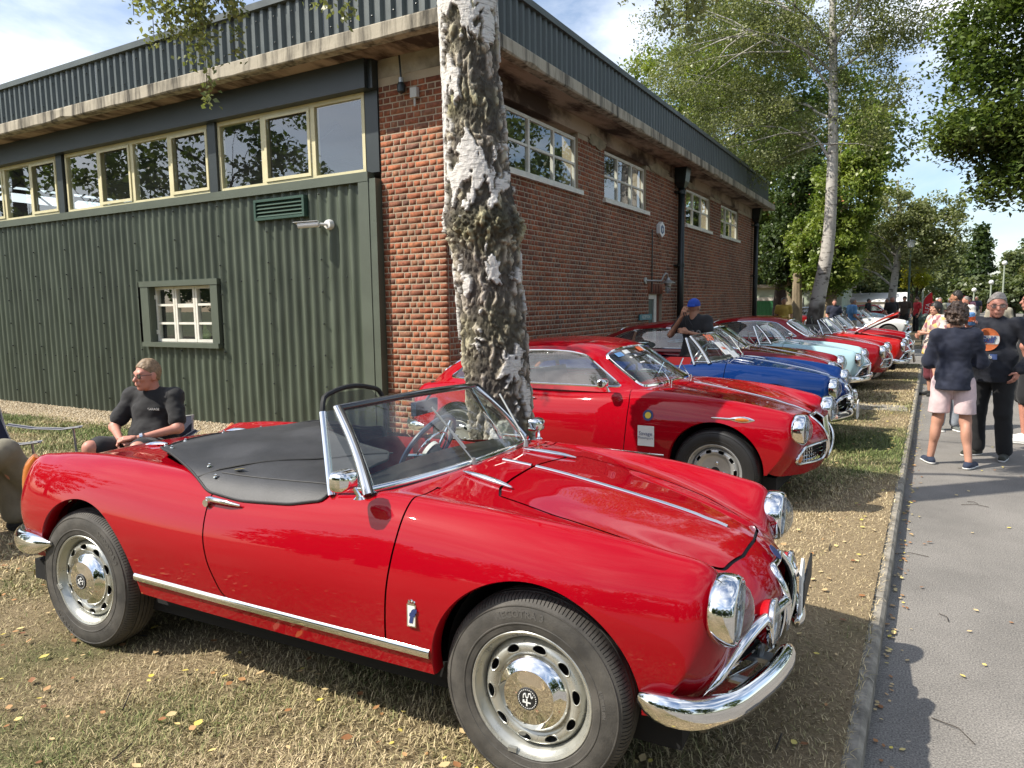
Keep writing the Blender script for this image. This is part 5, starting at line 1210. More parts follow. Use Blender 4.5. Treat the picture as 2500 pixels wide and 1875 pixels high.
def make_sprint():
    car = empty('coupe')
    full, U, V = surf(sprint_rows(), 190, 66, 7); sk = Skin(full, U, V)
    AR, AF = (.045, .355, .358), (2.378, .352, .352)
    for a in (AR, AF): f = arch_fn(*a); sk.cut(f); sk.mark(f, 9)
    inn = top_fn(symm([(-.45, 0), (-.42, -.4), (-.1, -.55), (.3, -.60), (1.2, -.60), (1.5, -.56), (1.60, -.40), (1.62, 0)]), .7); sk.cut(inn); sk.mark(inn, 9)
    split_gap(sk, side_fn(round_poly([(.62, 1.0), (.62, .60), (.66, .45), (.74, .385), (1.66, .385), (1.69, .6), (1.70, .80), (1.66, 1.0)], .03)), 2)
    split_gap(sk, top_fn(symm([(1.96, 0), (1.97, -.30), (2.0, -.44), (2.15, -.475), (2.45, -.465), (2.68, -.43), (2.84, -.37), (2.90, -.20), (2.92, 0)])), 3)
    gr = poly_sd(round_poly([(.14, .535), (.32, .53), (.48, .52), (.56, .49), (.575, .44), (.53, .405), (.32, .395), (.14, .395)], .04))
    sh = poly_sd(round_poly([(-.115, .70), (.115, .70), (.125, .60), (.085, .44), (0, .36), (-.085, .44), (-.125, .60)], .03))
    fg = lambda x, y, z, u, v: np.where(x > 2.6, np.minimum(gr(np.abs(y), z), sh(y, z)), 1.)
    sk.cut(fg); sk.mark(fg, 8, {0}); sk.normals()
    sk.part('body', {0}, P_RED, car)
    for s in (-1, 1):
        for f in sk.bm.faces:
            if f[sk.tag] == 2 and f.calc_center_median().y*s > 0: f[sk.tag] = 20+s
        sk.part('door', {20+s}, P_RED, car)
    sk.part('hood', {3}, P_RED, car); sk.part('panel_gap', {1}, m_rub, car, -.009)['kind'] = 'stuff'; sk.part('grille_recess', {8}, m_under, car, -.035)
    grl = MB()
    for ln in sk.trim_lines({8}, .006, 20): grl.tube(ln, .0095, 8, False, (1.3, 1))
    grl.obj('grille_frame', m_chrome, car, 60)
    mb = MB()
    for z in (.42, .448, .476, .504):
        for s in (-1, 1): mb.tube([(3.03, s*.13, z), (2.99, s*.32, z), (2.93, s*.50, z), (2.90, s*.55, z)], .004, 4)
    for q in np.arange(.16, .55, .045):
        for s in (-1, 1): mb.tube([(3.035-.28*q*q-.03, s*q, .40), (3.035-.28*q*q-.03, s*q, .525)], .0035, 4)
    for q in np.arange(-.09, .1, .03): mb.tube([(3.05, q, .44+abs(q)*.6), (3.02, q, .69)], .003, 4)
    mb.obj('grille_mesh', m_chrome, car)['kind'] = 'stuff'
    arch_lips(sk, (AR, AF), {0}, P_RED, car)
    mb = MB(); mb.box((-.60, -.60, .20), (2.80, .60, .30)); mb.box((.38, -.64, .26), (2.0, .64, .318)); mb.obj('underbody', m_under, car)
    # greenhouse
    g, U2, V2 = surf(GH, 120, 50, 4); gk = Skin(g, U2, V2)
    wsf_ = poly_sd(round_poly([(.16, -2.75), (1.85, -2.55), (2.02, -1.2), (2.06, 0), (2.02, 1.2), (1.85, 2.55), (.16, 2.75), (.10, 1.2), (.08, 0), (.10, -1.2)], .35)); wsf = lambda x, y, z, u, v: wsf_(u, v)
    rwf_ = poly_sd(round_poly([(6.3, -2.1), (8.15, -2.1), (8.3, 0), (8.15, 2.1), (6.3, 2.1), (6.1, 0)], .4)); rwf = lambda x, y, z, u, v: rwf_(u, v)
    swf_ = poly_sd(round_poly([(a+.09, .87+(b-.87)*.90) for a, b in [(1.50, .918), (1.14, 1.185), (1.0, 1.213), (.8, 1.225), (.4, 1.212), (.10, 1.165), (-.10, 1.07), (-.255, .935), (-.25, .918)]], .035)); swf = lambda x, y, z, u, v: np.where(np.abs(v) > 2.95, swf_(x, z), 1.)
    for f, t in ((wsf, 1), (rwf, 2), (swf, 3)): gk.cut(f); gk.mark(f, t, {0})
    pil = lambda x, y, z, u, v: np.where(np.abs(v) > 2.9, np.abs(x-.30-.12*(z-.9))-.022, 1.)
    gk.cut(pil); gk.mark(pil, 4, {3})
    gk.normals(); gk.part('roof', {0}, P_RED, car); gk.part('windscreen', {1}, m_wind, car, -.004); gk.part('rear_window', {2}, m_wind, car, -.004)
    for s in (-1, 1):
        for f in gk.bm.faces:
            if f[gk.tag] == 3 and f.calc_center_median().y*s > 0: f[gk.tag] = (44 if f.calc_center_median().x < .30+.12*(f.calc_center_median().z-.9) else 40)+s
        gk.part('door_window', {40+s}, m_tint, car, -.006); gk.part('quarter_window', {44+s}, m_tint, car, -.006)
    gk.part('window_pillar', {4}, m_chrome, car)
    for tg, nm, rr in (({1}, 'windscreen_trim', .013), ({2}, 'rear_window_trim', .011), ({39, 41, 43, 45, 4}, 'side_window_trim', .010)):
        for ln in gk.trim_lines(tg, .002, 12): mb = MB(); mb.tube(ln, rr, 6, False); mb.obj(nm, m_chrome, car, True)
    # lining so that the cabin reads dark
    mb = MB(); mb.box((-.40, -.58, .28), (1.60, .58, .30)); mb.box((1.42, -.58, .60), (1.60, .58, .86)); mb.box((-.42, -.56, .30), (-.38, .56, .85)); mb.obj('cabin_floor', m_leather, car)
    for s in (-1, 1):
        mb = MB(); mb.box((-.38, min(s*.60, s*.63), .33), (1.45, max(s*.60, s*.63), .865)); mb.obj('door_trim', m_leather, car)
        st = empty('seat', (.72, s*.30, .30)); st.parent = car
        mb = MB(); mb.box((-.2, -.22, 0), (.32, .22, .22)); mb.obj('cushion', m_leather, st)
        mb = MB(); mb.M = Matrix.Translation((-.18, 0, .18)) @ Matrix.Rotation(-.2, 4, 'Y'); mb.box((-.10, -.22, 0), (.02, .22, .50)); mb.obj('backrest', m_leather, st)
    mb = MB(); P = [(1.22+.08*math.sin(a), .30+.19*math.cos(a), .86+.17*math.sin(a)) for a in np.linspace(0, 2*PI, 31)]; mb.tube(P+[P[1]], .012, 6, False); mb.obj('steering_wheel', m_leather, car, True)
    for s in (-1, 1):
        headlamp(car, 2.975, s*.572, .668, .102, .07, .03)
        mb = MB(); mb.ball((2.93, s*.50, .448), (.03, .05, .045), 14, 8); mb.obj('turn_signal', m_amber, car, True)
        surf_strip(sk, [(a, .418) for a in np.linspace(.42, 2.0, 24)], .008, .006, 'sill_strip', m_chrome, car, s)
        y = s*(side_y(sk, .72, .80)+.012); mb = MB(); mb.tube([(.66, y, .80), (.72, y+s*.014, .803), (.84, y+s*.006, .795)], [.008, .010, .005], 8); mb.obj('door_handle', m_chrome, car, True)
        # side repeater: chrome spear with amber lens
        ys = lambda a, z: s*(side_y(sk, a, z)+.006)
        mb = MB(); mb.tube([(a, ys(a, .735), .735-.02*(a-2.42)) for a in np.linspace(2.36, 2.66, 10)], [.003, .006, .007, .007, .008, .018, .024, .024, .018, .004], 8, True, (.5, 1), up=(0, 0, 1)); mb.obj('side_spear', m_chrome, car, 60)
        mb = MB(); mb.tube([(a, ys(a, .735)+s*.006, .735-.02*(a-2.42)) for a in np.linspace(2.53, 2.63, 5)], [.008, .016, .017, .014, .004], 8, True, (.5, 1), up=(0, 0, 1)); mb.obj('side_repeater', m_amber, car, 60)
        mb = MB(); mb.ball((-.60, s*.56, .66), (.03, .05, .07), 12, 8); mb.obj('tail_lamp', m_redl, car, True)
        P = smooth_path([(-.40, s*.72, .45), (-.55, s*.69, .44), (-.72, s*.55, .44), (-.82, s*.25, .44), (-.83, 0, .44)], 20); mb = MB(); mb.tube(P, [.012, .03, .045]+[.05]*17, 12, True, (.7, 1), up=(0, 0, 1)); mb.obj('rear_bumper', m_chrome, car, 60)
    surf_strip(sk, [(a, 0.) for a in np.linspace(1.98, 2.88, 20)], .008, .007, 'hood_strip', m_chrome, car)
    for y0 in (-.22, .28):
        wb = Vector((1.85, y0, .925)); mb = MB(); mb.tube([tuple(wb), tuple(wb+Vector((-.12, .10, .11)))], .005, 6); mb.tube([tuple(wb+Vector((-.09, -.05, .075))), tuple(wb+Vector((-.16, .26, .14)))], .006, 6); mb.tube([tuple(wb-Vector((0, 0, .02))), tuple(wb+Vector((0, 0, .02)))], .014, 8); mb.obj('wiper', m_chrome, car)
    for x, y in ((0, -.645), (2.38, -.650), (0, .645), (2.38, .65)): add_wheel(W_SLOT, car, x, y, 0, random.uniform(0, 6))
    return car, sk
SPRINT, SRSK = make_sprint()
SPRINT.location = (-3.64, 6.10, -.035); SPRINT.rotation_euler = (0, 0, R(-2.8)); prop(SPRINT, 'red fixed-head coupe behind the birch trunk with white sticker on its wing', 'car', 'classic cars parked along the kerb')
maroon = copy_car(SPRINT, (-3.92, 10.4, 0), R(0), P_RED, P_MAROON, 'maroon fixed-head coupe parked beside the blue roadster against the brick wall')
red2 = copy_car(SPRINT, (-3.50, 14.2, 0), R(-1), P_RED, P_DKRED, 'dark red fixed-head coupe beyond the pale blue roadster')
# extras of the single cars
def sticker(car, sk, x, z, w, h, mat, name='sticker', side=-1, off=.003, rnd=None):
    y = side*(side_y(sk, x, z)+off); y2 = side*(side_y(sk, x, z+h/2)+off); y1 = side*(side_y(sk, x, z-h/2)+off)
    mb = MB()
    if rnd:
        n = 20; mb.add([(x+w/2*math.cos(2*PI*k/n), y+(y2-y1)/h*(h/2*math.sin(2*PI*k/n)), z+h/2*math.sin(2*PI*k/n)) for k in range(n)], [tuple(range(n))])
    else: mb.add([(x-w/2, y1, z-h/2), (x+w/2, y1, z-h/2), (x+w/2, y2, z+h/2), (x-w/2, y2, z+h/2)], [(0, 1, 2, 3)])
    return mb.obj(name, mat, car), y
sticker(SPRINT, SRSK, 1.86, .56, .135, .16, m_paper, 'sticker', -1, .009); _, y = sticker(SPRINT, SRSK, 1.87, .72, .085, .085, m_navy, 'sticker', -1, .003, True); sticker(SPRINT, SRSK, 1.87, .72, .05, .05, m_yel, 'sticker_centre', -1, .005, True)
Mx = Matrix.Rotation(PI/2, 4, 'X'); yb = -(side_y(SRSK, 1.86, .56)+.013)
text_obj('sticker_text', 'Savage', .042, m_navy, SPRINT, Matrix.Translation((1.86, yb+.001, .578)) @ Mx); text_obj('sticker_text', 'Motorsport', .026, m_navy, SPRINT, Matrix.Translation((1.86, yb, .545)) @ Mx)
mirror_obj(SPRINT, 1.50, -.80, .955, -1); mirror_obj(red2, 1.50, -.80, .955, -1)
# bonnet of the bright red roadster is up
for o in list(redsp.children):
    if o.name.split('.')[0] in ('hood', 'hood_frame') or (o.name.startswith('hood_strip')):
        pv = Vector((1.93, 0, .895)); o.matrix_parent_inverse = Matrix.Translation(pv) @ Matrix.Rotation(-R(40), 4, 'Y') @ Matrix.Translation(-pv)
mb = MB(); mb.box((1.98, -.42, .50), (2.76, .42, .66)); mb.tube([(2.1, 0, .7), (2.5, 0, .72)], .09, 10); mb.obj('engine_bay', m_under, redsp)
# windscreen bill and stickers of the blue roadster
def on_ws(car, name, t, q, w, h, mat, txt=None, tcol=None, size=.05):
    a = abs(t)**2.2; Bp = Vector((1.705-.125*a, .655*t, .905-.018*t*t)); Tp = Vector((1.415-.075*a, .532*t, 1.188-.022*t*t))
    up = (Tp-Bp).normalized(); p = Bp.lerp(Tp, q)+Vector((.03, 0, .018)); rt = Vector((.33*t*abs(t)**.2*-1, 1, 0)).normalized(); rt = (rt-up*rt.dot(up)).normalized(); nn = rt.cross(up)
    M = Matrix((rt, up, nn)).transposed().to_4x4(); M.translation = p
    if mat: mb = MB(); mb.M = M; mb.box((-w/2, -h/2, -.002), (w/2, h/2, .002)); mb.obj(name, mat, car)
    if txt: M2 = M.copy(); M2.translation = p+nn*.004; text_obj(name+'_text', txt, size, tcol, car, M2, 0, .004)
on_ws(blue, 'rally_number', -.55, .80, 0, 0, None, '309', m_orange, .13); on_ws(blue, 'show_card', -.30, .36, .26, .19, m_paper, 'Veloce', m_orange, .05); on_ws(blue, 'show_card', -.1, .10, .24, .10, m_paper)
on_ws(blue, 'picture', -.36, .22, .08, .05, m_dark)
for k, (t, q, mt) in enumerate(((-.62, .88, m_ltblue), (-.42, .90, m_paper), (-.02, .93, m_orange), (.08, .92, m_paper))): pass
def on_sprint(car):
    for (y, q, w, h, mt) in ((-.40, .80, .10, .05, m_ltblue), (-.27, .86, .09, .045, m_paper), (.02, .90, .09, .06, m_orange), (.10, .91, .035, .08, m_paper), (-.30, .70, .03, .02, m_paper), (-.2, .74, .03, .02, m_paper), (-.22, .55, .08, .014, m_paper)):
        b = Vector((1.825-.10*abs(y/.5)**2, y, .92)); t = Vector((1.42-.06*abs(y/.44)**2, y*.93, 1.198)); up = (t-b).normalized(); p = b.lerp(t, q)+Vector((.012, 0, .012)); rt = Vector((-.25*y*2, 1, 0)).normalized(); rt = (rt-up*rt.dot(up)).normalized()
        M = Matrix((rt, up, rt.cross(up))).transposed().to_4x4(); M.translation = p; mb = MB(); mb.M = M; mb.box((-w/2, -h/2, -.002), (w/2, h/2, .002)); mb.obj('windscreen_sticker', mt, car)
on_sprint(SPRINT)
# rally plaque and spot lamps on the blue car
for s in (-1, 1):
    mb = MB(); mb.M = Matrix.Translation((2.96, s*.25, .50)); mb.lathe([(0, -.06), (.06, -.04), (.072, 0), (.06, .015), (0, .03)], 18, 'x'); mb.obj('driving_lamp', m_chrome, blue, True)
mb = MB(); mb.M = Matrix.Translation((3.03, -.30, .41)); mb.prism(round_poly([(-.13, -.08), (.13, -.08), (.13, .04), (.07, .11), (-.07, .11), (-.13, .04)], .03), -.004, .004, 'x'); mb.obj('rally_plaque', m_paper, blue)
text_obj('plaque_text', 'RALLYE', .05, m_navy, blue, Matrix.Translation((3.036, -.30, .40)) @ Matrix(((0, 0, 1, 0), (1, 0, 0, 0), (0, 1, 0, 0), (0, 0, 0, 1))))
bpy.data.objects.remove
for w in (W_HUB, W_SLOT):
    for o in list(w.children): bpy.data.objects.remove(o)
    bpy.data.objects.remove(w)
# ================================================================== trees
def vnoise(P, seed=0):
    """value noise 3D on (n,3) points, result 0..1"""
    P = np.asarray(P, float); i = np.floor(P).astype(np.int64); f = P-i; f = f*f*(3-2*f)
    def hsh(x, y, z):
        n = (x*374761393+y*668265263+z*2147483647+seed*974634777) & 0xffffffff
        n = ((n ^ (n >> 13))*1274126177) & 0xffffffff; return ((n ^ (n >> 16)) & 0xffff)/65535.
    r = 0
    for dx in (0, 1):
        for dy in (0, 1):
            for dz in (0, 1):
                w = (f[:, 0] if dx else 1-f[:, 0])*(f[:, 1] if dy else 1-f[:, 1])*(f[:, 2] if dz else 1-f[:, 2]); r = r+w*hsh(i[:, 0]+dx, i[:, 1]+dy, i[:, 2]+dz)
    return r
def fbm(P, o=4, seed=0):
    a, s, t = .5, 0, 0; P = np.asarray(P, float)
    for k in range(o): s = s+a*vnoise(P*2**k, seed+k); t += a; a *= .55
    return s/t
def leaf_mat(name, c1, c2, trans=.35):
    m, nt, b = newmat(name); nt.nodes.remove(b); L = nt.links.new; out = nt.nodes['Material Output']
    at = N(nt, 'ShaderNodeAttribute', attribute_name='rnd'); r = N(nt, 'ShaderNodeValToRGB'); r.color_ramp.elements[0].color = c4(c1); r.color_ramp.elements[1].color = c4(c2); L(at.outputs['Fac'], r.inputs[0])
    d = N(nt, 'ShaderNodeBsdfDiffuse'); t = N(nt, 'ShaderNodeBsdfTranslucent'); g = N(nt, 'ShaderNodeBsdfGlossy'); g.inputs['Roughness'].default_value = .35; g.inputs[0].default_value = (.9, .9, .9, 1)
    br = N(nt, 'ShaderNodeMix', data_type='RGBA', blend_type='MULTIPLY'); br.inputs[0].default_value = 1; br.inputs[7].default_value = (1.25, 1.35, .6, 1); L(r.outputs[0], br.inputs[6])
    L(r.outputs[0], d.inputs[0]); L(br.outputs[2], t.inputs[0])
    m1 = N(nt, 'ShaderNodeMixShader'); m1.inputs[0].default_value = trans; m2 = N(nt, 'ShaderNodeMixShader'); m2.inputs[0].default_value = .025
    L(d.outputs[0], m1.inputs[1]); L(t.outputs[0], m1.inputs[2]); L(m1.outputs[0], m2.inputs[1]); L(g.outputs[0], m2.inputs[2]); L(m2.outputs[0], out.inputs[0]); return m
LM = {'birch': leaf_mat('leaf_birch', (.13, .155, .062), (.31, .325, .155)), 'maple': leaf_mat('leaf_maple', (.06, .098, .026), (.16, .205, .06)), 'dark': leaf_mat('leaf_dark', (.036, .062, .024), (.09, .125, .045)),
      'bright': leaf_mat('leaf_bright', (.11, .17, .035), (.29, .34, .085)), 'yellow': leaf_mat('leaf_yellowgreen', (.26, .28, .025), (.50, .46, .05)), 'far': leaf_mat('leaf_far', (.088, .118, .052), (.19, .215, .10)), 'olive': leaf_mat('leaf_olive', (.09, .10, .03), (.20, .20, .06))}
m_bark_d = pm('bark_dark', (.055, .045, .035), .95, var=.4, vscale=6, bump=.9, bscale=14, stretch=(1, 1, .3)); m_bark_b = pm('bark_birch', (.52, .49, .44), .85, var=.1, vscale=4.5, bump=.8, bscale=14, col2=(.07, .06, .05), ramp=(.53, .64), stretch=(.7, .7, 1.6), detail=8)
_nt = m_bark_b.node_tree; _b = _nt.nodes['Principled BSDF']; _src = _b.inputs['Base Color'].links[0].from_socket; _tc = N(_nt, 'ShaderNodeTexCoord'); _sx = N(_nt, 'ShaderNodeSeparateXYZ'); _nz = N(_nt, 'ShaderNodeTexNoise'); _nz.inputs['Scale'].default_value = 3.; _nt.links.new(_tc.outputs['Object'], _sx.inputs[0]); _nt.links.new(_tc.outputs['Object'], _nz.inputs['Vector'])
_ad = N(_nt, 'ShaderNodeMath', operation='MULTIPLY_ADD'); _ad.inputs[1].default_value = 1.8; _nt.links.new(_nz.outputs[0], _ad.inputs[0]); _nt.links.new(_sx.outputs[2], _ad.inputs[2]); _mr = N(_nt, 'ShaderNodeMapRange'); _mr.inputs['From Min'].default_value = 2.1; _mr.inputs['From Max'].default_value = 2.7; _nt.links.new(_ad.outputs[0], _mr.inputs['Value'])
_mm = N(_nt, 'ShaderNodeMix', data_type='RGBA'); _mm.inputs[6].default_value = (.075, .062, .05, 1); _nt.links.new(_mr.outputs[0], _mm.inputs[0]); _nt.links.new(_src, _mm.inputs[7]); _nt.links.new(_mm.outputs[2], _b.inputs['Base Color'])
m_bark_l = pm('bark_tan', (.24, .19, .12), .95, var=.35, vscale=5, bump=.8, bscale=12, stretch=(1, 1, .3))
def leaves_np(C, size, up=.35, fold=.15, asp=.62):
    """leaf rhombi at centres C"""
    n = len(C); nr = RNG.normal(size=(n, 3)); nr[:, 2] = np.abs(nr[:, 2])+up; nr /= np.linalg.norm(nr, axis=1)[:, None]
    a = RNG.normal(size=(n, 3)); a -= nr*(a*nr).sum(1)[:, None]; a /= np.linalg.norm(a, axis=1)[:, None]; b = np.cross(nr, a)
    s = (size*RNG.uniform(.65, 1.25, n))[:, None]
    V = np.empty((n, 4, 3)); V[:, 0] = C-a*s*.5; V[:, 2] = C+a*s*.5; V[:, 1] = C-b*s*.5*asp-a*s*.06+nr*s*fold; V[:, 3] = C+b*s*.5*asp-a*s*.06+nr*s*fold
    return V
def crown_mesh(name, C, size, mat, parent, rnd=None, up=.35):
    V = leaves_np(C, size, up); n = len(C); F = np.arange(4*n).reshape(n, 4)
    r = RNG.random(n) if rnd is None else np.clip(rnd+RNG.normal(size=n)*.18, 0, 1)
    me = np_mesh(name, V.reshape(-1, 3), F, {'rnd': ('FACE', 'FLOAT', r)}); return link_mesh(name, me, mat, parent)
def cluster_points(blobs, nclu, per, rclu, flat=.75):
    """blobs: (centre, radii, weight); returns leaf points, cluster centres, cluster tone"""
    w = np.array([b[2] for b in blobs], float); w /= w.sum(); cc = []
    for (c, r, _), k in zip(blobs, (w*nclu).astype(int)+1):
        d = RNG.normal(size=(k, 3)); d /= np.linalg.norm(d, axis=1)[:, None]; rad = RNG.uniform(.25, 1, (k, 1))**.45
        cc.append(np.array(c)+d*rad*np.array(r))
    cc = np.concatenate(cc); n = len(cc); tone = RNG.random(n)
    L_ = []; T = []
    rc = rclu*RNG.uniform(.6, 1.35, n)
    for i in range(n):
        q = RNG.normal(size=(per, 3)); q /= np.linalg.norm(q, axis=1)[:, None]; q *= (RNG.random((per, 1))**.5)*rc[i]; q[:, 2] *= flat; L_.append(cc[i]+q); T.append(np.full(per, tone[i]))
    return np.concatenate(L_), cc, np.concatenate(T)
def limb(mb, a, b, r0, r1, sag=.1, n=5, seg=6):
    a, b = Vector(a), Vector(b); k = (b-a).length; P = []
    for i in range(n+1):
        t = i/n; p = a.lerp(b, t); p.z += math.sin(PI*t)*k*sag; p += Vector((random.uniform(-1, 1), random.uniform(-1, 1), random.uniform(-1, 1)))*k*.03*(1 if 0 < i < n else 0); P.append(tuple(p))
    mb.tube(P, [r0+(r1-r0)*i/n for i in range(n+1)], seg)
def tree(name, label, path, rads, blobs, nclu, per, rclu, size, leaf, bark, group=None, up=.35, limbs=10, cat='tree', twig=60):
    """path: trunk points; crown as leaf clumps carried by limbs"""
    t = empty(name, path[0], 0, label, cat, group); off = Vector(path[0])
    P = smooth_path(path, 22); rr = list(np.interp(np.linspace(0, 1, 22), np.linspace(0, 1, len(rads)), rads))
    mb = MB(); mb.tube([tuple(Vector(p)-off) for p in P], rr, 12); mb.obj('trunk', bark, t, True)
    pts, cc, tone = cluster_points(blobs, nclu, per, rclu)
    mb = MB(); idx = RNG.permutation(len(cc))
    hubs = []
    for k in range(limbs):
        c = Vector(cc[idx[k % len(cc)]]); zs = [abs(Vector(p).z-(c.z-1.2)) for p in P]; q = max(4, int(np.argmin(zs))); q = min(q, 20); limb(mb, Vector(P[q])-off, c-off, max(.025, rr[q]*.36), .012, .08); hubs.append((Vector(P[q]), c))
    for k in range(twig):
        c = Vector(cc[idx[(limbs+k) % len(cc)]]); a, b = min(hubs, key=lambda h: (h[1]-c).length); s = a.lerp(b, random.uniform(.45, .95)); limb(mb, s-off, c-off, .022, .006, .05, 3, 4)
    mb.obj('limbs', bark, t, True)['kind'] = 'stuff'
    crown_mesh('crown', pts-np.array(off), size, LM[leaf], t, tone, up); return t
G_T = 'trees around the car park'
# ---- the near birch: bark modelled as relief
nb = empty('birch_tree', (-2.52, 4.25, 0), 0, 'thick birch trunk with peeling white bark between the two nearest red cars', 'tree')
nb.scale = (.945, .945, .96)
def birch_trunk():
    nz, na = 720, 230; zs = np.linspace(-.15, 6.2, nz); an = np.linspace(0, 2*PI, na, endpoint=False)
    cx = np.interp(zs, [0, .55, 1.34, 2.35, 3.23, 3.71, 6.2], [0, -.01, -.06, -.16, -.22, -.24, -.30]); rad = np.interp(zs, [-.15, .15, .5, 1.34, 2.35, 3.2, 6.2], [.34, .29, .245, .25, .245, .205, .17])
    rad += .03*np.exp(-((zs-2.18)/.10)**2)-.008*np.exp(-((zs-1.75)/.3)**2)
    A, Z = np.meshgrid(an, zs); ca, sa = np.cos(A), np.sin(A)
    Q = np.stack([ca*.25, sa*.25, Z], -1).reshape(-1, 3)
    wrp = fbm(Q*7., 3, 9)[:, None]
    big = fbm(Q*np.array([3, 3, 1.2])+5, 2, 1).reshape(A.shape); fur = fbm(Q*np.array([30, 30, 15])+wrp*2.4, 4, 3).reshape(A.shape); fine = fbm(Q*np.array([80, 80, 62]), 2, 5).reshape(A.shape)
    pat = fbm(Q*np.array([7.5, 7.5, 3.6])+11+wrp*1.1, 5, 21).reshape(A.shape)
    lit = .5-.5*np.cos(A-PI*.86)*0
    thr = .545+.10*np.clip((1.7-Z)/1.5, 0, 1)-.075*np.clip((Z-2.2)/1.3, 0, 1)+.12*np.exp(-((Z-2.15)/.13)**2)
    edge_bias = .035*np.cos(A-PI)          # more white paper on the left side of the trunk
    white = np.clip((pat+edge_bias-thr)/.018, 0, 1)
    ridge = 1-np.abs(2*fur-1)
    crack = np.clip((ridge-.62)/.30, 0, 1)
    rough = (fur-.5)*.032+(fine-.5)*.014-.018*crack
    smoothb = .016+.006*(fine-.5)
    knob = .045*np.exp(-((Z-2.17)/.12)**2)*(fine+fur-.7)
    Rr = rad[:, None]*(1+.05*(big-.5))+np.where(white > .5, smoothb*1.0+rough*.12, rough)+knob
    Rr += .05*np.clip((.35-Z)/.5, 0, 1)*np.cos(A*5+1)
    X = cx[:, None]+Rr*ca; Y = Rr*sa
    V = np.stack([X, Y, Z], -1).reshape(-1, 3)
    i = np.arange(nz-1)[:, None]*na; j = np.arange(na)[None]; j2 = (j+1) % na
    F = np.stack([i+j, i+j2, i+na+j2, i+na+j], -1).reshape(-1, 4)
    dk = np.clip((fur-.30)/.4, 0, 1)
    me = np_mesh('trunk', V, F, {'white': ('POINT', 'FLOAT', white.ravel()), 'tone': ('POINT', 'FLOAT', (dk*(1-.6*crack)).ravel())})
    m, nt, b = newmat('birch_bark'); L = nt.links.new
    a1 = N(nt, 'ShaderNodeAttribute', attribute_name='white'); a2 = N(nt, 'ShaderNodeAttribute', attribute_name='tone'); tc = N(nt, 'ShaderNodeTexCoord')
    mp = N(nt, 'ShaderNodeMapping'); mp.inputs['Scale'].default_value = (5, 5, 55); n1 = N(nt, 'ShaderNodeTexNoise'); n1.inputs['Scale'].default_value = 2.2; n1.inputs['Detail'].default_value = 5; L(tc.outputs['Object'], mp.inputs[0]); L(mp.outputs[0], n1.inputs['Vector'])
    rw = N(nt, 'ShaderNodeValToRGB'); e = rw.color_ramp.elements; e[0].position = .30; e[0].color = (.20, .185, .165, 1); e[1].position = .46; e[1].color = (.70, .67, .62, 1); L(n1.outputs[0], rw.inputs[0])
    n2 = N(nt, 'ShaderNodeTexNoise'); n2.inputs['Scale'].default_value = 1.6; n2.inputs['Detail'].default_value = 6; L(tc.outputs['Object'], n2.inputs['Vector'])
    rd = N(nt, 'ShaderNodeValToRGB'); e = rd.color_ramp.elements; e[0].position = .05; e[0].color = (.05, .042, .034, 1); e[1].position = .85; e[1].color = (.46, .40, .33, 1); x = e.new(.45); x.color = (.21, .178, .14, 1); L(a2.outputs['Fac'], rd.inputs[0])
    rg = N(nt, 'ShaderNodeValToRGB'); e = rg.color_ramp.elements; e[0].position = .48; e[0].color = (1, 1, 1, 1); e[1].position = .62; e[1].color = (.90, .95, .68, 1); L(n2.outputs[0], rg.inputs[0])
    mg = N(nt, 'ShaderNodeMix', data_type='RGBA', blend_type='MULTIPLY'); mg.inputs[0].default_value = 1; L(rd.outputs[0], mg.inputs[6]); L(rg.outputs[0], mg.inputs[7])
    mx = N(nt, 'ShaderNodeMix', data_type='RGBA'); L(a1.outputs['Fac'], mx.inputs[0]); L(mg.outputs[2], mx.inputs[6]); L(rw.outputs[0], mx.inputs[7]); L(mx.outputs[2], b.inputs['Base Color']); b.inputs['Roughness'].default_value = .85
    n5 = N(nt, 'ShaderNodeTexNoise'); n5.inputs['Scale'].default_value = 70; n5.inputs['Detail'].default_value = 6; n5.inputs['Roughness'].default_value = .7; L(tc.outputs['Object'], n5.inputs['Vector']); bp = N(nt, 'ShaderNodeBump'); bp.inputs['Strength'].default_value = .8; bp.inputs['Distance'].default_value = .012; L(n5.outputs[0], bp.inputs['Height']); L(bp.outputs[0], b.inputs['Normal'])
    link_mesh('trunk', me, m, nb, True)
birch_trunk()
# crown of the near birch, mostly above the picture, with hanging sprays
mb = MB(); T0 = Vector((-.30, 0, 6.1))
mb.tube([tuple(T0-Vector((0, 0, .1))), tuple(T0+Vector((-.05, .1, 2))), tuple(T0+Vector((.1, .1, 4)))], [.17, .12, .05], 10)
spr = []; hangs = []
def hang(x, y, z0, ln, n, sd=.05):
    hangs.append(((x, y, z0), ln)); t = RNG.random(n); p = np.stack([x+RNG.normal(size=n)*sd+.06*np.sin(t*3), y+RNG.normal(size=n)*sd, z0-t*ln], -1); spr.append(p)
for (x0, x1, y, zt, zl, k) in ((-5.80, -4.85, 4.0, 4.45, 1.25, 30), (-3.90, -3.72, 4.0, 4.1, .60, 4), (-2.35, -1.2, 6.0, 4.55, 1.0, 26)):
    for _ in range(k):
        u = random.random(); l = zl*random.uniform(.45, 1.0)*(1-.55*abs(2*u-1)) if k > 5 else zl*random.uniform(.6, 1); hang(x0+(x1-x0)*u, y+random.uniform(-.35, .35), zt+random.uniform(0, .2), l, int(95*l/.6), .05)
for p in spr: p -= np.array((-2.66, 4.5, 0))
for (p, ln) in hangs:
    a = Vector(p)-Vector((-2.66, 4.5, 0)); mb.tube([tuple(a+Vector((0, 0, .5))), tuple(a-Vector((0, 0, ln*.9)))], .003, 3)
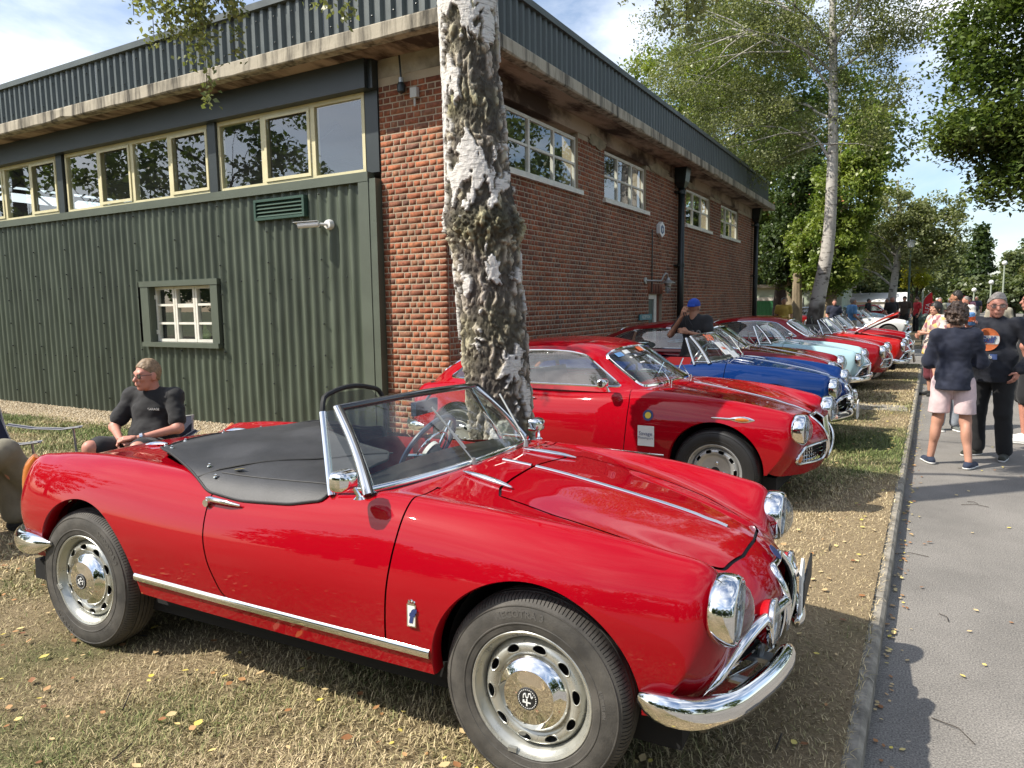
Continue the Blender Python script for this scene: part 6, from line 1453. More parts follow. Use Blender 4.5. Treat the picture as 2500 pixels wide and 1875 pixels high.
for ang in np.linspace(0, 2*PI, 13)[:-1]:
    e = T0+Vector((math.cos(ang)*random.uniform(1.5, 2.6), math.sin(ang)*random.uniform(1.2, 2.4), random.uniform(.2, 3))); limb(mb, T0+Vector((0, 0, random.uniform(-.6, 2))), e, .05, .012, .1)
for e in ((-2.7, -.5, 4.9), (-.9, -.5, 4.6), (.9, 1.5, 5.2)): limb(mb, T0, e, .06, .02, .12)
mb.obj('limbs', MATS['birch_bark'] if False else m_bark_d, nb, True)['kind'] = 'stuff'
pts, cc, tone = cluster_points([((-.3, .2, 9.2), (2.0, 2.0, 2.0), 3), ((-2.7, -.4, 5.5), (.9, .8, .5), .7), ((.8, 1.4, 5.7), (.9, .9, .5), .7)], 130, 60, .45)
crown_mesh('crown', np.concatenate([pts]+spr), .052, LM['birch'], nb, None, .1)
# ---- trees further back
tree('birch_tree', 'leaning white-barked birch standing behind the dark red coupe', [(-2.75, 22, -.1), (-2.62, 22, 1.4), (-2.40, 22, 2.9), (-2.34, 22, 4.8), (-2.38, 22, 7.2), (-2.5, 22, 10), (-2.6, 22, 12.5)], [.26, .19, .155, .13, .105, .07, .04],
     [((-3.4, 22, 10.6), (3.6, 2.6, 2.6), 3.2), ((-5.6, 21.5, 8.6), (2.2, 2.0, 2.0), 1.6), ((-.9, 22, 10.2), (1.7, 2, 2.4), 1.2), ((-4.6, 22, 6.3), (1.9, 1.8, 1.3), 1.0), ((-3.6, 22.4, 7.6), (1.6, 1.6, 2.2), 1.1), ((-1.4, 22, 7.2), (.8, 1.3, 2.0), .5)], 760, 115, .48, .075, 'birch', m_bark_b, G_T, .1, 12, twig=90)
tree('sycamore_tree', 'broad sunlit sycamore rising behind the workshop roof', [(-11, 38, -.2), (-10.6, 38, 4), (-10.2, 38, 8), (-10, 38, 12)], [.45, .38, .28, .12],
     [((-11.5, 37, 12.2), (3.2, 3, 2.4), 2), ((-8.5, 37, 9.8), (3.4, 3, 3.2), 2.4), ((-12.8, 37, 9.4), (2.6, 2.6, 2.6), 1.6), ((-7.2, 36, 13.4), (3, 3, 2.2), 1.2)], 420, 80, .80, .21, 'bright', m_bark_d, G_T, .4, 14)
tree('maple_tree', 'dark leafy maple between the sycamore and the thuja', [(-6.0, 36, -.2), (-5.8, 36, 3), (-5.4, 36, 6)], [.35, .28, .15],
     [((-6.2, 35, 6.6), (3.0, 2.6, 2.6), 2), ((-3.6, 36, 9.2), (3.2, 2.6, 2.8), 1.6), ((-7.5, 35, 4.4), (2.0, 2.0, 1.8), 1)], 330, 80, .80, .21, 'maple', m_bark_d, G_T, .4, 12)
tree('thuja_tree', 'bright feathery thuja with clipped stems beside the green garage', [(-3.2, 30, -.1), (-3.1, 30, 3), (-3.0, 30, 7)], [.30, .25, .10],
     [((-3.3, 30, 3.4), (1.45, 1.3, 1.7), 2.2), ((-2.6, 30, 5.4), (1.3, 1.2, 1.8), 1.6), ((-2.2, 30.2, 7.2), (.9, .9, 1.4), .8)], 330, 90, .40, .15, 'bright', m_bark_l, G_T, .2, 8)
tree('thuja_tree', 'dark thuja on bare stems left of the bright one', [(-4.7, 31.5, -.1), (-4.7, 31.5, 3), (-4.6, 31.5, 6)], [.28, .22, .08], [((-4.8, 31.5, 3.6), (1.1, 1.1, 1.8), 2), ((-4.5, 31.5, 5.8), (.9, .9, 1.6), 1)], 220, 80, .44, .16, 'dark', m_bark_l, G_T, .2, 8)
for k, (x, y, r) in enumerate(((-4.25, 29.5, .20), (-3.75, 30.5, .16))):
    o = MB().tube([(0, 0, -.1), (.03, 0, 1.2), (0, .05, 2.6)], [r*1.2, r, r*.8], 10).obj('tree_stump_stem', m_bark_l, None, True); o.location = (x, y, 0); o.name = 'tree_trunk'; prop(o, ('pale bare stem under the thuja beside the yellow-shirted man', 'slimmer pale stem standing under the bright thuja foliage')[k], 'tree')
tree('maple_tree', 'large dark green maple overhanging the road at the upper right', [(6.3, 19, -.1), (6.0, 19, 3), (5.4, 19, 6), (5, 19, 9)], [.40, .32, .25, .12],
     [((2.5, 17.5, 6.0), (2.4, 2.2, 2.4), 3.0), ((3.1, 17.5, 4.5), (2.0, 1.8, 1.2), 1.8), ((3.2, 18, 8.8), (2.8, 2.4, 2.4), 2.4), ((1.5, 17, 7.3), (1.5, 1.5, 1.9), 1.4), ((.75, 17, 4.75), (.75, .8, .40), .5), ((1.6, 17, 3.9), (.8, .8, .5), .5)], 640, 130, .52, .115, 'maple', m_bark_d, G_T, .7, 18, twig=100)
tree('birch_tree', 'slender white birch beyond the lamp post in the car park', [(-1.6, 45, -.1), (-1.45, 45, 2.5), (-1.25, 45, 4.8), (-1.5, 45, 8)], [.24, .19, .14, .06],
     [((-1.8, 45, 6.2), (2.0, 1.8, 1.6), 1.5), ((-.4, 45, 4.6), (1.5, 1.5, 1.5), 1), ((-3.2, 45, 4.3), (1.5, 1.5, 1.6), 1), ((.8, 45, 5.6), (1.2, 1.2, 1.7), .8)], 240, 70, .55, .18, 'birch', m_bark_b, G_T, .2, 10)
tree('yellow_tree', 'small yellow-green sapling below the second lamp post', [(-.4, 48, -.1), (-.35, 48, 1.6), (-.3, 48, 3)], [.08, .06, .03], [((-.45, 48, 2.9), (.75, .7, .9), 1)], 40, 50, .3, .15, 'yellow', m_bark_d, G_T, .3, 5)
random.seed(5)
far = [(-14, 52, 7, 'dark', 4.2), (-9, 50, 6, 'dark', 3.6), (-5, 54, 6.5, 'far', 3.6), (-8, 43, 5, 'dark', 2.4), (-3.6, 58, 5, 'dark', 3.0), (-1, 72, 7, 'far', 4.2), (2.2, 84, 5.2, 'far', 3.4), (5.2, 96, 8.4, 'dark', 3.6), (8.0, 92, 5.4, 'far', 3.2), (11, 80, 5.6, 'olive', 3.2), (9.5, 62, 4.6, 'olive', 2.6), (13, 98, 8, 'far', 4.5), (1, 110, 8, 'dark', 5), (-8, 80, 10, 'far', 6), (6.6, 74, 3.4, 'far', 2.2), (-18, 60, 12, 'far', 6), (3.4, 66, 3.2, 'far', 1.7)]
fl = ['dark rounded tree far behind the garage roof', 'dark tree filling the gap behind the thujas', 'grey-green tree left of the slender birch', 'low dark tree beside the green garage', 'dark undergrowth tree behind the parked crowd', 'rounded grey-green tree above the red flag', 'soft green tree left of the tall conifer', 'tall pointed dark conifer on the far skyline', 'light green tree right of the tall conifer', 'olive tree at the right edge beyond the crowd', 'yellowing tree behind the tall right-hand lamp post', 'big pale tree far beyond the right edge of the road', 'dark wood edge closing the road in the distance', 'high grey-green tree on the skyline behind the birches', 'low round bush-like tree by the small far lamps', 'tall distant tree left of all others behind the roof', 'small pale tree just left of the far lamp pair']
for (x, y, h_, lf, r), lb in zip(far, fl):
    cone = 'conifer' in lb
    bl = [((x, y, h_*.55), (r*.9, r*.9, h_*.42), 2), ((x+r*.4, y, h_*.75), (r*.55, r*.6, h_*.28), 1), ((x-r*.4, y, h_*.68), (r*.6, r*.6, h_*.30), 1)] if not cone else [((x, y, h_*(.2+.16*k)), (r*.62*(1-.17*k), r*.62*(1-.17*k), h_*.13), 1-.15*k) for k in range(6)]
    tree('distant_tree' if not cone else 'conifer_tree', lb, [(x, y, -.3), (x, y, h_*.4), (x, y, h_*.8)], [.3, .2, .08], bl, 120, 70, r*.26, max(.24, y*.005), lf, m_bark_d, G_T, .35, 4, twig=6)
# trees on the far side of the lawn behind the viewer: they stand in the windows' and the paint's reflections
BH = [(-33, -11, 17, 'maple', 6), (-20, -24, 10, 'dark', 5), (-40, -5, 18, 'maple', 7), (-15, -19, 8, 'maple', 4.5), (-8, -20, 9, 'dark', 4.5), (-1, -18, 8, 'maple', 4.2), (6, -18, 9, 'dark', 4.5), (13, -14, 9, 'maple', 4.5), (19, -5, 10, 'dark', 5), (23, 6, 11, 'maple', 5.5), (13, 25, 16, 'dark', 6), (14.5, 39, 17, 'maple', 6.5)]
BL = ['maple behind the viewer reflected in the middle ribbon windows', 'dark tree behind the viewer reflected in the right ribbon windows', 'maple behind the viewer reflected in the far left panes', 'lower maple behind the viewer mirrored in the roadster rear wing', 'dark bushy tree behind the viewer mirrored in the roadster door', 'rounded maple behind the viewer mirrored in the front wing', 'dark tree behind the viewer mirrored in the roadster nose', 'maple behind and right of the viewer across the road', 'dark tree right of the road out of view to the south', 'maple right of the road out of view opposite the cars', 'dark tree right of the road mirrored in the side windows', 'maple right of the road beyond the overhanging one']
for (x, y, h_, lf, r), lb in zip(BH, BL):
    tree('maple_tree', lb, [(x, y, -.3), (x, y, h_*.4), (x, y, h_*.8)], [.4, .3, .1], [((x, y, h_*.52), (r*.95, r*.95, h_*.46), 2), ((x+r*.6, y+1, h_*.34), (r*.6, r*.6, h_*.34), 1.2), ((x-r*.6, y, h_*.40), (r*.6, r*.6, h_*.36), 1.2)], 170, 60, 1.0, .36, lf, m_bark_d, G_T, .35, 8, twig=20)
# ================================================================== people (implicit surfaces -> one mesh per garment / body)
def smin(a, b, k):
    h = np.clip(.5+.5*(b-a)/k, 0, 1); return b*(1-h)+a*h-k*h*(1-h)
def prim_d(p, X, Y, Z):
    if p[0] == 'c':
        _, a, b, ra, rb = p; a = np.array(a, float); b = np.array(b, float); ab = b-a; L2 = max(1e-9, ab@ab)
        t = np.clip(((X-a[0])*ab[0]+(Y-a[1])*ab[1]+(Z-a[2])*ab[2])/L2, 0, 1)
        return np.sqrt((X-a[0]-ab[0]*t)**2+(Y-a[1]-ab[1]*t)**2+(Z-a[2]-ab[2]*t)**2)-(ra+(rb-ra)*t)
    _, c, r = p[:3]; x, y, z = (X-c[0])/r[0], (Y-c[1])/r[1], (Z-c[2])/r[2]
    k0 = np.sqrt(x*x+y*y+z*z); k1 = np.sqrt((x/r[0])**2+(y/r[1])**2+(z/r[2])**2)+1e-9; return k0*(k0-1)/k1
def prim_box(p):
    if p[0] == 'c': a, b = np.array(p[1], float), np.array(p[2], float); m = max(p[3], p[4]); return np.minimum(a, b)-m, np.maximum(a, b)+m
    c, r = np.array(p[1], float), np.array(p[2], float); return c-r, c+r
def sdf_mesh(prims, k=.03, step=.012, clip=None, noise=None, infl=0.):
    lo = np.min([prim_box(p)[0] for p in prims], 0)-infl-3*step; hi = np.max([prim_box(p)[1] for p in prims], 0)+infl+3*step
    n = np.ceil((hi-lo)/step).astype(int)+1; D = np.full(n, .5, np.float32); ax = [lo[i]+np.arange(n[i])*step for i in range(3)]
    for p in prims:
        a, b = prim_box(p); pad = infl+k+2*step; i0 = np.maximum(0, ((a-pad-lo)/step).astype(int)); i1 = np.minimum(n, ((b+pad-lo)/step).astype(int)+2)
        s = tuple(slice(i0[q], i1[q]) for q in range(3)); X, Y, Z = np.meshgrid(ax[0][s[0]], ax[1][s[1]], ax[2][s[2]], indexing='ij')
        D[s] = smin(D[s], prim_d(p, X, Y, Z).astype(np.float32), k)
    D -= infl
    if clip is not None or noise is not None:
        X, Y, Z = np.meshgrid(*ax, indexing='ij')
        if noise:
            m = np.abs(D) < .05; Q = np.stack([X[m], Y[m], Z[m]], -1); D[m] += noise[0]*(fbm(Q*np.array(noise[1])+noise[2] if len(noise) > 2 else Q*np.array(noise[1]), 3, 4)-.5)
        if clip is not None: D = np.maximum(D, clip(X, Y, Z))
    S = D < 0; nx, ny, nz = D.shape
    c = [S[i:nx-1+i, j:ny-1+j, l:nz-1+l] for i in (0, 1) for j in (0, 1) for l in (0, 1)]; cnt = sum(x.astype(np.int8) for x in c); act = (cnt > 0) & (cnt < 8)
    idx = np.full(act.shape, -1, np.int64); ci = np.argwhere(act); idx[act] = np.arange(len(ci))
    acc = np.zeros((len(ci), 3)); num = np.zeros(len(ci))
    cor = [(i, j, l) for i in (0, 1) for j in (0, 1) for l in (0, 1)]
    for a in range(8):
        for b in range(a+1, 8):
            ca, cb = np.array(cor[a]), np.array(cor[b])
            if np.abs(ca-cb).sum() != 1: continue
            va = D[tuple((ci+ca).T)]; vb = D[tuple((ci+cb).T)]; m = (va < 0) != (vb < 0); t = np.where(m, va/np.where(va == vb, 1, va-vb), 0)
            acc += np.where(m[:, None], ca+(cb-ca)*t[:, None], 0); num += m
    V = lo+(ci+acc/np.maximum(1, num)[:, None])*step; F = []
    for axis in range(3):
        d = np.zeros(3, int); d[axis] = 1; u, v = [(1, 2), (2, 0), (0, 1)][axis]
        A = S[tuple(slice(0, n_-q) for n_, q in zip(S.shape, d))]; B = S[tuple(slice(q, None) for q in d)]; e = np.argwhere(A != B)
        e = e[(e[:, u] > 0) & (e[:, v] > 0)]
        ok = (e[:, u] < S.shape[u]-1) & (e[:, v] < S.shape[v]-1); e = e[ok]
        if not len(e): continue
        q = []
        for du, dv in ((-1, -1), (0, -1), (0, 0), (-1, 0)): f = e.copy(); f[:, u] += du; f[:, v] += dv; q.append(idx[tuple(f.T)])
        Q = np.stack(q, 1); fl = B[tuple(e.T)] if False else S[tuple(e.T)]; Q[~fl] = Q[~fl][:, ::-1]; F.append(Q)
    F = np.concatenate(F); F = F[(F >= 0).all(1)]
    return V, F
def join_np(parts):
    V, F, o = [], [], 0
    for v, f in parts: V.append(v); F.append(f+o); o += len(v)
    return np.concatenate(V), np.concatenate(F)
def hand_prims(w, d, nrm, curl=.6, s=1., spread=.02):
    """fingers from wrist w along d, palm facing nrm"""
    w, d, n = Vector(w), Vector(d).normalized(), Vector(nrm).normalized(); n = (n-d*n.dot(d)).normalized(); a = d.cross(n)
    P = [('c', w, w+d*.075*s, .020, .026)]; P += [('c', w+d*.02+a*q, w+d*.08*s+a*q*1.5, .014, .013) for q in (-.018, .018)]
    for i, (o, l) in enumerate(((-.030, .072), (-.010, .082), (.011, .078), (.030, .062))):
        b = w+d*.082*s+a*o; c1 = (d*math.cos(curl*.6)+n*math.sin(curl*.6)+a*o*spread*20).normalized(); c2 = (d*math.cos(curl*1.7)+n*math.sin(curl*1.7)+a*o*spread*10).normalized()
        m = b+c1*l*.52*s; e = m+c2*l*.5*s; P += [('c', b, m, .0095, .0085), ('c', m, e, .0085, .007)]
    b = w+d*.03-a*.028; m = b+(d*.5-a*.75+n*.5).normalized()*.04*s; e = m+(d*.8-a*.1+n*.55).normalized()*.032*s; P += [('c', b, m, .013, .010), ('c', m, e, .010, .008)]
    return P
HEADP = [('e', (0, -.008, .022), (.075, .095, .102)), ('e', (0, .022, -.02), (.064, .074, .092)), ('e', (0, .028, -.070), (.052, .058, .048)), ('e', (0, .072, -.095), (.024, .02, .02)), ('c', (0, .090, .012), (0, .114, -.026), .008, .0135), ('c', (-.038, .080, .030), (.038, .080, .030), .012, .012),
         ('e', (.037, .070, -.018), (.022, .022, .02)), ('e', (-.037, .070, -.018), (.022, .022, .02)), ('e', (.078, -.004, -.006), (.010, .020, .033)), ('e', (-.078, -.004, -.006), (.010, .020, .033)), ('c', (-.018, .094, -.054), (.018, .094, -.054), .0065, .0065), ('c', (-.015, .092, -.066), (.015, .092, -.066), .007, .007), ('c', (0, -.02, -.08), (0, -.035, -.17), .055, .060)]
def stand(H=1.75, lean=0., sh=.19, hip=.10, feet=.12, arms='down', belly=1.0):
    k = H/1.75
    J = dict(H=H, pel=(0, 0, .97*k), wai=(0, .0, 1.10*k), che=(0, -.01, 1.30*k), nek=(0, -.02, 1.49*k), hed=(0, .01, 1.625*k), belly=belly)
    for s, n in ((1, 'R'), (-1, 'L')):
        J['hip'+n] = (s*hip*k, 0, .92*k); J['kne'+n] = (s*(hip*.4+feet*.6)*k, .02, .50*k); J['ank'+n] = (s*feet*k, -.02, .085*k); J['sho'+n] = (s*sh*k, -.02, 1.43*k)
        J['elb'+n] = (s*(sh+.07)*k, -.04, 1.14*k); J['wri'+n] = (s*(sh+.06)*k, .06, .90*k)
    return J
def body_prims(J, g=1.):
    k = J['H']/1.75; b = J.get('belly', 1.); P = [('e', J['pel'], (.155*g*k, .115*g*b*k, .13*k)), ('e', J['wai'], (.145*g*b*k, .11*g*b*k, .16*k)), ('e', J['che'], (.165*g*k, .115*g*k, .19*k)), ('c', J['shoR'], J['shoL'], .058*k, .058*k), ('c', J['che'], J['nek'], .09*k, .055*k)]
    for n in 'RL':
        kn, an = Vector(J['kne'+n]), Vector(J['ank'+n])
        P += [('c', J['hip'+n], J['kne'+n], .088*g*k, .055*k), ('c', J['kne'+n], J['ank'+n], .054*k, .036*k), ('e', tuple(kn.lerp(an, .3)+Vector((0, -.022, 0))), (.047*k, .05*k, .11*k)), ('c', J['sho'+n], J['elb'+n], .050*k, .040*k), ('c', J['elb'+n], J['wri'+n], .040*k, .026*k)]
    return P
m_skin = pm('skin', (.52, .27, .185), .5, var=.10, vscale=9, spec=.4); m_skin2 = pm('skin_tan', (.40, .20, .12), .5, var=.1, vscale=9, spec=.4); m_skin3 = pm('skin_ruddy', (.55, .25, .18), .5, var=.1, vscale=9, spec=.4)
CLO = {}
def cloth(name, col, bump=.12):
    if name not in CLO: CLO[name] = pm('cloth_'+name, col, .85, var=.14, vscale=8, bump=bump, bscale=260, sheen=.1)
    return CLO[name]
def nobj(name, VF, mat, parent, smooth=True):
    me = np_mesh(name, VF[0], VF[1]); return link_mesh(name, me, mat, parent, smooth)
def rot_head(yaw, pitch=0., tilt=0.): return np.array(Euler((pitch, tilt, yaw), 'XYZ').to_matrix())
def person(loc, rz, label, J, skin, step=.012, hstep=.006, top=None, bottom=None, shoes=None, hair=None, yaw=0., pitch=0., hands=None, group=None, g=1., extras=None, hs=1.):
    """top: dict(mat, hem, sleeve 0..2 (1 elbow, 2 wrist), infl); bottom: dict(mat, waist, hem)"""
    t = empty('person', loc, rz, label, 'person', group); k = J['H']/1.75; M = rot_head(yaw, pitch); hc = np.array(J['hed'], float)
    hv, hf = sdf_mesh(HEADP, .018, hstep); hv = (hv*hs*k) @ M.T+hc; parts = [(hv, hf)]
    parts.append(sdf_mesh(body_prims(J, g), .03, step))
    for n in 'RL':
        if hands and n in hands: w, d, nr, cu = hands[n]; parts.append(sdf_mesh(hand_prims(w, d, nr, cu, k), .007, min(.006, hstep)))
        else:
            w = Vector(J['wri'+n]); d = (w-Vector(J['elb'+n])).normalized(); parts.append(sdf_mesh(hand_prims(w, d, (-1 if n == 'R' else 1, .1, 0), .5, k), .007, max(.006, hstep)))
    nobj('body', join_np(parts), skin, t)
    if top:
        infl = top.get('infl', .014); sl = top.get('sleeve', 1); P = [p for p in body_prims(J, g)[:5]]
        P[4] = ('c', J['che'], tuple(Vector(J['che']).lerp(Vector(J['nek']), .8)), .09*k, .065*k)
        if 'skirt' in top: P.append(('c', J['pel'], (J['pel'][0], J['pel'][1], top['hem']), top['skirt'][0]*k, top['skirt'][1]*k))
        for n in 'RL':
            sh, el, wr = Vector(J['sho'+n]), Vector(J['elb'+n]), Vector(J['wri'+n])
            if sl <= 1: P.append(('c', sh, sh.lerp(el, sl), .055*k, .052*k))
            else: P += [('c', sh, el, .055*k, .050*k), ('c', el, el.lerp(wr, sl-1), .048*k, .038*k)]
        hem = top['hem']; cl = (lambda X, Y, Z: np.maximum(hem-Z-.0*X, -9+0*X)) if not top.get('hemfn') else top['hemfn']
        nobj('top', sdf_mesh(P, .035, step, cl, top.get('noise', (.016, 9.)), infl), top['mat'], t)
        if top.get('collar'):
            mb = MB(); c = Vector(J['nek']); n_ = 16; r0 = .072*k
            mb.rings([[tuple(c+Vector((r0*math.cos(a), r0*1.05*math.sin(a)+.0, -.035*k-.03*k*max(0, math.sin(a))))) for a in np.linspace(0, 2*PI, n_, False)], [tuple(c+Vector((r0*1.0*math.cos(a), r0*math.sin(a), .02*k-.035*k*max(0, math.sin(a))))) for a in np.linspace(0, 2*PI, n_, False)], [tuple(c+Vector((r0*1.35*math.cos(a), r0*1.35*math.sin(a), -.03*k-.05*k*max(0, math.sin(a))))) for a in np.linspace(0, 2*PI, n_, False)]]); mb.obj('collar', top['mat'], t, True)
    if bottom:
        P = [('e', J['pel'], (.16*g*k, .12*g*J.get('belly', 1)*k, .13*k))]; hm = bottom['leg']   # 0..1 thigh, 1..2 shin
        for n in 'RL':
            hp, kn, an = Vector(J['hip'+n]), Vector(J['kne'+n]), Vector(J['ank'+n])
            if hm <= 1: P.append(('c', hp, hp.lerp(kn, hm+(.22 if bottom.get('cut') else 0)), .095*g*k, bottom.get('w', .088)*k))
            else: P += [('c', hp, kn, .095*g*k, .070*k), ('c', kn, kn.lerp(an, hm-1), .066*k, bottom.get('w', .060)*k)]
        wz = bottom['waist']; nobj('trousers' if hm > 1 else 'shorts', sdf_mesh(P, .03, step, bottom.get('clip', (lambda X, Y, Z: np.maximum(Z-wz, bottom['cut']-Z)) if bottom.get('cut') else (lambda X, Y, Z: Z-wz)), (.018, 10.), bottom.get('infl', .012)), bottom['mat'], t)
    if shoes:
        for n in 'RL':
            a = Vector(J['ank'+n]); fd = Vector(J.get('fdir'+n, (0, 1, 0))).normalized(); P = [('c', a+Vector((0, 0, -.03)), a+fd*.05+Vector((0, 0, -.045)), .044*k, .040*k), ('c', a-fd*.035+Vector((0, 0, -.045)), a+fd*.16*k+Vector((0, 0, -.052)), .038*k, .034*k)]
            so = empty('shoe'); so.parent = t; z0 = a.z-.085*k
            nobj('upper', sdf_mesh(P, .02, max(.008, step*.7), lambda X, Y, Z: z0+.018-Z), shoes[0], so); nobj('sole', sdf_mesh(P, .02, max(.008, step*.7), lambda X, Y, Z: np.maximum(Z-z0-.020, z0-Z), None, .006), shoes[1], so)
    if hair:
        kind, mat = hair; P = [('e', (0, -.010, .028), (.081, .101, .112))]; cl = lambda X, Y, Z: np.maximum((.0+1.0*Y+.10*np.abs(X))-Z, -.080-Z); no = (.022, 26.)
        if kind == 'curly': P = [('e', (0, -.018, .035), (.098, .115, .118)), ('e', (0, -.04, -.03), (.085, .075, .08))]; cl = lambda X, Y, Z: np.maximum((.02+.75*(Y-.03))-Z, -.11-Z); no = (.075, 38.)
        if kind == 'bob': P = [('e', (0, -.012, .025), (.092, .106, .112)), ('e', (0, -.04, -.06), (.088, .075, .09))]; cl = lambda X, Y, Z: np.maximum((-.06+1.4*(Y-.02))-Z, -.14-Z); no = (.02, 18.)
        if kind == 'thin': cl = lambda X, Y, Z: np.maximum(np.maximum((.050+.62*Y+.15*np.abs(X))-Z, -.07-Z), Z-.10+.0*X)
        if kind == 'cap': P = [('e', (0, -.005, .03), (.088, .108, .098)), ('c', (-.045, -.10, .02), (.045, -.10, .02), .016, .016)]; cl = lambda X, Y, Z: .012-Z; no = None
        if kind == 'shave': P = [('e', (0, -.010, .022), (.0765, .0965, .104))]; cl = lambda X, Y, Z: np.maximum(np.maximum((.03+.8*Y)-Z, -.06-Z), Z-.06); no = None
        v, f = sdf_mesh(P, .02, hstep, cl, no); nobj('hair' if kind != 'cap' else 'cap', ((v*hs*k) @ M.T+hc, f), mat, t)
    HMx = Matrix([list(r) for r in (M*hs*k)]).to_4x4(); HMx.translation = Vector(hc); t['k'] = k
    return t, HMx
def glasses(t, HM_, frame, lens, dark=False):
    mb = MB(); mb.M = HM_
    for s in (-1, 1):
        Q = [(s*.036+.026*math.cos(a), .100-.012*abs(math.cos(a)*.5), .006+.018*math.sin(a)) for a in np.linspace(0, 2*PI, 17)]; mb.tube(Q, .0025, 5, False); mb.tube([(s*.062, .095, .012), (s*.080, .06, .014), (s*.082, -.005, .010)], .0025, 5)
    mb.tube([(-.012, .106, .010), (.012, .106, .010)], .0025, 5); mb.obj('glasses_frame', frame, t, True)
    for s in (-1, 1):
        mb = MB(); mb.M = HM_; n = 16; mb.add([(s*.036+.026*math.cos(a), .101-.010*abs(math.cos(a)*.5), .006+.018*math.sin(a)) for a in np.linspace(0, 2*PI, n, False)], [tuple(range(n))]); mb.obj('glasses_lens', lens, t)
m_shade = pm('dark_lens', (.01, .01, .011), .08, coat=1.)
def eyes(t, HM_, mat=None):
    mb = MB(); mb.M = HM_
    for s in (-1, 1): mb.ball((s*.032, .086, .006), (.013, .008, .0065), 10, 6)
    mb.obj('eyes', mat or m_shade, t, True)['kind'] = 'stuff'
H_GREY = pm('hair_grey', (.24, .22, .20), .6, var=.3, vscale=40, stretch=(1, .2, 1)); H_BROWN = pm('hair_brown', (.075, .048, .034), .55, var=.5, vscale=60); H_BLOND = pm('hair_blond', (.24, .165, .095), .6, var=.3, vscale=50); H_BLACK = pm('hair_black', (.018, .014, .012), .5)
# --- woman seen from behind
J = stand(1.58, sh=.165, feet=.150, hip=.10); J.update(elbR=(.215, .05, 1.03), wriR=(.08, .24, 1.06), elbL=(-.215, .05, 1.03), wriL=(-.08, .24, 1.02), fdirR=(.35, 1, 0), fdirL=(-.55, 1, 0), ankR=(.165, -.06, .078), ankL=(-.165, .04, .078))
t, hm = person((.29, 8.16, -.1), R(-6), 'woman with curly hair in navy fleece and pale pink shorts standing on the road', J, m_skin, .011, .006, dict(mat=cloth('navy_fleece', (.012, .016, .034)), hem=.77, sleeve=1.9, infl=.020, skirt=(.155, .165), noise=(.034, (9., 9., 14.)), collar=True), dict(mat=cloth('pale_pink', (.68, .52, .52), .05), waist=.98, leg=.80, w=.094, infl=.012, cut=.53), (cloth('navy_shoe', (.02, .03, .06)), m_paper), ('curly', H_BROWN), .15, 0., None, None, .98, hs=1.10)
# --- man in hoodie drinking from a can
J = stand(1.69, sh=.20, feet=.14, belly=1.25); J.update(elbR=(.30, .10, 1.08), wriR=(.14, .29, 1.36), elbL=(-.36, -.06, 1.10), wriL=(-.27, .08, .93), fdirR=(.3, 1, 0), fdirL=(-.35, 1, 0))
hd = dict(R=((.14, .29, 1.36), (-.55, .1, .6), (-.5, .6, -.2), .9), L=((-.27, .08, .93), (.3, .25, -.9), (1, 0, .2), .4))
t, hm = person((.66, 8.78, -.1), R(150), 'grey-haired man in navy hooded top and black trousers drinking from a can', J, m_skin3, .011, .006, dict(mat=cloth('navy_hood', (.012, .014, .022)), hem=.80, sleeve=1.92, infl=.018, skirt=(.175, .175), noise=(.034, (9., 9., 14.))), dict(mat=cloth('black_trousers', (.010, .010, .011)), waist=1.0, leg=1.95, w=.066), (cloth('olive_shoe', (.03, .032, .022)), m_paper), ('short', H_GREY), .55, -.05, hd, None, 1.08, hs=1.05)
glasses(t, hm, m_dark, glass_mat('spectacle', (.7, .7, .7), .2)); eyes(t, hm)
mb = MB(); c = Vector((0, -.075, 1.40)); P = [tuple(c+Vector((.115*math.cos(a), .085*math.sin(a), .05*math.sin(a*1.)+.02))) for a in np.linspace(PI*.95, PI*2.05, 14)]; mb.tube(P, [.02]+[.05]*12+[.02], 8); mb.obj('hood', CLO['navy_hood'], t, True)
# chest print: orange roundel with blue lettering, and a blue patch
yy = .172
def disc(cx, cz, r, z0, z1, col, name, y):
    mb = MB(); P = []
    for a in np.linspace(0, 2*PI, 40, False):
        x, z = cx+r*math.cos(a), min(z1, max(z0, cz+r*math.sin(a))); P.append((x, y-.55*(x*x)-.0*z, z))
    mb.add(P, [tuple(range(40))]); return mb.obj(name, col, t)
m_pr_or = pm('print_orange', (.62, .16, .05), .7); m_pr_bl = pm('print_blue', (.06, .10, .26), .7)
fy = .166
disc(0, 1.235, .115, 1.0, 1.5, m_pr_or, 'print_roundel', fy); disc(0, 1.235, .114, 1.19, 1.275, m_paper, 'print_band', fy+.003)
Mt = Matrix.Translation((0, fy+.008, 1.232)) @ Matrix.Rotation(PI, 4, 'Z') @ Matrix.Rotation(PI/2, 4, 'X'); text_obj('print_text', 'Gulf', .085, m_pr_bl, t, Mt, 0, .004, shear=.1)
mb = MB(); mb.add([(-.10, fy-.006, 1.035), (.10, fy-.006, 1.035), (.10, fy-.004, 1.09), (-.10, fy-.004, 1.09)], [(0, 1, 2, 3)]); mb.obj('print_patch', m_pr_bl, t)
Mt = Matrix.Translation((0, fy+.002, 1.062)) @ Matrix.Rotation(PI, 4, 'Z') @ Matrix.Rotation(PI/2, 4, 'X'); text_obj('print_text', 'Fuels', .055, m_paper, t, Mt)
